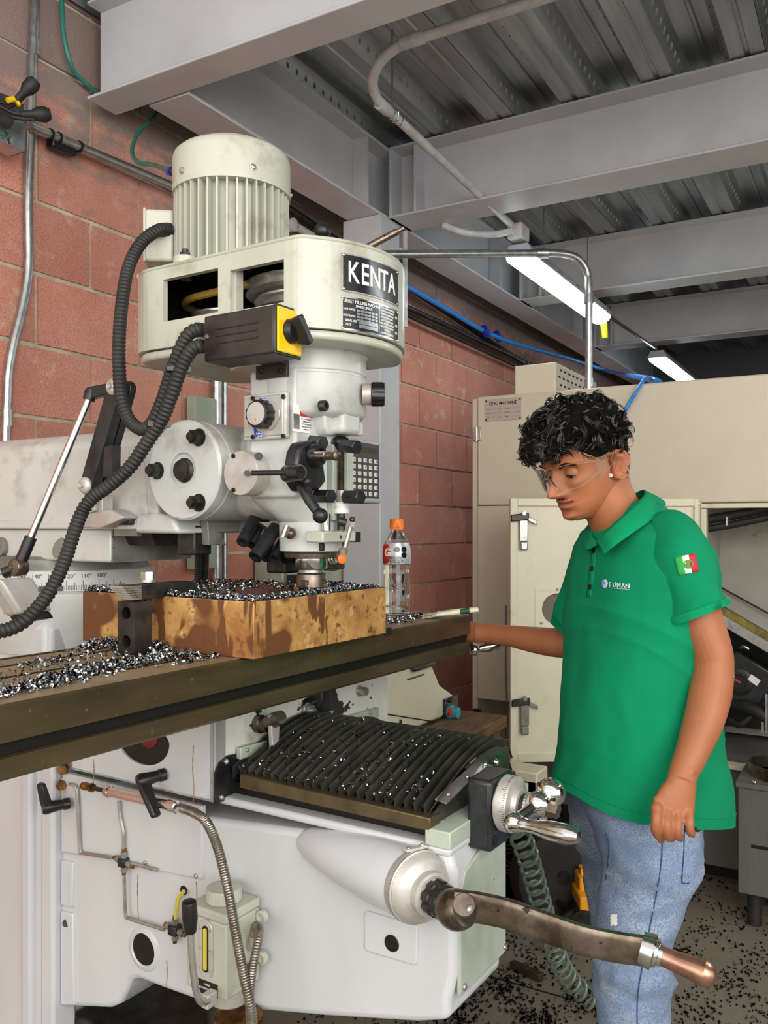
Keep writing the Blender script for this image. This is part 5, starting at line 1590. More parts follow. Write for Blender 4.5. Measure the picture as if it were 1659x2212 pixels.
q0, q1 = M(259, 1408, X=.99), M(297, 1421, X=.99)
sy1, sy0, szt = q0.y, q1.y, M(285, 1300, X=.99).z
sb = thing('step_block', 'black steel step block with two holes standing on the table under the clamp', 'step block', (1.01, (sy0 + sy1) / 2, TZ), MF)
hx0, hx1 = .985, 1.022
zh = [TZ, TZ + .012, TZ + .036, TZ + .055, TZ + .079, szt]
mb = MB(MF)
ny = 20
body_pts = []
for (za_, zb_, hole) in ((TZ, TZ + .046, TZ + .022), (TZ + .046, szt, TZ + .070)):
    cy_ = (sy0 + sy1) / 2
    out_, in_ = [], []
    for i in range(24):
        a = 2 * math.pi * (i + .5) / 24
        c_, s_ = math.cos(a), math.sin(a)
        t = min(((sy1 if c_ > 0 else sy0) - cy_) / c_, ((zb_ if s_ > 0 else za_) - hole) / s_)
        out_.append((cy_ + t * c_, hole + t * s_))
        in_.append((cy_ + .0105 * c_, hole + .0105 * s_))
    k24 = 24
    vs = [(hx0, *p) for p in out_] + [(hx0, *p) for p in in_] + [(hx1, *p) for p in in_] + [(hx1, *p) for p in out_]
    fs = []
    for i in range(k24):
        j = (i + 1) % k24
        fs += [(i, j, j + 24, i + 24), (i + 24, j + 24, j + 48, i + 48), (i + 48, j + 48, j + 72, i + 72)]
    mb.add(vs, fs)
    for cyy, czz in ((sy0, za_), (sy1, za_), (sy0, zb_), (sy1, zb_)):
        ds = sorted(range(24), key=lambda i: (out_[i][0] - cyy) ** 2 + (out_[i][1] - czz) ** 2)[:2]
        for hx in (hx0, hx1):
            mb.add([(hx, cyy, czz), (hx, *out_[ds[0]]), (hx, *out_[ds[1]])], [(0, 1, 2)])
mb.add([(hx0, sy0, TZ), (hx1, sy0, TZ), (hx1, sy0, szt), (hx0, sy0, szt)], [(0, 1, 2, 3)])
mb.add([(hx0, sy1, TZ), (hx1, sy1, TZ), (hx1, sy1, szt), (hx0, sy1, szt)], [(0, 3, 2, 1)])
mb.add([(hx0, sy0, szt), (hx1, sy0, szt), (hx1, sy1, szt), (hx0, sy1, szt)], [(0, 1, 2, 3)])
mb.build('block_body', G['steel_dark'], sb, smooth=0)
for k in range(6):
    MB(MF).box(hx1 - .002 - .001 * k, hx1 + .012 - .002 * k, sy0 + .0005, sy1 - .0005, szt - .022 + .0035 * k, szt - .0187 + .0035 * k).build('step', G['steel_dark'], sb)
st = thing('clamp_strap', 'dark steel clamp strap with toothed end lying across step block and bronze block', 'clamp', (1.03, sy0, szt), MF)
cyc = (sy0 + sy1) / 2
sa = V(.955, cyc, szt + .013)
x_a, x_b = .968, 1.135
MB(MF).prism([(x_a + .03, cyc - .017, szt + .002), (x_b, cyc - .017, BZ + .002), (x_b, cyc - .017, BZ + .016), (x_b - .01, cyc - .017, BZ + .023), (x_a + .012, cyc - .017, szt + .028), (x_a + .004, cyc - .017, szt + .022)], (0, .034, 0)).build('strap', G['steel_dark'], st, bevel=.0015)
for k in range(6):
    MB(MF).box(x_a - .004 + k * .0042, x_a + .035, cyc - .017, cyc + .017, szt + .024 - k * .004, szt + .0272 - k * .004).build('tooth', G['steel'], st)
sd = thing('clamp_stud', 'upright threaded stud with a bright hex nut holding the clamp strap', 'stud', (1.045, cyc, TZ), MF)
xs_ = 1.032
nn = 40
MB(MF).lathe((xs_, cyc, TZ), (0, 0, 1), [(.125 * k / nn, .0062 if (k % 2 or .03 < .125 * k / nn < .09) else .0052) for k in range(nn + 1)], 14).build('rod', G['steel_dark'], sd)
zt_n = max(szt, BZ) + .027
MB(MF).hexnut((xs_, cyc, zt_n + .003), (xs_, cyc, zt_n + .017), .0118).build('nut', G['steel_bright'], sd)
MB(MF).lathe((xs_, cyc, zt_n - .001), (0, 0, 1), [(0, .0145), (.0042, .0145)], 28).build('washer', G['steel'], sd)

# ---- metal chips: curled ribbons, far too many to count
mat('chip_steel', lin('#d3d8dd'), 0.2, 1.0, c2=lin('#20242b'), ns=190, lo=.47, hi=.57)
mat('chip_dark', lin('#2b2c30'), 0.3, 0.9, c2=lin('#101114'), ns=220, lo=.4, hi=.6)


def add_chip(mb, p, s, r_):
    a = Vector((r_.gauss(0, 1), r_.gauss(0, 1), r_.gauss(0, 1))).normalized()
    b = perp(a)[0]
    c = a.cross(b)
    n, turns = 6, r_.uniform(.5, 1.1)
    w = s * r_.uniform(.5, .9)
    vs, fs = [], []
    for i in range(n + 1):
        t = turns * 2 * math.pi * i / n
        q = p + (b * math.cos(t) + c * math.sin(t)) * s * (1 - .25 * i / n) + a * (s * .5 * i / n)
        vs += [q - a * w, q + a * w]
        if i:
            k = 2 * i
            fs.append((k - 2, k - 1, k + 1, k))
    mb.add(vs, fs)


def chips(name, label, n, sampler, mname, size, seed, fr=MF, parent=None):
    r_ = random.Random(seed)
    mb = MB(fr)
    for _ in range(n):
        q = sampler(r_)
        if q is not None:
            add_chip(mb, Vector(q), r_.uniform(*size), r_)
    o = mb.build(name, G[mname], parent, smooth=0)
    o['kind'] = 'stuff'
    o['label'], o['category'] = label, 'metal chips'
    return o


def patch(cs):
    """cs: (x, y, z, sx, sy, height, weight) heaps"""
    tot = sum(c[6] for c in cs)

    def f(r_):
        k = r_.uniform(0, tot)
        for c in cs:
            k -= c[6]
            if k <= 0:
                break
        gx, gy = r_.gauss(0, 1), r_.gauss(0, 1)
        h = max(0, 1 - (gx * gx + gy * gy) / 3)
        return (c[0] + gx * c[3], c[1] + gy * c[4], c[2] + .002 + r_.random() ** 2 * c[5] * h)
    return f


tz = TZ + .0015


def clampf(f, x0, x1, y0, y1):
    def g(r_):
        for _ in range(12):
            q = f(r_)
            if x0 < q[0] < x1 and y0 < q[1] < y1:
                return q
        return None
    return g


hs = []
for u, v, su, sy_, h, w in ((640 / 4 + 0, 1463, .05, .012, .010, 5), (100, 1483, .05, .010, .006, 3), (25, 1500, .04, .008, .005, 2), (240, 1443, .06, .012, .006, 4), (300, 1433, .05, .012, .007, 5), (380, 1420, .05, .010, .006, 4),
                           (225, 1398, .03, .016, .014, 7), (340, 1408, .02, .02, .016, 6), (120, 1430, .09, .03, .001, 2), (440, 1425, .04, .006, .004, 2), (160, 1440, .12, .05, .001, 2)):
    q = M(u, v, Z=TZ)
    hs.append((q.x, q.y, tz, su, sy_, h, w))
chips('table_chips', 'silver curled metal chips scattered on the left of the table', 1500, clampf(patch(hs), .33, 1.05, TF + .004, TB - .01), 'chip_steel', (.0022, .0040), 1)
hs = []
for k in range(14):
    t = k / 13
    hs.append((BX0 + .008 + .01 * (k % 3), BY0 + .02 + (BY1 - BY0 - .04) * t, BZ + .001, .010, .018, .008, 3))
for k in range(10):
    t = k / 9
    hs.append((BX0 + .03 + (BX1 - BX0 - .05) * t, BY0 + .03, BZ + .001, .03, .016, .004, 2))
    hs.append((BX0 + .03 + (BX1 - BX0 - .05) * t, BY1 - .05 - .1 * (k % 2), BZ + .001, .04, .05, .004, 2))
for k in range(10):
    hs.append((SX + .05 + .01 * k, SY + .03, BZ + .001, .03, .03, .007, 2))
chips('block_chips', 'dark and silver metal chips heaped on top of the bronze block', 3600, clampf(patch(hs), BX0 + .002, BX1 - .002, BY0 + .002, BY1 - .002), 'chip_steel', (.0014, .0030), 2)
hs = []
for u, v, su, h, w in ((870, 1337, .03, .006, 3), (900, 1333, .03, .007, 4), (850, 1345, .02, .003, 2), (930, 1331, .03, .003, 2)):
    q = M(u, v, Z=TZ)
    hs.append((q.x, q.y, tz, su, .012, h, w))
chips('table_end_chips', 'dark metal chips on the table beside the drink bottle', 420, clampf(patch(hs), 1.47, 1.86, TF + .006, TB), 'chip_steel', (.0018, .003), 3)


def bell(r_):
    y_ = r_.uniform(KF + .08, SYF - .02)
    t = 1 - r_.random() ** .5 if r_.random() < .6 else r_.random()
    x = 1.206 + .294 * t * .9
    return (x, y_, arch(x) + .002 + r_.uniform(-.006, .012))


chips('bellows_chips', 'shiny metal chips caught in the folds of the black bellows', 420, bell, 'chip_steel', (.0018, .0034), 4)


def floor_s(r_):
    for _ in range(30):
        x, y_ = r_.uniform(1.3, 4.2), r_.uniform(-.7, 1.5)
        w = math.exp(-(((x - 2.35) / .30) ** 2 + ((y_ - .98) / .24) ** 2)) * 1.1 + .30 * math.exp(-(((x - 2.7) / .6) ** 2 + ((y_ - .45) / .5) ** 2)) + .07
        k = math.sin(x * 17.3 + y_ * 5) * math.sin(y_ * 21.7 - x * 7)
        if r_.random() < w * (.55 + .6 * k):
            return (x, y_, .003 + r_.random() * .002)
    return None


chips('floor_chips', 'black metal chips strewn over the concrete floor', 8500, floor_s, 'chip_dark', (.0018, .0046), 5, fr=BF)

# ---- drink bottle
mat('pet', lin('#f4f7f6'), 0.04, trans=1.0, ior=1.35)
mat('drink', lin('#eef0ee'), 0.02, trans=1.0, ior=1.33)
mat('bottle_label', lin('#b9bdbf'), 0.3, 0.35, c2=lin('#d8dadb'), ns=25)
bq = M(857, 1327, Z=TZ)
bt = thing('drink_bottle', 'clear sports drink bottle with an orange cap standing on the table', 'bottle', (bq.x, bq.y, TZ), MF)
bp = [(0.0005, .026), (.004, .031), (.012, .0325), (.022, .0322), (.024, .031), (.027, .0325), (.06, .0325), (.095, .0315), (.118, .0312), (.122, .0322), (.128, .0335), (.15, .0338), (.165, .0325), (.18, .028), (.194, .020), (.202, .0155), (.206, .0142), (.214, .0142)]
inn_ = [(max(t, .0016), r - .0009) for t, r in bp]
prof = [(0.0005, .0001)] + bp + [(.214, .0132)] + list(reversed(inn_)) + [(.0016, .0001)]
MB(MF).lathe((bq.x, bq.y, TZ), (0, 0, 1), bp, 48).build('bottle_shell', G['pet'], bt)
for k in range(5):     # moulded grip arcs on the waist
    R_ = .021 - .0032 * k
    c = V(bq.x, bq.y, TZ + .078)
    vd = V(-MF.c, -MF.s, 0)
    sd_ = V(MF.s, -MF.c, 0)
    if k in (0, 1, 3):
        pts = []
        for i in range(25):
            a = math.pi * (1 + i / 24)
            lx, lz = R_ * math.cos(a), R_ * 1.6 * math.sin(a) + .012
            pts.append(c + sd_ * lx + vd * math.sqrt(max(.0322 ** 2 - lx * lx, 0)) + V(0, 0, lz))
        MB(MF).tube(pts, .0012, 6).build('grip_ridge', G['pet'], bt)
lab = MB(MF).lathe((bq.x, bq.y, TZ), (0, 0, 1), [(.124, .0333), (.13, .0345), (.15, .0347), (.165, .0334), (.176, .0303)], 48).build('label_sleeve', G['bottle_label'], bt)


def on_bottle(a, z):
    r = float(np.interp(z, [.124, .13, .15, .165, .176], [.0333, .0345, .0347, .0334, .0303])) + .0004
    return V(bq.x + r * math.cos(a), bq.y + r * math.sin(a), TZ + z)


am = math.atan2(-MF.s, -MF.c)          # the side that faces the room


def bottle_patch(name, fn, m, nu=10, nv=10):
    rows = []
    for i in range(nu + 1):
        rows.append([on_bottle(am + fn(i / nu, j / nv)[0], fn(i / nu, j / nv)[1]) for j in range(nv + 1)])
    mb = MB(MF).loft(rows, caps=False, closed=False)
    o = mb.build(name, m, lab)
    so = o.modifiers.new('thick', 'SOLIDIFY')
    so.thickness, so.offset = .0005, 0
    return o


bottle_patch('red_flash', lambda s, t: (-1.35 + .62 * s + .30 * math.sin(t * 3.0) * (s > .5), .126 + .046 * t), G['red_print'])
vs, fs = text_mesh('G', .026, (0, 0, 0), (1, 0, 0), (0, 0, 1), .0003, bold=.0012)
MB(MF).add([on_bottle(am - .72 + q.x / .034, .152 + q.z) + V(math.cos(am - .7), math.sin(am - .7), 0) * (.0006 - q.y) for q in vs], fs).build('label_letter', G['white_print'], lab, smooth=0)
for a, z in ((.02, .160), (.52, .160), (.52, .146)):
    pts = [on_bottle(am + a + .0072 / .034 * math.cos(math.pi / 8 + math.pi / 4 * k), z + .0072 * math.sin(math.pi / 8 + math.pi / 4 * k)) + V(math.cos(am + a), math.sin(am + a), 0) * .0006 for k in range(8)]
    MB(MF).prism(pts, V(math.cos(am + a), math.sin(am + a), 0) * .0004).build('seal', G['black_print'], lab)
for k, (s_, z) in enumerate((('BEBIDA PARA', .141), ('DEPORTISTAS', .137), ('SABOR PONCHE', .132), ('DE FRUTAS', .128))):
    vs, fs = text_mesh(s_, .0052, (0, 0, 0), (1, 0, 0), (0, 0, 1), .0002)
    MB(MF).add([on_bottle(am - .12 + q.x / .034, z + q.z) + V(math.cos(am), math.sin(am), 0) * (.0005 - q.y) for q in vs], fs).build('label_text', G['black_print'], lab, smooth=0)
rings = []
for t, r, w in ((.208, .0165, .0008), (.2125, .0165, .0008), (.213, .0172, .0008), (.231, .0168, .0008), (.2335, .0155, 0), (.234, .012, 0)):
    rings.append([(bq.x + (r - w * (j % 2)) * math.cos(2 * math.pi * j / 72), bq.y + (r - w * (j % 2)) * math.sin(2 * math.pi * j / 72), TZ + t) for j in range(72)])
MB(MF).loft(rings).build('cap', G['orange'], bt)

# ---- paint brush
b0, b1 = M(914, 1330, Z=TZ + .006), M(1026, 1321, Z=TZ + .018)
b1 = V(b1.x, b1.y, TZ + .022)
dd = (b1 - b0)
L = dd.length
e = dd.normalized()
s_ = V(-e.y, e.x, 0).normalized()
up = e.cross(s_) * -1
pb_ = thing('paint_brush', 'flat paint brush with cream handle lying on the table near the wrist', 'brush', (b0.x, b0.y, TZ), MF)
mat('bristle', lin('#8f8672'), 0.7, c2=lin('#c9c2ad'), ns=160, stretch=(1, 1, 1))
mat('cream_handle', lin('#dcd4b4'), 0.45, c3=lin('#7e7250'), ns3=60, lo3=.66, hi3=.72)
mat('green_paint', lin('#1f4a35'), 0.4)
br_ = MB(MF)
rr = random.Random(3)
for k in range(160):
    o_ = s_ * rr.uniform(-.021, .021) + up * rr.uniform(-.004, .004)
    br_.tube([b0 + e * .045 + o_, b0 + e * rr.uniform(-.002, .006) + o_ * 1.12 - V(0, 0, .002)], .0006, 4)
o = br_.build('bristles', G['bristle'], pb_)
o['kind'] = 'stuff'
def slab_rings(ts):
    return [[b0 + e * t + s_ * (w * math.copysign(abs(math.cos(a)) ** .6, math.cos(a))) + up * (h * math.sin(a)) for a in [2 * math.pi * j / 20 for j in range(20)]] for t, w, h in ts]
MB(MF).loft(slab_rings(((.034, .022, .0055), (.06, .022, .0062)))).build('ferrule', G['white_plastic'], pb_)
MB(MF).loft(slab_rings(((.058, .021, .006), (.072, .019, .007), (.085, .011, .007), (.105, .008, .0065), (.13, .009, .0062), (L - .01, .0105, .006), (L, .006, .004)))).build('handle', G['cream_handle'], pb_)
MB(MF).loft(slab_rings(((L - .045, .0102, .0066), (L - .02, .0112, .0066), (L - .012, .0108, .0064)))).build('paint_smear', G['green_paint'], pb_)

# ---- digital readout console behind the head
q0, q1 = M(690, 1088, Y=1.16), M(826, 945, Y=1.16)
dro = thing('digital_readout', 'small digital readout console with a keypad behind the milling head', 'console', (q0.x, 1.16, q0.z), MF)
z0_, z1_ = M(822, 1088, Y=1.16).z, M(822, 955, Y=1.16).z
MB(MF).box(q0.x, q1.x, 1.16, 1.215, z0_, z1_).build('case', G['lamp_housing'], dro, bevel=.008, seg=3)
kx0, kx1 = M(757, 1000, Y=1.159).x, M(818, 1000, Y=1.159).x
MB(MF).box(kx0 - .03, kx1 + .001, 1.1575, 1.161, z0_ + .012, z1_ - .008).build('face_plate', G['black_print'], dro, bevel=.001)
mat('display', lin('#2a1512'), 0.2)
MB(MF).box(kx0 - .02, kx1 - .006, 1.1568, 1.158, z1_ - .032, z1_ - .018).build('display', G['display'], dro)
for r in range(6):
    for c in range(5):
        xx = kx0 + .004 + c * (kx1 - kx0 - .004) / 5
        zz = z1_ - .046 - r * .0162
        k_ = MB(MF).box(xx, xx + .0125, 1.1545, 1.158, zz - .0105, zz).build('key', G['white_print'], dro, bevel=.0012)
        vs, fs = text_mesh('XYZABC7894561230.+-=/CE%SMHRTQN'[r * 5 + c], .008, V(xx + .006, 1.1542, zz - .0055), (1, 0, 0), (0, 0, 1), .0002)
        MB(MF).add(vs, fs).build('key_legend', G['black_print'], k_, smooth=0)
MB(MF).tube([V(q0.x + .05, 1.215, (z0_ + z1_) / 2), V(q0.x + .03, 1.40, (z0_ + z1_) / 2), V(1.52, 1.62, 1.56), V(1.42, 1.66, 1.55)], .012, 10).build('support_arm', G['steel_dark'], dro)

# ---- jointed work lamp clamped to the ram
lamp = thing('work_lamp', 'jointed machine lamp with black link and silver rod clamped to the ram', 'lamp', M(215, 1135, X=1.17), MF)
LXp = 1.165
J1, J2, J3 = M(255, 837, X=1.11), M(195, 1049, X=1.11), M(40, 1225, X=1.0)
E1 = M(197, 850, X=1.10)


def flat_link(p, q, w, th, name, parent, m, w2=None):
    p, q = Vector(p), Vector(q)
    ax = V(-1, 0, 0)
    t = (q - p).normalized()
    s2 = t.cross(ax).normalized()
    n2 = s2.cross(t)
    w2 = w2 or w
    rings = []
    for k in (-1, 1):
        ring = []
        for i in range(9):
            a = math.pi / 2 + math.pi * i / 8
            ring.append(p + t * w * math.cos(a) + s2 * w * math.sin(a) + n2 * th * k)
        for i in range(9):
            a = -math.pi / 2 + math.pi * i / 8
            ring.append(q + t * w2 * math.cos(a) + s2 * w2 * math.sin(a) + n2 * th * k)
        rings.append(ring)
    return MB(MF).loft(rings).build(name, m, parent, bevel=.002)


flat_link(J1, J2, .0185, .011, 'lower_arm', lamp, G['black_paint'])
flat_link(J1 + V(.024, 0, 0), J2 + V(.024, 0, 0), .016, .008, 'lower_arm', lamp, G['black_paint'])
flat_link(J1, E1, .010, .008, 'elbow_link', lamp, G['black_plastic'], .012)
MB(MF).prism([M(u, v, X=1.095) for u, v in ((225, 965), (243, 962), (242, 1018), (222, 1030))], (.02, 0, 0)).build('stop_plate', G['black_paint'], lamp)
for J in (J1, J2):
    MB(MF).lathe(J + V(-.010, 0, 0), (-1, 0, 0), [(0, .0165), (.004, .0165), (.007, .0145), (.010, .008), (.010, .006), (.014, .0055), (.014, .003), (.012, .0001)], 28).build('joint_knob', G['aluminium'], lamp)
e0_ = E1 + (J3 - E1) * .02
MB(MF).tube([e0_, E1 + (J3 - E1) * .96], .0072, 14).build('rod', G['steel_bright'], lamp)
MB(MF).cyl(E1 + (J3 - E1) * -.02, E1 + (J3 - E1) * .04, .0115).build('rod_socket', G['black_plastic'], lamp)
MB(MF).cyl(E1 + (J3 - E1) * .83, E1 + (J3 - E1) * .97, .0115).build('rod_sleeve', G['black_plastic'], lamp)
MB(MF).lathe(J3 + V(.012, 0, 0), (-1, 0, 0), [(0, .016), (.012, .0175), (.022, .0175), (.024, .016), (.026, .005), (.030, .0045), (.031, .001)], 28).build('joint_knob', G['steel_worn'], lamp)
MB(MF).tube([J3, M(8, 1238, X=.985)], .011, 12).build('head_yoke', G['black_plastic'], lamp)
hA, hB = M(8, 1262, X=.97), M(46, 1322, X=1.0)
t_ = (hB - hA).normalized()
s2 = t_.cross(V(-1, 0, 0)).normalized()
MB(MF).obox((hA + hB) / 2 - s2 * .02 + V(0, 0, 0), t_ * .038, s2 * .024, V(.035, 0, 0)).build('lamp_head', G['aluminium'], lamp, bevel=.006, seg=3)
for k in (-1, 0, 1):
    MB(MF).obox((hA + hB) / 2 - s2 * .02 + V(-.036, 0, 0) + s2 * .012 * k, t_ * .036, s2 * .002, V(.002, 0, 0)).build('heat_fin', G['aluminium'], lamp)
MB(MF).obox((hA + hB) / 2 - s2 * .02 + t_ * .046, t_ * .008, s2 * .02, V(.03, 0, 0)).build('head_cap', G['steel_dark'], lamp, bevel=.003)
# base block on the ram
bb = M(210, 1095, X=1.165)
MB(MF).obox(M(207, 1087, X=1.165), V(.018, 0, 0), V(0, .017, 0), V(0, 0, .017)).build('swivel_block', G['aluminium'], lamp, bevel=.003)
MB(MF).obox(M(228, 1087, X=1.17), V(.014, 0, 0), V(0, .007, 0), V(0, 0, .017)).build('swivel_cheek', G['aluminium'], lamp, bevel=.002)
MB(MF).cyl(M(196, 1070, X=1.145), M(196, 1056, X=1.14), .012).build('swivel_neck', G['steel_bright'], lamp)
MB(MF).prism([M(u, v, X=1.155) for u, v in ((182, 1108), (238, 1100), (268, 1118), (215, 1142), (176, 1140))], (.04, 0, 0)).build('base_foot', G['aluminium'], lamp, bevel=.003)
MB(MF).prism([M(u, v, X=1.18) for u, v in ((235, 1135), (272, 1116), (282, 1118), (280, 1134))], (.013, 0, 0)).build('base_plate', G['black_paint'], lamp, bevel=.002)
for u, v in ((186, 1091), (201, 1090)):
    socket_screw(M(u, v, X=1.147), (-1, 0, 0), .0045, 'base_screw', lamp, h=.002)
socket_screw(M(271, 1127, X=1.18), (-1, 0, 0), .0045, 'base_screw', lamp, h=.003)

# grey cabinet and rendered pier on the wall behind the table
cb_ = thing('wall_cabinet', 'grey green electrical cabinet against the wall behind the bronze block', 'cabinet', B(670, 1500, Y=2.0))
x0, x1 = B(610, 1300, Y=2.0).x, B(738, 1300, Y=2.0).x
MB().box(x0, x1, 2.0, 2.14, .55, B(670, 1195, Y=2.0).z).build('body', G['paint_green_grey'], cb_, bevel=.006)
MB().box(x0 + .02, x1 - .02, 1.985, 2.0, .6, B(670, 1205, Y=2.0).z).build('door', G['paint_green_grey'], cb_, bevel=.004)
MB().prism([B(622, 1242, Y=1.984), B(704, 1238, Y=1.984), B(694, 1278, Y=1.984), B(618, 1282, Y=1.984)], (0, .004, 0)).build('louvre', G['black_paint'], cb_)
MB().box(B(583, 1300, Y=2.12).x, B(612, 1300, Y=2.12).x, 2.11, 2.16, .2, B(600, 1205, Y=2.12).z).build('render_strip', G['mortar'], cb_)

# ================================================================== the beige machine centre behind the man
CX, CY1 = 3.6, B(1018, 900, X=3.6).y
ZTOP = 2.036
cnc = thing('machine_centre', 'large beige enclosed machine centre filling the right background', 'machine', (4.4, .2, 0))
yo = B(1513, 1085, X=CX).y          # where the opening starts
zo = B(1520, 1086, X=CX).z
zs_ = B(1420, 1643, X=CX).z
CB_ = G['cnc_beige']
MB().box(CX, 5.4, -1.6, CY1 - .03, zo, ZTOP).build('upper_housing', CB_, cnc, bevel=.006)
MB().box(CX, 5.4, yo, CY1 - .03, .66, zo - .002).build('left_housing', CB_, cnc, bevel=.004)
MB().box(CX + .01, 5.4, CY1 - .027, CY1, .06, ZTOP - .006).build('corner_panel', CB_, cnc, bevel=.004)
MB().box(CX + .6, 5.4, -1.6, yo - .002, .5, zo - .002).build('inner_back', G['interior_grey'], cnc)
MB().box(CX + .10, CX + .6, yo - .012, yo - .002, .5, zo - .002).build('inner_side', G['interior_grey'], cnc)
MB().box(CX - .004, CX + .03, -1.6, yo, zo - .022, zo - .003).build('opening_lintel', G['cnc_cream'], cnc, bevel=.002)
MB().box(CX - .004, CX + .03, yo - .022, yo - .003, zs_, zo - .024).build('opening_jamb', G['cnc_cream'], cnc, bevel=.002)
# sloping chute inside the opening with stained edge and rail
c0, c1 = B(1516, 1300, X=CX + .42), B(1760, 1480, X=CX + .42)
MB().prism([B(1480, 1100, X=CX + .5), B(1800, 1090, X=CX + .5), B(1800, 1455, X=CX + .30), B(1540, 1300, X=CX + .30), B(1480, 1265, X=CX + .32)], (.02, 0, 0)).build('chute', G['interior_grey'], cnc)
for v_, r_, m_ in ((1118, .02, 'black_rubber'), (1138, .016, 'black_rubber')):
    MB().tube([B(1490, v_ + 10, X=CX + .12), B(1580, v_ - 4, X=CX + .12), B(1720, v_ - 34, X=CX + .12)], r_, 10).build('cable_bundle', G[m_], cnc)
MB().box(B(1571, 1120, X=CX + .10).x - .004, B(1571, 1120, X=CX + .1).x, B(1573, 1120, X=CX + .1).y, B(1568, 1120, X=CX + .1).y, B(1571, 1135, X=CX + .1).z, B(1571, 1116, X=CX + .1).z).build('cable_clip', G['steel'], cnc)
MB().tube([B(1545, 1262, X=CX + .29), B(1800, 1402, X=CX + .28)], .004, 6).build('chute_seam', G['steel_dark'], cnc)
a, b = B(1550, 1332, X=CX + .2), B(1790, 1476, X=CX + .2)
MB().obox((a + b) / 2, (b - a) / 2, V(.012, 0, 0), V(0, 0, .022)).build('chute_rail', G['steel'], cnc)
a, b = B(1550, 1312, X=CX + .24), B(1790, 1452, X=CX + .24)
mat('coolant_stain', lin('#4a4425'), 0.5, c2=lin('#8a7a26'), ns=12)
MB().obox((a + b) / 2, (b - a) / 2, V(.02, 0, 0), V(0, 0, .018)).build('chute_gutter', G['coolant_stain'], cnc)
MB().prism([B(1480, 1100, X=CX + .5), B(1480, 1265, X=CX + .32), V(CX + .6, B(1480, 1265, X=CX + .32).y, B(1480, 1265, X=CX + .32).z), V(CX + .6, B(1480, 1100, X=CX + .5).y, B(1480, 1100, X=CX + .5).z)], (0, .012, 0)).build('chute_gusset', G['interior_grey'], cnc)
# dark drive unit below the chute
MB().box(CX + .5, CX + .58, -1.0, yo, .55, 1.12).build('drive_recess', G['near_black'], cnc)
q = B(1612, 1470, X=CX + .33)
dv_ = MB().obox(q, V(.05, 0, 0), V(0, .085, .05), V(0, -.05, .085)).build('drive_motor', G['black_paint'], cnc, bevel=.01)
MB().lathe(q + V(-.05, .02, 0), (-1, 0, 0), [(0, .055), (.008, .055), (.01, .05), (.01, .03), (.014, .028), (.014, .001)], 32).build('drive_fan', G['black_plastic'], dv_)
MB().obox(B(1590, 1468, X=CX + .27), V(.002, 0, 0), V(0, .022, .011), V(0, -.005, .010)).build('drive_label', G['white_print'], dv_)
MB().obox(B(1590, 1469, X=CX + .266), V(.002, 0, 0), V(0, .018, .009), V(0, -.002, .004)).build('label_bar', G['red_print'], dv_)
MB().obox(B(1629, 1469, X=CX + .27), V(.002, 0, 0), V(0, .018, .012), V(0, -.007, .012)).build('drive_label', G['white_print'], dv_)
MB().tube(smoothpath([B(1600, 1400, X=CX + .3), B(1606, 1396, X=CX + .28), B(1618, 1402, X=CX + .28)], 5), .006, 8).build('drive_hook', G['steel'], dv_)
MB().tube(smoothpath([B(1590, 1520, X=CX + .3), B(1620, 1530, X=CX + .26), B(1650, 1545, X=CX + .25), B(1680, 1580, X=CX + .25)], 6), .028, 12).build('drive_duct', G['black_rubber'], dv_)
MB().tube(smoothpath([B(1578, 1555, X=CX + .3), B(1600, 1565, X=CX + .27), B(1625, 1545, X=CX + .27)], 6), .016, 10).build('drive_duct', G['steel_dark'], dv_)
for u in (1647, 1655):
    MB().box(CX + .22, CX + .24, B(u + 3, 1600, X=CX + .22).y, B(u - 2, 1600, X=CX + .22).y, .6, B(u, 1500 if u == 1655 else 1560, X=CX + .22).z).build('drive_post', G['steel'], cnc)
# base skirt
MB().box(CX + .1, 5.4, -1.6, yo + .12, .06, zs_).build('base_skirt', G['bin_grey'], cnc, bevel=.004)
MB().box(CX + .06, CX + .12, -1.6, yo, zs_ - .012, zs_ + .004).build('skirt_lip', G['cnc_cream'], cnc)
MB().box(CX + .16, 5.3, -1.5, CY1 - .1, 0.0, .06).build('plinth', G['near_black'], cnc)
# nameplate, hinges
q0, q1 = B(1047, 911, X=CX - .003), B(1127, 857, X=CX - .003)
mat('plate_silver', lin('#bdb2a8'), 0.35, 0.4)
npl = MB().box(CX - .003, CX + .001, q1.y, q0.y, q0.z, q1.z).build('rating_plate', G['plate_silver'], cnc, bevel=.001)
vs, fs = text_mesh('CNC MACHINE', .0195, V(CX - .0034, (q0.y + q1.y) / 2, q1.z - .022), (0, -1, 0), (0, 0, 1), .0003, bold=.0003)
MB().add(vs, fs).build('plate_title', G['black_print'], npl, smooth=0)
ww = q0.y - q1.y
for r, (a, b) in enumerate((('Model', 'Voltage'), ('Machine', 'Current'), ('Date', 'Phase'))):
    zz = q1.z - .045 - r * .0185
    for c, s_ in enumerate((a, b)):
        y_ = q0.y - ww * (.10 + .5 * c)
        vs, fs = text_mesh(s_, .0075, V(CX - .0034, y_, zz), (0, -1, 0), (0, 0, 1), .0002)
        MB().add(vs, fs).build('plate_text', G['black_print'], npl, smooth=0)
        MB().box(CX - .0038, CX - .003, y_ - ww * .36, y_ - ww * .09, zz - .004, zz + .004).build('plate_field', G['steel'], npl)
for y_ in (q0.y - .008, q1.y + .008):
    for z_ in (q0.z + .008, q1.z - .008):
        MB().sphere((CX - .003, y_, z_), .004).build('plate_rivet', G['steel_dark'], npl)
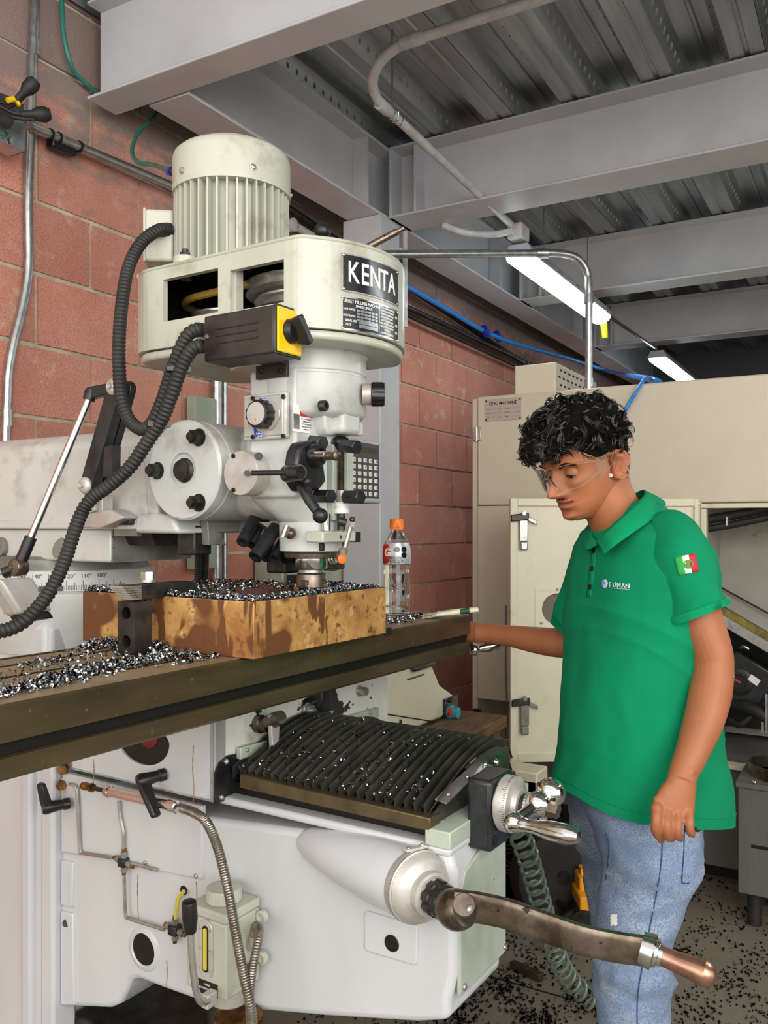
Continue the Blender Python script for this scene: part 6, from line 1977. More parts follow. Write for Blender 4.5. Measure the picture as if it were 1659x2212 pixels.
for v_, m_ in ((938, 'steel'), (1545, 'black_plastic')):
    q = B(1031, v_, X=CX)
    MB().box(CX - .008, CX, q.y - .02, q.y + .02, q.z - .03, q.z + .03).build('hinge', G[m_], cnc, bevel=.003)
    MB().cyl((CX - .010, q.y, q.z - .032), (CX - .010, q.y, q.z + .032), .006).build('hinge_pin', G[m_], cnc)
# vent box on the roof
q = B(1200, 782, X=3.75)
MB().box(3.75, 4.4, q.y, q.y + .195, ZTOP, q.z).build('roof_box', CB_, cnc, bevel=.004)
for r in range(4):
    for c in range(9):
        x_ = 3.79 + c * .062 + .02 * (r % 2)
        z_ = ZTOP + .022 + r * .034
        MB().box(x_, x_ + .026, q.y - .002, q.y + .001, z_, z_ + .008).build('roof_vent', G['near_black'], cnc)

# ---- cream access door, swung open
dt = thing('access_door', 'cream steel cabinet door with two latches and a round hole behind the man', 'door', B(1300, 1645, d=3.4))
L0, L1 = B(1101, 1645, d=3.40), B(1513, 1645, d=3.445)
ex = (L1 - L0)
ex.z = 0
W_ = ex.length
ex.normalize()
nz_ = V(0, 0, 1)
nn_ = ex.cross(nz_)                        # towards the camera
if nn_.dot(V(-1, -.5, 0)) < 0:
    nn_ = -nn_
O = V(L0.x, L0.y, .512)
Hh = 1.045


def dpt(x, z, n=0.0):
    return O + ex * x + nz_ * z + nn_ * n


def dbox(x0, x1, z0, z1, n0, n1):
    return MB().obox(dpt((x0 + x1) / 2, (z0 + z1) / 2, (n0 + n1) / 2), ex * (x1 - x0) / 2, nz_ * (z1 - z0) / 2, nn_ * (n1 - n0) / 2)


CC = G['cnc_cream']
# panel with a real round hole
hx, hz, hr_ = (1205 - 1101) / 1850 * 3.4, B(1205, 1317, d=3.38).z - O.z, .062
mb = MB()
n = 48
f_, b_, of, ob = [], [], [], []
for i in range(n):
    a = 2 * math.pi * (i + .5) / n
    c_, s_ = math.cos(a), math.sin(a)
    t = min((.028 - hx if c_ < 0 else W_ - .028 - hx) / c_, (.028 - hz if s_ < 0 else Hh - .028 - hz) / s_)
    f_.append(dpt(hx + hr_ * c_, hz + hr_ * s_, .002)); b_.append(dpt(hx + hr_ * c_, hz + hr_ * s_, -.004))
    of.append(dpt(hx + t * c_, hz + t * s_, .002)); ob.append(dpt(hx + t * c_, hz + t * s_, -.004))
fs = []
for i in range(n):
    j = (i + 1) % n
    fs += [(i, j, j + n, i + n), (j, i, i + 2 * n, j + 2 * n), (i + 2 * n, i + 3 * n, j + 3 * n, j + 2 * n)]
mb.add(f_ + of + b_ + ob, fs)
for (cx, cz) in ((.028, .028), (W_ - .028, .028), (.028, Hh - .028), (W_ - .028, Hh - .028)):
    P_ = dpt(cx, cz, .002)
    ds = sorted(range(n), key=lambda i: (of[i] - P_).length)[:2]
    mb.add([P_, of[ds[0]], of[ds[1]]], [(0, 1, 2)])
mb.build('door_panel', CC, dt, smooth=0)
for x0, x1, z0, z1 in ((0, .03, 0, Hh), (W_ - .03, W_, 0, Hh), (.03, W_ - .03, 0, .03), (.03, W_ - .03, Hh - .03, Hh)):
    dbox(x0, x1, z0, z1, -.01, .014).build('door_frame', CC, dt, bevel=.002)
dbox(hx - .11, hx + .11, hz - .095, hz + .095, -.02, -.012).build('hole_shutter', G['hole_grey'], dt)
for x0, x1, z0, z1 in ((hx - .09, hx + .09, hz + .072, hz + .085), (hx - .09, hx - .075, hz - .075, hz + .072)):
    dbox(x0, x1, z0, z1, .002, .004).build('hole_surround', CC, dt)
for dx, dz in ((0, .078), (-.064, -.055)):
    MB().sphere(dpt(hx + dx, hz + dz, .004), .006).build('surround_screw', G['steel'], dt)


def latch(u, v, m):
    c = B(u, v, d=3.39)
    x, z = (c - O).dot(ex), c.z - O.z
    g = dbox(x - .012, x + .022, z - .05, z + .035, .014, .022).build('latch', m, dt, bevel=.003)
    MB().obox(dpt(x - .012, z + .045, .028), (ex * .036 + nz_ * .004), nz_ * .014, nn_ * .005).build('latch_arm', G['steel_dark'], g, bevel=.004)
    MB().obox(dpt(x + .03, z + .035, .026), (ex * .026 - nz_ * .013), nz_ * .009, nn_ * .003).build('latch_link', m, g, bevel=.003)
    MB().cyl(dpt(x + .004, z + .06, .02), dpt(x + .004, z + .06, .036), .008).build('latch_pin', m, g)
    dbox(x - .01, x + .02, z - .085, z - .05, .014, .030).build('latch_hook', m, g, bevel=.005)


latch(1128, 1142, G['steel'])
latch(1130, 1540, G['cast_grey'])
MB().tube(smoothpath([dpt(-.012, .62, -.01), dpt(-.016, .4, 0), dpt(-.012, .2, .01), dpt(-.016, .1, .01), dpt(.005, .02, .02)], 6), .0035, 8).build('door_cable', G['steel_dark'], dt)

# ---- galvanised conduit arch from the machine roof to the column
t = thing('conduit_arch', 'galvanised conduit rising from the machine roof and bending towards the column', 'conduit', (3.7, 1.1, ZTOP))
pts = [B(1272, 845, d=3.80), B(1272, 700, d=3.78), B(1272, 620, d=3.77), B(1270, 592, d=3.77), B(1258, 568, d=3.76), B(1238, 553, d=3.75), B(1205, 547, d=3.74), B(1150, 547, d=3.72), B(1000, 548, d=3.64), B(870, 549, d=3.56), B(770, 549, d=3.50)]
pts[0].z = ZTOP
MB().tube(smoothpath(pts, 6), .0165, 14).build('pipe', G['galvanised'], t)
for u0, v0, u1, v1, d_ in ((1272, 655, 1272, 635, 3.775), (1185, 547, 1160, 547, 3.725), (1272, 836, 1272, 818, 3.80)):
    MB().cyl(B(u0, v0, d=d_), B(u1, v1, d=d_), .0205).build('coupling', G['galvanised'], t)
MB().tube([B(775, 549, d=3.5), B(772, 549, d=3.66)], .008, 8).build('column_clip', G['galvanised'], t)

# ---- bench with a small cream machine, seen under the table's right end
bn = thing('wood_bench', 'worn brown wooden bench top behind the milling table', 'bench', (2.5, 1.4, 0))
MB().box(2.28, 2.75, 1.10, 1.70, .76, .80).build('bench_top', G['wood_bench'], bn, bevel=.004)
for x_, y_ in ((2.33, 1.15), (2.70, 1.15), (2.33, 1.64), (2.70, 1.64)):
    MB().box(x_ - .03, x_ + .03, y_ - .03, y_ + .03, 0, .76).build('bench_leg', G['wood_bench'], bn)
gm = thing('bench_machine', 'small cream bench machine with a teal knob under the table end', 'machine', B(915, 1575, d=2.72))
Xm = B(840, 1500, d=2.62).x
def bxp(u, v, Y_):
    return B(u, v, Y=Y_)
Yg = 1.27
ou = [(836, 1600), (836, 1440), (862, 1428), (880, 1380), (930, 1380), (936, 1440), (952, 1480), (980, 1500), (984, 1520), (984, 1602)]
pr_ = [bxp(u, v, Yg) for u, v in ou]
zmin = .801
pr_ = [V(q.x, q.y, max(q.z, zmin)) for q in pr_]
xs_m = [q.x for q in pr_]
MB().prism(pr_, (0, .22, 0)).build('casting', G['cnc_cream'], gm, bevel=.012, seg=3)
q0, q1 = bxp(957, 1570, Yg - .001), bxp(984, 1500, Yg - .001)
MB().box(q0.x, q1.x, Yg - .012, Yg + .001, q0.z, q1.z).build('control_panel', G['black_paint'], gm, bevel=.003)
tk = MB().lathe(bxp(970, 1538, Yg - .012), (0, -1, 0), [(0, .024), (.012, .024), (.014, .02), (.035, .019), (.036, .016)], 24).build('speed_dial', G['teal'], gm)
MB().lathe(bxp(970, 1538, Yg - .046), (0, -1, 0), [(0, .013), (.006, .013), (.007, .010)], 20).build('dial_centre', G['red_print'], tk)
MB().lathe(bxp(970, 1512, Yg - .012), (0, -1, 0), [(0, .009), (.012, .008)], 16).build('rocker_switch', G['steel_dark'], gm)
MB().sphere(bxp(962, 1563, Yg - .012), .006).build('pilot_light', G['red_print'], gm)
q0, q1 = bxp(880, 1470, Yg - .001), bxp(916, 1455, Yg - .001)
MB().box(q0.x, q1.x, Yg - .003, Yg, q0.z, q1.z).build('badge', G['black_print'], gm)
q0, q1 = bxp(886, 1452, Yg - .001), bxp(932, 1425, Yg - .001)
MB().box(q0.x, q1.x, Yg - .02, Yg + .001, q0.z, q1.z).build('collar', G['black_paint'], gm, bevel=.008)
a, b = bxp(837, 1543, Yg - .0005), bxp(957, 1562, Yg - .0005)
MB().tube([a, b], .0022, 6).build('casting_seam', G['near_black'], gm)
MB().cyl(bxp(863, 1560, Yg - .001), bxp(863, 1560, Yg + .001), .009).build('casting_hole', G['near_black'], gm)

MB().box(CX + .55, 5.4, yo + .12, CY1 - .03, .06, .66).build('lower_back', G['bin_grey'], cnc)
# ---- vented cabinet low behind the knee
vc = thing('vented_cabinet', 'pale grey floor cabinet with vent slots behind the green coiled hose', 'cabinet', (3.1, 1.0, 0))
p = B(1160, 1967, Z=.03)
x0v, y0v = p.x, p.y
MB().box(x0v, x0v + .02, y0v, y0v + .25, .02, .50).build('side_panel', G['paint_green_grey'], vc)
MB().box(x0v - .0, x0v + .12, y0v + .0, y0v + .5, .02, .535).build('body', G['cnc_cream'], vc, bevel=.006)
for r in range(2):
    for k in range(12):
        q = B(1133, 1705 + k * 11 + r * 145, X=x0v - .001)
        MB().obox(q, V(.001, 0, 0), V(0, .013, .010), V(0, .0, .0022)).build('vent_slot', G['near_black'], vc)
q = B(1103, 1853, X=x0v - .002)
for r_ in (.02, .034, .048, .062):
    MB().tube([q + V(0, r_ * math.cos(a), r_ * math.sin(a)) for a in [2 * math.pi * k / 32 for k in range(33)]], .0028, 6).build('fan_grille', G['steel_worn'], vc)

# ---- tyre and jack in the gloom below the door
ty = thing('rubber_tyre', 'black rubber tyre leaning in the shade under the cream door', 'tyre', B(1205, 1910, d=3.15))
tc = B(1205, 1815, d=3.12)
axn = V(-.75, -.66, .05).normalized()
prof = [(-.05, .105), (-.055, .14), (-.045, .165), (-.02, .178), (.02, .178), (.045, .165), (.055, .14), (.05, .105)]
tc.z = .182
MB().lathe(tc, axn, prof, 48).build('tread', G['tyre'], ty)
MB().lathe(tc, axn, [(-.03, .10), (.035, .10), (.04, .03), (.05, .028)], 36).build('hub', G['steel_dark'], ty)
jk = thing('floor_jack', 'bright orange steel trolley jack partly hidden by the blue jeans', 'jack', B(1290, 1960, d=3.0))
q0 = B(1240, 1935, d=3.05)
jy = V(.5, -.866, 0)
def jb(u0, v0, u1, v1, d_, th):
    a, b = B(u0, v1, d=d_), B(u1, v0, d=d_)
    c = (a + b) / 2
    return MB().obox(c, jy * ((b - a).dot(jy) / 2), V(0, 0, abs(b.z - a.z) / 2), V(.866, .5, 0) * th)
jb(1239, 1912, 1290, 1942, 3.05, .10).build('frame', G['jack_orange'], jk, bevel=.006)
jb(1245, 1885, 1275, 1914, 3.05, .05).build('bracket', G['jack_orange'], jk, bevel=.006)
jb(1252, 1872, 1262, 1888, 3.05, .02).build('lug', G['jack_orange'], jk)
jb(1242, 1942, 1295, 1982, 3.06, .08).build('undercarriage', G['bin_grey'], jk, bevel=.004)
MB().lathe(B(1255, 1985, d=2.98), V(-.8, -.6, 0), [(-.03, .035), (-.03, .045), (.03, .045), (.03, .035)], 24).build('wheel', G['steel_dark'], jk)
MB().tube([B(1185, 1935, d=3.1), B(1215, 1955, d=3.05), B(1240, 1968, d=3.0)], .012, 8).build('handle_fork', G['steel_dark'], jk)
MB().tube([B(1245, 1968, d=3.0), B(1212, 1995, d=2.9)], .018, 8).build('axle', G['black_paint'], jk)

# ---- grey bin with a hoop on top at the right edge
gb = thing('grey_cabinet', 'dark grey steel cabinet with an iron hoop on top at the right edge', 'cabinet', B(1620, 1960, Z=.03))
p = B(1594, 1950, d=3.10)
x0g, y1g = p.x, p.y
zg = B(1594, 1688, d=3.1).z
MB().box(x0g, x0g + .3, y1g - .5, y1g, .12, zg - .02).build('body', G['bin_grey'], gb, bevel=.004)
MB().box(x0g - .008, x0g + .308, y1g - .51, y1g + .008, zg - .02, zg).build('lid', G['bin_grey'], gb, bevel=.003)
q = B(1636, 1830, X=x0g - .001)
MB().box(x0g - .002, x0g, q.y - .045, q.y + .02, q.z - .006, q.z + .006).build('pull_slot', G['near_black'], gb, bevel=.001)
MB().sphere(B(1630, 1690, X=x0g - .008), .007).build('lid_screw', G['steel_bright'], gb)
for k in range(4):
    MB().cyl((x0g + .05 + .2 * (k % 2), y1g - .05 - .4 * (k // 2), 0), (x0g + .05 + .2 * (k % 2), y1g - .05 - .4 * (k // 2), .12), .025).build('caster', G['black_rubber'], gb)
hc = V(x0g + .16, y1g - .15, zg)
MB().lathe(hc, (0, 0, 1), [(.0, .125), (0, .132), (.045, .132), (.045, .125), (.0, .125)], 40).build('hoop', G['steel_worn'], gb)
for k in range(3):
    c = hc + V(-.02 + .05 * k, .03 - .05 * k, 0)
    MB().lathe(c, (0, 0, 1), [(0, .012), (.05, .012), (.052, .022), (.06, .022), (.062, .01)], 12).build('wing_nut', G['black_paint'], gb)

# ---- coiled air hose hanging behind the knee
ch = thing('coiled_air_hose', 'green coiled air hose hanging down to the floor behind the knee', 'hose', B(1290, 2180, Z=0))
ax_ = smoothpath([B(1102, 1672, d=2.05), B(1108, 1760, d=2.1), B(1140, 1850, d=2.2), B(1165, 1940, d=2.3), B(1190, 2020, d=2.38), B(1205, 2070, d=2.42), B(1235, 2120, d=2.5), B(1300, 2185, d=2.53), B(1345, 2230, d=2.54)], 10)
ax_ = resample(ax_, .004)
ax_ = [V(q.x, q.y, max(q.z, .036)) for q in ax_]
hel, ph = [], 0
a = None
for i, q in enumerate(ax_):
    tg = (ax_[min(i + 1, len(ax_) - 1)] - ax_[max(i - 1, 0)]).normalized()
    a = perp(tg)[0] if a is None else (a - tg * a.dot(tg)).normalized()
    b = tg.cross(a)
    r_ = .026
    if i < len(ax_) - 1:
        for k in range(3):
            ph += 2 * math.pi * .004 / .043 / 3
            hel.append(q + (ax_[i + 1] - q) * k / 3 + r_ * (a * math.cos(ph) + b * math.sin(ph)))
MB().tube(hel, .0048, 7).build('coil', G['coil_green'], ch)
MB().cyl(ax_[0] + V(0, 0, .0), ax_[0] + V(-.02, .01, .06), .008).build('hose_fitting', G['brass_fit'], ch)

# ---- offcut on the floor
fo = thing('steel_offcut', 'short dark steel bar lying on the floor beside the coiled hose', 'bar', B(1135, 2100, Z=.0))
a, b = B(1106, 2083, Z=.012), B(1170, 2112, Z=.012)
t_ = (b - a).normalized()
MB().obox((a + b) / 2, (b - a) / 2, V(-t_.y, t_.x, 0) * .012, V(0, 0, .012)).build('bar', G['steel_worn'], fo, bevel=.001)

# ================================================================== the man at the machine
from mathutils import noise
from mathutils.bvhtree import BVHTree

mat('skin', lin('#a96945'), 0.54, c2=lin('#9a5d3a'), ns=9, lo=.35, hi=.7, c3=lin('#8e5335'), ns3=120, lo3=.68, hi3=.78, sss=0.18, bump=0.00018, bs=420)
mat('lip', lin('#9d5a4c'), 0.42)
mat('hair', lin('#0c0b0a'), 0.42, c2=lin('#15110e'), ns=60)
mat('eye_white', lin('#d8d2cb'), 0.2)
mat('iris', lin('#20130c'), 0.1)
mat('shirt_green', lin('#02875b'), 0.9, c2=lin('#027c52'), ns=5, lo=.35, hi=.7, spec=.2, bump=0.0006, bs=900)
mat('shirt_rib', lin('#028c5d'), 0.9, spec=.2, bump=0.0008, bs=700)
mat('denim', lin('#93a3ba'), 0.9, c2=lin('#7889a5'), ns=9, lo=.36, hi=.66, c3=lin('#65799a'), ns3=330, lo3=.42, hi3=.62, bump=0.0008, bs=800, c4=lin('#c4ccd7'), ns4=6, lo4=.48, hi4=.75, stretch=(1, 1, 2.2))
mat('denim_dark', lin('#25406f'), 0.85)
mat('flag_green', lin('#1d9a3c'), 0.7)
mat('flag_red', lin('#b51c2c'), 0.7)
mat('flag_white', lin('#ece9e2'), 0.7)
mat('emblem_brown', lin('#8a6a35'), 0.7)
mat('logo_silver', lin('#c9d4de'), 0.4)
mat('sole', lin('#2b2a29'), 0.7)

PD = 1.75
person = thing('person', 'young man in a green polo shirt and blue jeans watching the mill through safety glasses', 'person', (B(1370, 1500, d=PD).x, B(1370, 1500, d=PD).y, 0))
RV, FV = V(.5, -.866, 0), V(.866, .5, 0)
AL = rad(20)
pf = -RV * math.cos(AL) - FV * math.sin(AL)          # the way he faces
pl_ = V(0, 0, 1).cross(pf)                           # his left, towards the camera
W = lambda u, v, d: B(u, v, d=d)


def fbm(p, s):
    return noise.noise(p * s) * .6 + noise.noise(p * s * 2.1) * .3 + noise.noise(p * s * 4.3) * .15


def spow(x, p):
    return math.copysign(abs(x) ** p, x)


def evaluate(o):
    dg = bpy.context.evaluated_depsgraph_get()
    me = bpy.data.meshes.new_from_object(o.evaluated_get(dg))
    return me


def remeshed(mb, voxel, smooth_it=8, fac=.5):
    """one continuous skin over overlapping solids: (verts, faces) in world coordinates"""
    me = bpy.data.meshes.new('tmp')
    me.from_pydata([tuple(q) for q in mb.v], [], mb.f)
    o = bpy.data.objects.new('tmp', me)
    col.objects.link(o)
    m = o.modifiers.new('r', 'REMESH')
    m.mode, m.voxel_size = 'VOXEL', voxel
    m2 = o.modifiers.new('s', 'SMOOTH')
    m2.factor, m2.iterations = fac, smooth_it
    e = evaluate(o)
    vs = [v.co.copy() for v in e.vertices]
    fs = [tuple(p.vertices) for p in e.polygons]
    bpy.data.objects.remove(o)
    return vs, fs


def limb(mb, pts, n=24, cap_round=True):
    """tapering limb: (centre, half-width across the view, half-depth)"""
    cs = smoothpath([p[0] for p in pts], 5)
    k = len(pts) - 1
    rings = []
    for i, c in enumerate(cs):
        t = i / (len(cs) - 1) * k
        a = float(np.interp(t, range(k + 1), [p[1] for p in pts]))
        b = float(np.interp(t, range(k + 1), [p[2] for p in pts]))
        tg = (cs[min(i + 1, len(cs) - 1)] - cs[max(i - 1, 0)]).normalized()
        dn = (FV - tg * FV.dot(tg)).normalized()
        sd = tg.cross(dn)
        rings.append([c + sd * a * math.cos(2 * math.pi * j / n) + dn * b * math.sin(2 * math.pi * j / n) for j in range(n)])
    mb.loft(rings)
    return rings


# ------------------------------------------------------------------ arms and hands
arms = MB()
px = lambda p, d: p * d / FPX
# near (left) arm
limb(arms, [(W(1470, 1200, 1.645), .045, .05), (W(1490, 1270, 1.615), .046, .05), (W(1514, 1345, 1.60), px(47, 1.6), .046), (W(1535, 1400, 1.59), px(43, 1.59), .043), (W(1541, 1440, 1.585), px(41, 1.585), .042),
            (W(1534, 1500, 1.57), px(44, 1.57), .041), (W(1519, 1560, 1.55), px(41, 1.55), .037), (W(1497, 1620, 1.53), px(35, 1.53), .030), (W(1477, 1668, 1.51), px(31, 1.51), .023), (W(1472, 1690, 1.50), px(31, 1.5), .022)])
arms.sphere(W(1553, 1432, 1.60), .022)                     # elbow bone
arms.sphere(W(1491, 1666, 1.497), .0105)                   # wrist bone
# back of the hand
limb(arms, [(W(1474, 1678, 1.505), px(30, 1.5), .020), (W(1470, 1700, 1.50), px(34, 1.5), .0185), (W(1460, 1730, 1.495), px(44, 1.495), .0165), (W(1455, 1752, 1.492), px(46, 1.49), .0150), (W(1455, 1764, 1.493), px(42, 1.49), .012)])
for (u0, v0), (u1, v1), (u2, v2), (u3, v3), r, dd in (((1419, 1746), (1418, 1772), (1417, 1793), (1428, 1815), .0092, 0), ((1440, 1757), (1440, 1783), (1442, 1803), (1450, 1812), .0093, .004),
                                                       ((1463, 1760), (1463, 1785), (1464, 1803), (1470, 1811), .0091, .003), ((1487, 1757), (1489, 1778), (1491, 1796), (1496, 1803), .0082, -.002)):
    a, b, c, e = W(u0, v0, 1.483), W(u1, v1, 1.470 - dd * .2), W(u2, v2, 1.476), W(u3, v3, 1.506)
    arms.tube(smoothpath([a + (a - b) * .9, a, b, c, e], 5), [r * .8] * 5 + [r * 1.06] * 2 + [r] * 3 + [r * .96] * 5 + [r * .95] * 3 + [r * .8, r * .72, r * .55], 12)
    arms.sphere(a, r * 1.12)
    arms.sphere(e, r * .72)
# thumb on the far side, against the thigh
arms.tube(smoothpath([W(1448, 1700, 1.515), W(1424, 1735, 1.535), W(1418, 1770, 1.54), W(1424, 1795, 1.535)], 5), [.014] * 3 + [.012] * 5 + [.0105] * 6 + [.009, .007], 12)
# far (right) arm reaching to the table's end
limb(arms, [(W(1315, 1190, 1.90), .052, .055), (W(1290, 1280, 1.93), .047, .05), (W(1266, 1350, 1.96), .042, .044), (W(1250, 1386, 1.97), px(34, 1.97), .042), (W(1205, 1388, 2.00), px(32, 2.0), .040), (W(1160, 1383, 2.04), px(29, 2.03), .035),
            (W(1110, 1375, 2.08), px(24, 2.07), .029), (W(1060, 1369, 2.115), px(21.5, 2.11), .024), (W(1030, 1367, 2.13), px(21, 2.13), .023)])
limb(arms, [(W(1040, 1367, 2.125), px(21, 2.13), .022), (W(1022, 1366, 2.14), px(22, 2.14), .024), (W(1004, 1363, 2.16), px(23, 2.16), .030), (W(985, 1361, 2.185), px(21, 2.18), .036), (W(972, 1360, 2.20), px(17, 2.18), .032)])
for k in range(4):
    v = 1346 + k * 10
    a = W(975, v, 2.185 + .008 * k)
    arms.tube(smoothpath([a, W(955, v + 3, 2.19 + .008 * k), W(952, v + 12, 2.215 + .008 * k), W(966, v + 16, 2.235 + .008 * k)], 5), [.0095] * 8 + [.009] * 5 + [.008, .0075, .006], 10)
arms.tube(smoothpath([W(1006, 1352, 2.15), W(985, 1345, 2.14), W(968, 1350, 2.135), W(955, 1356, 2.14)], 5), [.0125] * 6 + [.0105] * 6 + [.009, .0085, .008, .006], 10)
avs, afs = remeshed(arms, .0022, 5)

# ------------------------------------------------------------------ head
HA, HBT = rad(27), rad(20)
HC = W(1270, 1008, PD)
hf0 = -RV * math.cos(HA) - FV * math.sin(HA)
hx_ = hf0 * math.cos(HBT) - V(0, 0, 1) * math.sin(HBT)
hz_ = V(0, 0, 1) * math.cos(HBT) + hf0 * math.sin(HBT)
hy_ = hz_.cross(hx_)


def hw(x, y, z):
    return HC + hx_ * x + hy_ * y + hz_ * z


ZS = [.132, .128, .118, .100, .080, .060, .040, .030, .018, .005, -.010, -.025, -.040, -.055, -.068, -.079, -.088, -.094, -.098]
XF = [.012, .037, .057, .074, .085, .0905, .0915, .091, .0840, .0825, .083, .083, .0845, .0855, .0845, .0835, .076, .060, .040]
XB = [-.012, -.040, -.059, -.072, -.080, -.084, -.084, -.083, -.081, -.078, -.073, -.068, -.060, -.055, -.050, -.045, -.035, -.020, .0]
HWD = [.012, .036, .053, .066, .0725, .0755, .0762, .076, .0755, .074, .073, .0695, .0650, .0595, .0525, .0430, .0335, .025, .016]


def gs(x, s):
    return math.exp(-(x / s) ** 2)


def face_pt(th, z, lift=0.0):
    xf, xb, w = (float(np.interp(-z, [-q for q in ZS], A_)) for A_ in (XF, XB, HWD))
    c, s = math.cos(th), math.sin(th)
    xm = (xf * .12 + xb * .30)
    if c >= 0:
        e = .80 if z > .03 else .74
        x = xm + (xf - xm) * abs(c) ** e
        y = w * spow(s, .90)
    else:
        x = xm + (xb - xm) * abs(c) ** .95
        y = w * spow(s, .95)
        if z < -.02:
            y *= 1 - .12 * min(1, (-z - .02) / .04) * abs(c)
    if c > 0:
        ay = abs(y)
        # brow, sockets, cheekbones
        x += .0045 * gs(z - .031, .007) * gs(ay - .024, .018)
        x -= .0135 * gs(z - .010, .0105) * gs(ay - .0305, .016)
        x += .0045 * gs(z + .012, .012) * gs(ay - .042, .014)
        x -= .0035 * gs(z + .045, .016) * gs(ay - .042, .016)
        # nose
        N = float(np.interp(-z, [-.028, -.020, -.010, 0, .010, .019, .026, .031, .036, .040], [0, .005, .0115, .0185, .0260, .0335, .0360, .0300, .0135, 0]))
        wn = float(np.interp(-z, [-.02, 0, .015, .026, .036], [.0088, .0092, .0112, .0138, .0125]))
        x += N * gs(y, wn)
        x += .0125 * gs(z + .028, .0065) * gs(ay - .0145, .0062)
        # lips and chin
        x += .0058 * gs(z + .0450, .0038) * gs(y, .020)
        x += .0072 * gs(z + .0570, .0046) * gs(y, .018)
        x -= .0040 * gs(z + .0508, .0020) * gs(y, .024)
        x -= .0030 * gs(z + .0400, .003) * gs(y, .004)
        x -= .0045 * gs(z + .068, .005) * gs(y, .020)
        x += .0075 * gs(z + .079, .0085) * gs(y, .018)
    if lift:
        r = math.hypot(x - .0, y)
        x, y = x + lift * (x / max(r, .01)), y + lift * (y / max(r, .01))
    return x, y, z


NT, NZ = 128, 120
zz = [.132 - (.132 + .098) * (1 - math.cos(math.pi * i / NZ)) / 2 for i in range(NZ + 1)]


def theta(j):
    t = j / NT * 2 * math.pi
    return t - .42 * math.sin(t) * .9                    # denser rows on the face


headm = MB()
rings = [[hw(*face_pt(theta(j), z)) for j in range(NT)] for z in zz]
headm.loft(rings)
# neck, down into the collar
nr = []
for (u, v, d, a, b) in ((1296, 1040, 1.755, .058, .058), (1306, 1068, 1.757, .056, .058), (1320, 1096, 1.76, .055, .058), (1334, 1122, 1.765, .058, .062), (1346, 1150, 1.77, .068, .08), (1352, 1185, 1.775, .085, .12)):
    nr.append((W(u, v, d), a, b))
limb(headm, nr, 40)
# ears
def ear(sgn):
    rows = []
    n, m = 40, 12
    rim = []
    for i in range(m + 1):
        r = i / m
        row = []
        for j in range(n):
            a = 2 * math.pi * j / n
            ca, sa = math.cos(a), math.sin(a)
            hgt = .031 * (1 if sa > 0 else 1.02)
            wid = .0185 * (1.05 if sa > 0 else .78) * (1 + .1 * sa)
            ex_, ez = wid * ca * r, hgt * sa * r
            out = .0085 * gs(r - .88, .10) * (.5 + .5 * min(1, max(0, .8 - ca * .9))) - .011 * gs(math.hypot((ex_ - .003) / .0085, (ez + .001) / .0125), .95) + .0055 * gs(r - .55, .11) * min(1, max(0, .5 - ca)) + .004 * gs(math.hypot((ex_ - .012) / .004, (ez + .002) / .006), 1)
            if r > .93:
                out -= .010 * (r - .93) / .07
            if sa < -.75:
                out += .003
            # x forward: front edge (ca > 0) is attached
            row.append((ex_, ez, out))
        rows.append(row)
    ring_pts = []
    tilt = rad(17)
    for row in rows + [[(p[0] * .8, p[1] * .85, -.012) for p in rows[-1]], [(p[0] * .4, p[1] * .5, -.016) for p in rows[-1]]]:
        rr = []
        for ex_, ez, out in row:
            x_, z_ = ex_ * math.cos(tilt) - ez * math.sin(tilt) * -1 * -1, ez * math.cos(tilt) + ex_ * math.sin(tilt)
            fl = .36 * max(0, -(ex_ - .014))
            rr.append(hw(-.006 + x_, sgn * (.0735 + out + fl + .004), -.002 + z_))
        ring_pts.append(rr)
    headm.loft(ring_pts)


ear(1)
ear(-1)
# lids over downcast eyes, meeting at the corners of the eye
for sg in (1, -1):
    c = (.0652, sg * .0300, .0080)
    for up_ in (1, 0):
        rows = []
        for i in range(13):
            row = []
            for j in range(25):
                az = rad(-115 + 230 * j / 24)
                k = min(1, abs(az) / rad(66)) ** 2
                edge = (-8 - 22 * k) if up_ else (-50 + 20 * k)
                lat = rad(edge + (90 - edge) * i / 12) if up_ else rad(-90 + (edge + 90) * i / 12)
                row.append(hw(c[0] + .0146 * math.cos(lat) * math.cos(az), c[1] + .0160 * math.cos(lat) * math.sin(az), c[2] + .0140 * math.sin(lat)))
            rows.append(row)
        headm.loft(rows, caps=False, closed=False)

# ------------------------------------------------------------------ body: head, neck, trunk, arms as one skin
body = MB()
body.add(headm.v, headm.f)
body.add(avs, afs)
VT = [1120, 1150, 1190, 1240, 1320, 1420, 1500, 1600, 1650, 1700, 1745, 1785]
UL = [1305, 1277, 1264, 1252, 1243, 1236, 1229, 1222, 1219, 1210, 1200, 1192]
UR = [1440, 1478, 1502, 1512, 1514, 1518, 1528, 1545, 1550, 1554, 1557, 1559]
AT = [.095, .150, .178, .188, .184, .174, .170, .172, .175, .178, .180, .180]


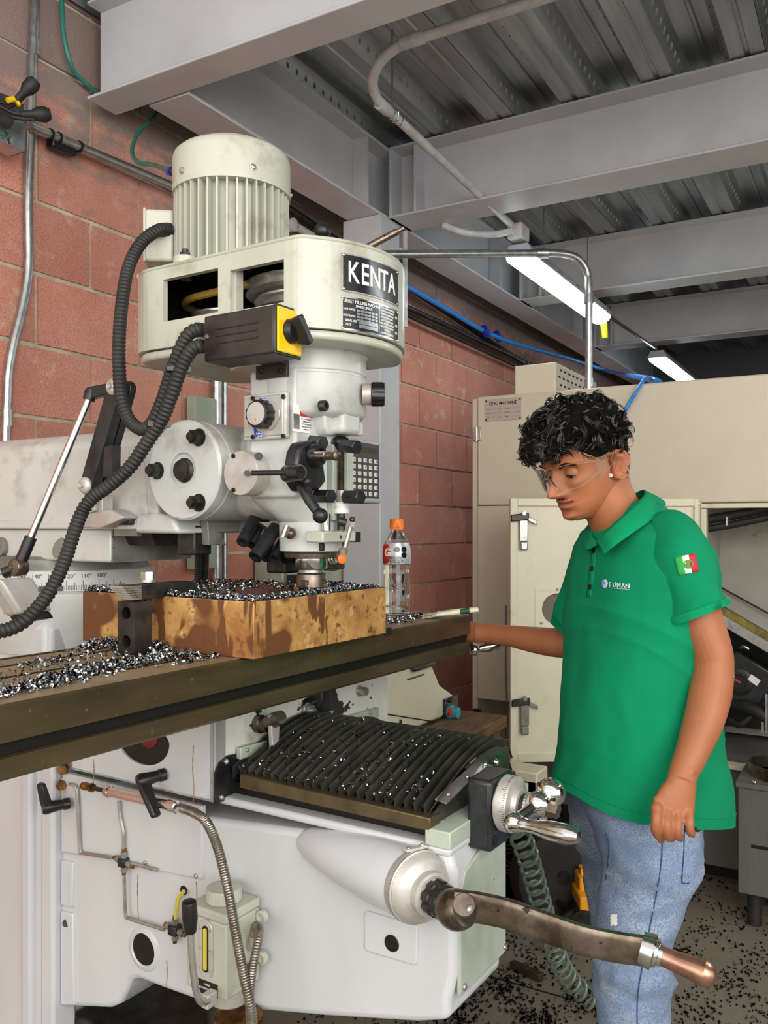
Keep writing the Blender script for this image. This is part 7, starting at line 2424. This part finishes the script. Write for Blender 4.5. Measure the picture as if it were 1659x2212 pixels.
def torso_ring(v, n=96, k=1.0, disp=True):
    ul, ur, al = (float(np.interp(v, VT, q)) for q in (UL, UR, AT))
    half = (ur - ul) / 2 * PD / FPX
    af = math.sqrt(max(half ** 2 - (math.sin(AL) * al) ** 2, .02 ** 2)) / math.cos(AL)
    c = W((ul + ur) / 2, v, PD)
    hem = max(0, (v - 1560) / 225)
    out = []
    zt0 = W(1370, 1560, PD).z
    for j in range(n):
        t = 2 * math.pi * j / n
        ct, st = math.cos(t), math.sin(t)
        p = c + pf * (af * k * spow(ct, .86)) + pl_ * (al * k * spow(st, .86))
        if hem > 0:
            zh = .876 + .030 * ct + .012 * st + .022 * max(0, ct) ** 8
            p.z = zt0 + (zh - zt0) * hem
        if disp:
            q = Vector((p.x * 1.0, p.y * 1.0, p.z * .45))
            f = fbm(q + Vector((3.1, 0, 0)), 7) * .010 + fbm(q, 15) * .005
            # drag folds running from the near shoulder down to the front of the waist
            s = (p - c).dot(pf) * 6 + (p.z - 1.0) * 9
            f += .005 * math.sin(s * 2.2 + 3 * noise.noise(p * 4)) * max(0, min(1, (v - 1350) / 250))
            al_ = (p - c).dot(pf) * .78 + (p.z - 1.1) * .62
            ac_ = (p - c).dot(pf) * -.62 + (p.z - 1.1) * .78
            r1 = noise.noise(Vector((ac_ * 17, al_ * 3.2, 2.7 + (p - c).dot(pl_) * 1.5)))
            r2 = noise.noise(Vector((ac_ * 6 + 9, al_ * 2.0, 7.1)))
            f += .006 * (1 - abs(r1)) ** 5 * max(0, min(1, r2 * 2 + .35)) - .002
            amp = min(1, max(.25, (v - 1120) / 260))
            p = p + (p - c).normalized() * f * amp
        out.append(p)
    return out


vv_ = list(np.linspace(1200, 1740, 20))
body.loft([torso_ring(v, 32, .84, False) for v in vv_])
skin = body.build('body', G['skin'], person, smooth=80)

# eyes
for sg in (1, -1):
    c = (.0652, sg * .0300, .0080)
    e = MB().sphere(hw(*c), .0132, 24, 16).build('eye', G['eye_white'], person)
    look = (hx_ * .84 - hz_ * .54 + hy_ * .12).normalized()
    MB().lathe(hw(*c) + look * .0112, look, [(0, .0072), (.0012, .0067), (.0022, .0047), (.0024, .0001)], 20).build('iris', G['iris'], e)
# lashes along the upper lids
for sg in (1, -1):
    c = (.0652, sg * .0300, .0080)
    pts = []
    for j in range(13):
        az = rad(-64 + 128 * j / 12)
        lat = rad(-9 - 22 * (abs(az) / rad(66)) ** 2)
        pts.append(hw(c[0] + .0150 * math.cos(lat) * math.cos(az), c[1] + .0163 * math.cos(lat) * math.sin(az), c[2] + .0140 * math.sin(lat)))
    MB().tube(pts, .0007, 5).build('eyelash', G['hair'], person)
# lips
for z0, z1, wd in ((-.0505, -.0405, .024), (-.0625, -.0510, .021)):
    rows = []
    for i in range(7):
        row = []
        for j in range(15):
            y = wd * (-1 + 2 * j / 14)
            tt = abs(y / wd)
            zc, zh = (-.0508, (1 - tt ** 1.6))
            z = (-.0508 + (z1 - z0) * (i / 6) * zh * .92) if z0 > -.06 else (-.0508 - (z1 - z0) * (i / 6) * zh)
            # find the surface by angle
            th = math.asin(max(-1, min(1, spow(y / float(np.interp(-z, [-q for q in ZS], HWD)), 1 / .9))))
            x_, y_, _ = face_pt(th, z)
            row.append(hw(x_ + .0007, y_, z))
        rows.append(row)
    MB().loft(rows, caps=False, closed=False).build('lip', G['lip'], person)

# ------------------------------------------------------------------ hair
rh = random.Random(11)


def strand(mb, p, dirs, length, curl, r, turns, n=13, sides=4, droop=0.0, ph=None):
    d = dirs.normalized()
    a, b = perp(d)
    ph = rh.uniform(0, 6.28) if ph is None else ph
    pts = []
    for i in range(n + 1):
        t = i / n
        k = curl * min(1, t * 2.5)
        w = ph + turns * 2 * math.pi * t
        pts.append(p + d * length * t + V(0, 0, -droop * t * t) + (a * math.cos(w) + b * math.sin(w)) * k)
    mb.tube(pts, [r * (1 - .55 * (i / n) ** 2) for i in range(n + 1)], sides, caps=False)


def hairline(th):
    """lowest z of the hair at angle th (0 = front)"""
    t = abs((th + math.pi) % (2 * math.pi) - math.pi)
    return float(np.interp(t, [0, .5, .8, 1.05, 1.25, 1.5, 1.8, 2.1, 3.15], [.058, .060, .054, .036, .022, .028, -.012, -.050, -.062]))


cap = MB()
rows = []
for i in range(46):
    row = []
    for j in range(96):
        th = 2 * math.pi * j / 96
        lo_ = hairline(th)
        z = .132 - (.132 - lo_) * (i / 45) ** .9
        t = abs((th + math.pi) % (2 * math.pi) - math.pi)
        top = max(0, min(1, (z - .045) / .05))
        lift = (.0025 + .013 * top * (1 - .6 * max(0, -math.cos(th)))) if i < 44 else .0003
        x, y, z2 = face_pt(th, z, lift)
        if top > 0:
            z2 += .012 * top
        row.append(hw(x, y, z2))
    rows.append(row)
cap.loft(rows)
mat('hair_base', lin('#0b0a09'), 0.85, bump=.0015, bs=260, spec=0.1)
hair = cap.build('hair', G['hair_base'], person, smooth=60)
cur = MB()


def lock(p, d, L, curl, turns, droop, back=0.0, k=6):
    """a lock of hair: a handful of fine strands sharing one curl"""
    ph = rh.uniform(0, 6.28)
    d = d.normalized()
    a, b = perp(d)
    for _ in range(k):
        o_ = (a * rh.gauss(0, 1) + b * rh.gauss(0, 1)) * .0014
        strand(cur, p + o_, d + (a * rh.gauss(0, 1) + b * rh.gauss(0, 1)) * .05, L * rh.uniform(.85, 1.12), curl * rh.uniform(.88, 1.12), rh.uniform(.0006, .00105), turns * rh.uniform(.95, 1.05), n=15, sides=3, droop=droop, ph=ph + rh.gauss(0, .12))


for k in range(780):
    th = rh.uniform(-math.pi, math.pi)
    t = abs(th)
    lo_ = hairline(th)
    back = max(0, -math.cos(th))
    zmin = lo_ + .006 if t < 1.0 else max(lo_ + .02, .044)
    z = rh.uniform(zmin, .134)
    x, y, _ = face_pt(th, min(z, .131), 0)
    top = max(0, min(1, (z - .045) / .05))
    rad_dir = (hx_ * x + hy_ * y + hz_ * max(0, (z - .02)) * 1.4).normalized()
    front = max(0, math.cos(th)) * max(0, min(1, (z - .05) / .03))
    p = hw(x, y, z) + rad_dir * rh.uniform(.002, .010 + .011 * top - .013 * back)
    tan = rad_dir.cross(Vector((rh.gauss(0, 1), rh.gauss(0, 1), rh.gauss(0, 1)))).normalized()
    d = tan * rh.uniform(.5, 1.0) + rad_dir * rh.uniform(-.08, .30) + hx_ * .55 * front - hz_ * .28
    lock(p, d, rh.uniform(.026, .044) * (1 - .45 * back), rh.uniform(.0065, .0115) * (1 - .5 * back), rh.uniform(.7, 1.3), .006 * front + .002, back)
for k in range(230):      # the heavy fringe over the brow
    th = rh.uniform(-.95, .80)
    z = rh.uniform(.060, .100)
    x, y, _ = face_pt(th, z)
    p = hw(x, y, z) + hx_ * rh.uniform(.004, .028 * math.cos(th)) + V(0, 0, 1) * rh.uniform(-.004, .010)
    d = hx_ * rh.uniform(.0, .7) + hy_ * rh.gauss(0, .7) - V(0, 0, 1) * rh.uniform(.0, .8)
    lock(p, d, rh.uniform(.020, .034), rh.uniform(.006, .0105), rh.uniform(.8, 1.4), .006)
o = cur.build('curl', G['hair'], hair, smooth=60)
o['kind'] = 'stuff'
# short faded sides
sh = MB()
for k in range(900):
    th = rh.choice((-1, 1)) * rh.uniform(1.0, 3.1)
    lo_ = hairline(th)
    z = rh.uniform(lo_ - .004, .06)
    x, y, _ = face_pt(th, z)
    n_ = (hx_ * x + hy_ * y).normalized()
    strand(sh, hw(x, y, z) - n_ * .001, n_ * .5 - hz_ * .8 - hx_ * .3, .010, .0008, .0006, .4, n=3, sides=3)
# brows, moustache, chin tuft
for sg in (1, -1):
    for k in range(300):
        t = rh.random()
        y = sg * (.013 + .034 * t)
        z = .0225 + .0060 * math.sin(min(1, t * 1.25) * 1.9) - .006 * max(0, t - .72) / .28 + rh.gauss(0, .0016)
        th = math.asin(max(-1, min(1, spow(y / .0757, 1 / .9))))
        x, y_, _ = face_pt(th, z)
        strand(sh, hw(x - .0008, y_, z), hy_ * sg * 1.0 + hz_ * .2 + hx_ * .02, .0075, .0002, .0006, .3, n=3, sides=3)
for k in range(300):
    y = rh.uniform(-.026, .026)
    z = -.0385 - .006 * abs(y / .027) ** 1.4 + rh.uniform(-.003, .0024)
    if abs(y) < .003:
        continue
    th = math.asin(max(-1, min(1, spow(y / .0665, 1 / .9))))
    x, y_, _ = face_pt(th, z)
    strand(sh, hw(x - .0010, y_, z), hy_ * (1 if y > 0 else -1) * .5 - hz_ * .85 + hx_ * .12, .0040, .0001, .00025, .3, n=2, sides=3)
for k in range(110):
    y = rh.gauss(0, .009)
    z = -.083 + rh.gauss(0, .005)
    th = math.asin(max(-1, min(1, spow(y / .042, 1 / .9))))
    x, y_, _ = face_pt(th, z)
    strand(sh, hw(x - .0012, y_, z), -hz_ * .9 + hx_ * .05, .0034, .0001, .00024, .3, n=2, sides=3)
o = sh.build('short_hair', G['hair'], hair, smooth=60)
o['kind'] = 'stuff'
# earring
es = W(1319, 1027, 1.665)
q_, nrm_, idx_, _d = BVHTree.FromPolygons([tuple(v) for v in headm.v], headm.f).ray_cast(V(0, 0, CAMH), (W(1319, 1027, 1) - V(0, 0, CAMH)).normalized())
if q_ is not None:
    MB().sphere(q_ - FV * .001, .0042).build('earring', G['white_plastic'], person)

# ------------------------------------------------------------------ polo shirt
shirt = MB()
rings = [torso_ring(v, 128) for v in list(np.linspace(1118, 1785, 130))]
last = rings[-1]
cc_ = sum(last, V(0, 0, 0)) / len(last)
ins1 = [q + (cc_ - q) * .02 for q in last]
ins2 = [q + (cc_ - q) * .16 + V(0, 0, .05) for q in last]
top0 = rings[0]
ct0 = sum(top0, V(0, 0, 0)) / len(top0)
shirt.loft([[q + (ct0 - q) * .45 + V(0, 0, .032) for q in top0], [q + (ct0 - q) * .2 + V(0, 0, .018) for q in top0]] + rings + [ins1, ins2])


def sleeve(pts, tilt_end=0.0, seed=0.0):
    cs = smoothpath([p[0] for p in pts], 8)
    k = len(pts) - 1
    rings = []
    N = 64
    for i, c in enumerate(cs):
        t = i / (len(cs) - 1) * k
        a = float(np.interp(t, range(k + 1), [p[1] for p in pts]))
        b = float(np.interp(t, range(k + 1), [p[2] for p in pts]))
        tg = (cs[min(i + 1, len(cs) - 1)] - cs[max(i - 1, 0)]).normalized()
        dn = (FV - tg * FV.dot(tg)).normalized()
        sd = tg.cross(dn)
        ring = []
        for j in range(N):
            w = 2 * math.pi * j / N
            p = c + sd * a * math.cos(w) + dn * b * math.sin(w)
            s = t / k
            f = fbm(p + Vector((seed, 0, 0)), 13) * .006 * s + .0035 * math.sin(14 * s + 3 * math.cos(w + seed) + 2 * noise.noise(p * 6)) * (.05 + .95 * s)
            f += .007 * (1 - abs(noise.noise(Vector((s * 5.0 + math.cos(w) * 1.2 + seed, math.sin(w) * 1.6, seed))))) ** 5 * s ** 1.5 - .001
            p = p + (p - c).normalized() * f
            p += tg * tilt_end * math.cos(w) * s
            ring.append(p)
        rings.append(ring)
    e = rings[-1]
    ce = sum(e, V(0, 0, 0)) / N
    d_ = (cs[-1] - cs[-3]).normalized()
    rings += [[q + (ce - q) * .06 for q in e], [q + (ce - q) * .10 - d_ * .035 for q in e], [q + (ce - q) * .6 - d_ * .04 for q in e]]
    shirt.loft(rings)
    return rings


near_sl = sleeve([(W(1418, 1165, 1.73), .030, .035), (W(1448, 1170, 1.665), px(60, 1.65), .068), (W(1466, 1208, 1.63), px(71, 1.62), .078), (W(1482, 1260, 1.615), px(69, 1.61), .075), (W(1497, 1305, 1.605), px(63, 1.605), .070), (W(1506, 1332, 1.60), px(60, 1.6), .068)], -.006, 1.7)
far_sl = sleeve([(W(1318, 1150, 1.84), .05, .05), (W(1300, 1200, 1.88), .064, .068), (W(1278, 1270, 1.92), .064, .066), (W(1257, 1330, 1.945), .062, .062), (W(1250, 1357, 1.955), .060, .060)], .0, 5.2)
polo = shirt.build('polo_shirt', G['shirt_green'], person, smooth=70)
# cuffs
for sl, nm in ((near_sl, 'sleeve_cuff'), (far_sl, 'sleeve_cuff')):
    e = sl[-4]
    c = sum(e, V(0, 0, 0)) / len(e)
    b4 = sl[-4 - 5]
    cb4 = sum(b4, V(0, 0, 0)) / len(b4)
    MB().loft([[q + (q - cb4).normalized() * .0004 for q in b4], [q + (q - cb4).normalized() * .0032 for q in b4], [q + (q - c).normalized() * .0032 for q in e], [q - (q - c).normalized() * .003 for q in e]], caps=False).build(nm, G['shirt_rib'], polo, smooth=60)
# hem stitching
hm = rings[-7]
MB().tube([q + (q - cc_).normalized() * .0006 for q in hm] + [hm[0]], .0012, 5).build('hem_stitch', G['shirt_rib'], polo)


def strip(top, bot, k=10, th=.0032, rows=6):
    a, b = smoothpath([W(*q) for q in top], k), smoothpath([W(*q) for q in bot], k)
    n = min(len(a), len(b))
    rr = []
    for i in range(rows + 1):
        t = i / rows
        rr.append([a[j] + (b[j] - a[j]) * t - FV * .006 * math.sin(math.pi * t) for j in range(n)])
    o = MB().loft(rr, caps=False, closed=False).build('collar', G['shirt_rib'], polo, smooth=70)
    so = o.modifiers.new('thick', 'SOLIDIFY')
    so.thickness = th
    return o


strip(((1360, 1072, 1.84), (1388, 1058, 1.80), (1392, 1068, 1.72), (1368, 1092, 1.675), (1335, 1122, 1.655), (1305, 1150, 1.66), (1286, 1168, 1.695)),
      ((1380, 1095, 1.88), (1424, 1078, 1.83), (1438, 1092, 1.72), (1408, 1122, 1.645), (1368, 1150, 1.62), (1330, 1176, 1.618), (1304, 1196, 1.638)))
strip(((1286, 1168, 1.70), (1276, 1150, 1.76), (1290, 1118, 1.84), (1330, 1085, 1.86), (1365, 1070, 1.85)),
      ((1284, 1180, 1.695), (1262, 1186, 1.735), (1262, 1160, 1.83), (1310, 1110, 1.90), (1372, 1090, 1.89)))

sh_bvh = BVHTree.FromPolygons([tuple(v) for v in shirt.v], shirt.f)


def hit(u, v, bvh=sh_bvh):
    o_ = V(0, 0, CAMH)
    d_ = (W(u, v, 1) - o_).normalized()
    q, n, i, dist = bvh.ray_cast(o_, d_)
    if q is None:
        return W(u, v, PD - .15), -FV
    if n.dot(d_) > 0:
        n = -n
    return q, n


def decal_grid(name, corner, m, parent, nu=8, nv=8, off=.0016, th=.0012):
    """a thin sewn-on patch following the cloth: corners TL, TR, BR, BL in the picture"""
    tl, tr, br_, bl = corner
    rows = []
    for i in range(nu + 1):
        row = []
        for j in range(nv + 1):
            s, t = j / nv, i / nu
            u = (tl[0] * (1 - s) + tr[0] * s) * (1 - t) + (bl[0] * (1 - s) + br_[0] * s) * t
            v = (tl[1] * (1 - s) + tr[1] * s) * (1 - t) + (bl[1] * (1 - s) + br_[1] * s) * t
            q, n = hit(u, v)
            row.append(q + n * off)
        rows.append(row)
    o = MB().loft(rows, caps=False, closed=False).build(name, m, parent)
    so = o.modifiers.new('thick', 'SOLIDIFY')
    so.thickness, so.offset = th, 0
    return o


# placket and buttons
decal_grid('placket', ((1280, 1180), (1291, 1185), (1278, 1292), (1268, 1289)), G['shirt_green'], polo, 14, 3, .0012, .0016)
for u, v in ((1285, 1190), (1281, 1229), (1277, 1268)):
    q, n = hit(u, v)
    b_ = MB().lathe(q + n * .002, n, [(0, .0055), (.002, .0055), (.0026, .0045), (.0018, .003), (.0018, .0001)], 18).build('button', G['denim_dark'] if False else G['steel_dark'], polo)
# flag on the sleeve
fl = ((1458, 1204), (1501, 1196), (1508, 1234), (1467, 1243))


def fsub(a, b):
    tl, tr, br_, bl = fl
    L = lambda p, q, t: (p[0] + (q[0] - p[0]) * t, p[1] + (q[1] - p[1]) * t)
    return (L(tl, tr, a), L(tl, tr, b), L(bl, br_, b), L(bl, br_, a))


fg = decal_grid('flag_patch', fsub(0, 1), G['flag_white'], polo)
decal_grid('flag_band', fsub(.0, .36), G['flag_green'], fg if False else polo, 6, 4, .0026, .0008)
decal_grid('flag_band', fsub(.68, 1.0), G['flag_red'], polo, 6, 4, .0026, .0008)
q, n = hit(1487, 1219)
a_, b_ = perp(n)
MB().lathe(q + n * .0022, n, [(0, .0085), (.0006, .0082), (.0006, .0062), (.0002, .006)], 20).build('flag_emblem', G['flag_green'], polo)
MB().prism([q + n * .0022 + RV * x + V(0, 0, z) for x, z in ((-.004, .005), (.001, .0065), (.0045, .003), (.003, -.001), (.005, -.005), (0, -.0035), (-.003, -.006), (-.003, 0))], n * .0012).build('flag_eagle', G['emblem_brown'], polo)
# chest logo
q, n = hit(1308, 1261)
MB().lathe(q + n * .0012, n, [(0, .0085), (.0008, .0082), (.0008, .0001)], 24).build('chest_logo', G['logo_silver'], polo)
vs, fs = text_mesh('N', .015, q + n * .0026, RV, (0, 0, 1), .0004, bold=.0006)
MB().add(vs, fs).build('chest_logo_letter', G['blue_print'], polo, smooth=0)
for k, ch in enumerate('EUMAN'):
    q, n = hit(1319 + k * 9.4, 1263 + k * .9)
    rt = (RV - n * RV.dot(n)).normalized()
    vs, fs = text_mesh(ch, .0125, q + n * .0016, rt, n.cross(rt), .0004, bold=.0002)
    MB().add(vs, fs).build('chest_logo_letter', G['logo_silver'] if k < 2 else G['logo_silver'], polo, smooth=0)
pts = [hit(1316 + k * 5, 1270 + k * .4) for k in range(10)]
MB().tube([q + n * .0012 for q, n in pts], .0005, 4).build('chest_logo_rule', G['logo_silver'], polo)

# ------------------------------------------------------------------ jeans
jeans = MB()


def leg(rows, hd, d0, seed, floor_z=.07):
    cs, N = [], 56
    rings = []
    vs_ = [r[0] for r in rows]
    for v in np.linspace(vs_[0], vs_[-1], 70):
        ul, ur, dd, hdp = (float(np.interp(v, vs_, [r[i] for r in rows])) for i in (1, 2, 3, 4))
        c = W((ul + ur) / 2, v, dd)
        a = (ur - ul) / 2 * dd / FPX
        ring = []
        for j in range(N):
            w = 2 * math.pi * j / N
            p = c + RV * a * spow(math.cos(w), .95) - FV * hdp * math.sin(w)
            f = fbm(p * 1.0 + Vector((seed, 0, 0)), 9) * .008
            f += .0035 * math.sin(p.z * 55 + 4 * noise.noise(p * 5) + 1.5 * math.cos(w)) * (.35 + .65 * gs(v - 1870, 70) + .6 * gs(v - 2090, 50))
            f += .009 * (1 - abs(noise.noise(Vector((math.cos(w) * 1.3 + seed, math.sin(w) * 1.1, p.z * 26 + 1.2 * math.cos(w)))))) ** 5 * (.25 + gs(v - 1860, 60) + gs(v - 2090, 45))
            ring.append(p + (p - c).normalized() * f)
        rings.append(ring)
    jeans.loft(rings)
    return rings


near_leg = leg([(1640, 1262, 1500, 1.72, .12), (1735, 1262, 1508, 1.70, .128), (1790, 1285, 1510, 1.69, .13), (1830, 1303, 1504, 1.675, .115), (1880, 1308, 1494, 1.665, .10), (1950, 1300, 1468, 1.66, .092), (2010, 1291, 1448, 1.66, .085), (2060, 1286, 1445, 1.66, .08),
                (2110, 1284, 1448, 1.665, .078), (2170, 1290, 1444, 1.67, .077), (2260, 1300, 1436, 1.675, .076), (2420, 1312, 1432, 1.68, .072), (2600, 1318, 1436, 1.69, .07), (2650, 1318, 1438, 1.69, .07)], .1, 1.68, .3)
leg([(1640, 1232, 1440, 1.84, .11), (1735, 1230, 1440, 1.86, .12), (1790, 1238, 1440, 1.86, .125), (1850, 1257, 1430, 1.87, .11), (1920, 1268, 1420, 1.87, .095), (1990, 1279, 1415, 1.87, .088), (2060, 1292, 1410, 1.87, .08), (2200, 1318, 1432, 1.88, .076), (2400, 1330, 1440, 1.885, .07), (2550, 1330, 1442, 1.89, .07)], .1, 1.87, 4.4)
jn = jeans.build('jeans', G['denim'], person, smooth=70)
jb_ = BVHTree.FromPolygons([tuple(v) for v in jeans.v], jeans.f)
for pts in (((1432, 1788), (1428, 1860), (1418, 1930), (1400, 2020), (1385, 2100), (1377, 2160), (1376, 2230)), ((1478, 1795), (1476, 1850), (1472, 1905)), ((1472, 1906), (1480, 1908), (1488, 1907)), ((1310, 1800), (1316, 1830), (1309, 1900))):
    ps = []
    for u, v in [(q.x, q.y) for q in smoothpath([V(a, b, 0) for a, b in pts], 6)]:
        q, n = hit(u, v, jb_)
        ps.append(q + n * .0008)
    MB().tube(ps, .0011, 5).build('seam', G['denim_dark'], jn)
q, n = hit(1327, 1985, jb_)
rows = []
for i in range(7):
    row = []
    for j in range(5):
        u, v = 1319 + 3.6 * j + (i % 2) * 1.5, 1974 + 4 * i + (j % 2) * 2
        p_, n_ = hit(u, v, jb_)
        row.append(p_ + n_ * .0012)
    rows.append(row)
o = MB().loft(rows, caps=False, closed=False).build('frayed_patch', G['white_print'], jn)
# belt glimpsed behind the hand
q0, n0 = hit(1500, 1792, jb_)
MB().tube([hit(u, 1790, jb_)[0] - FV * .001 for u in (1478, 1490, 1500, 1507)], .006, 8).build('belt', G['black_rubber'], jn)
# shoes, below the frame
for u, v, dd in ((1355, 2650, 1.69), (1375, 2550, 1.88)):
    c = W(u, v, dd)
    c.z = 0
    rr = []
    for t, w, h in ((-.10, .028, .055), (-.08, .038, .085), (-.02, .042, .10), (.05, .045, .075), (.11, .048, .05), (.155, .04, .035), (.175, .02, .02)):
        cc2 = c + pf * t
        rr.append([cc2 + pl_ * (w * math.cos(a)) + V(0, 0, max(0, h * math.sin(a)) + .022) for a in [2 * math.pi * j / 24 for j in range(24)]])
    s_o = MB().loft(rr).build('shoe', G['sole'], person)
    MB().loft([[c + pf * t + pl_ * w * s + V(0, 0, z) for s, z in ((-1, 0), (1, 0), (1, .024), (-1, .024))] for t, w in ((-.105, .03), (-.05, .042), (.06, .047), (.12, .048), (.165, .036), (.182, .015))]).build('shoe_sole', G['white_plastic'], s_o, bevel=.004)

# ------------------------------------------------------------------ safety glasses
def clear_plastic():
    m = bpy.data.materials.new('clear_lens')
    m.use_nodes = True
    nt = m.node_tree
    N, L = nt.nodes, nt.links
    out = N['Material Output']
    N.remove(N['Principled BSDF'])
    tr = N.new('ShaderNodeBsdfTransparent')
    tr.inputs['Color'].default_value = (.93, .95, .94, 1)
    gl = N.new('ShaderNodeBsdfGlossy')
    gl.inputs['Roughness'].default_value = .05
    fr = N.new('ShaderNodeFresnel')
    fr.inputs['IOR'].default_value = 1.28
    mx = N.new('ShaderNodeMixShader')
    L.new(fr.outputs[0], mx.inputs[0])
    L.new(tr.outputs[0], mx.inputs[1])
    L.new(gl.outputs[0], mx.inputs[2])
    L.new(mx.outputs[0], out.inputs['Surface'])
    MATS['clear_lens'] = m
    return m


clear_plastic()
mat('clear_frame', lin('#e4e7e4'), 0.08, trans=0.9, ior=1.25)
sg = thing('safety_glasses', 'clear wraparound safety glasses worn by the man in green', 'glasses', hw(.09, 0, -.02))
rows = []
for i in range(25):
    z = .030 - .050 * i / 24
    row = []
    for j in range(41):
        a = rad(-74 + 148 * j / 40)
        rx = .102 - .006 * (i / 24)
        nose = gs(a, .16) * max(0, (i / 24 - .35)) * .9
        zz2 = z
        if nose > 0:
            zz2 = z + .040 * nose
        tap = max(0, abs(a) - .75) / .55
        zz2 = zz2 + (.012 - zz2) * min(.8, tap * .62)
        row.append(hw(.012 + rx * math.cos(a) - .004 * i / 24, .0795 * math.sin(a), zz2))
    rows.append(row)
o = MB().loft(rows, caps=False, closed=False).build('lens', G['clear_lens'], sg)
for k in (0, 24):
    MB().tube(rows[k], .0007, 6).build('lens_edge', G['clear_frame'], sg)
for s in (1, -1):
    rr = []
    for t in range(15):
        f = t / 14
        x = .045 - .058 * f
        y = s * (.0795 + .0035 * math.sin(math.pi * f))
        z = .006 + .012 * f
        h = .017 * (1 - f) ** 1.4 + .0042
        if f > .85:
            z -= (f - .85) * .06
        rr.append([hw(x, y, z + h), hw(x, y + s * .0022, z + h), hw(x, y + s * .0022, z - h), hw(x, y, z - h)])
    MB().loft(rr).build('temple_arm', G['clear_lens'], sg)
    for e in (1, 2):
        MB().tube([r[e] for r in rr], .0006, 5).build('temple_edge', G['clear_frame'], sg)
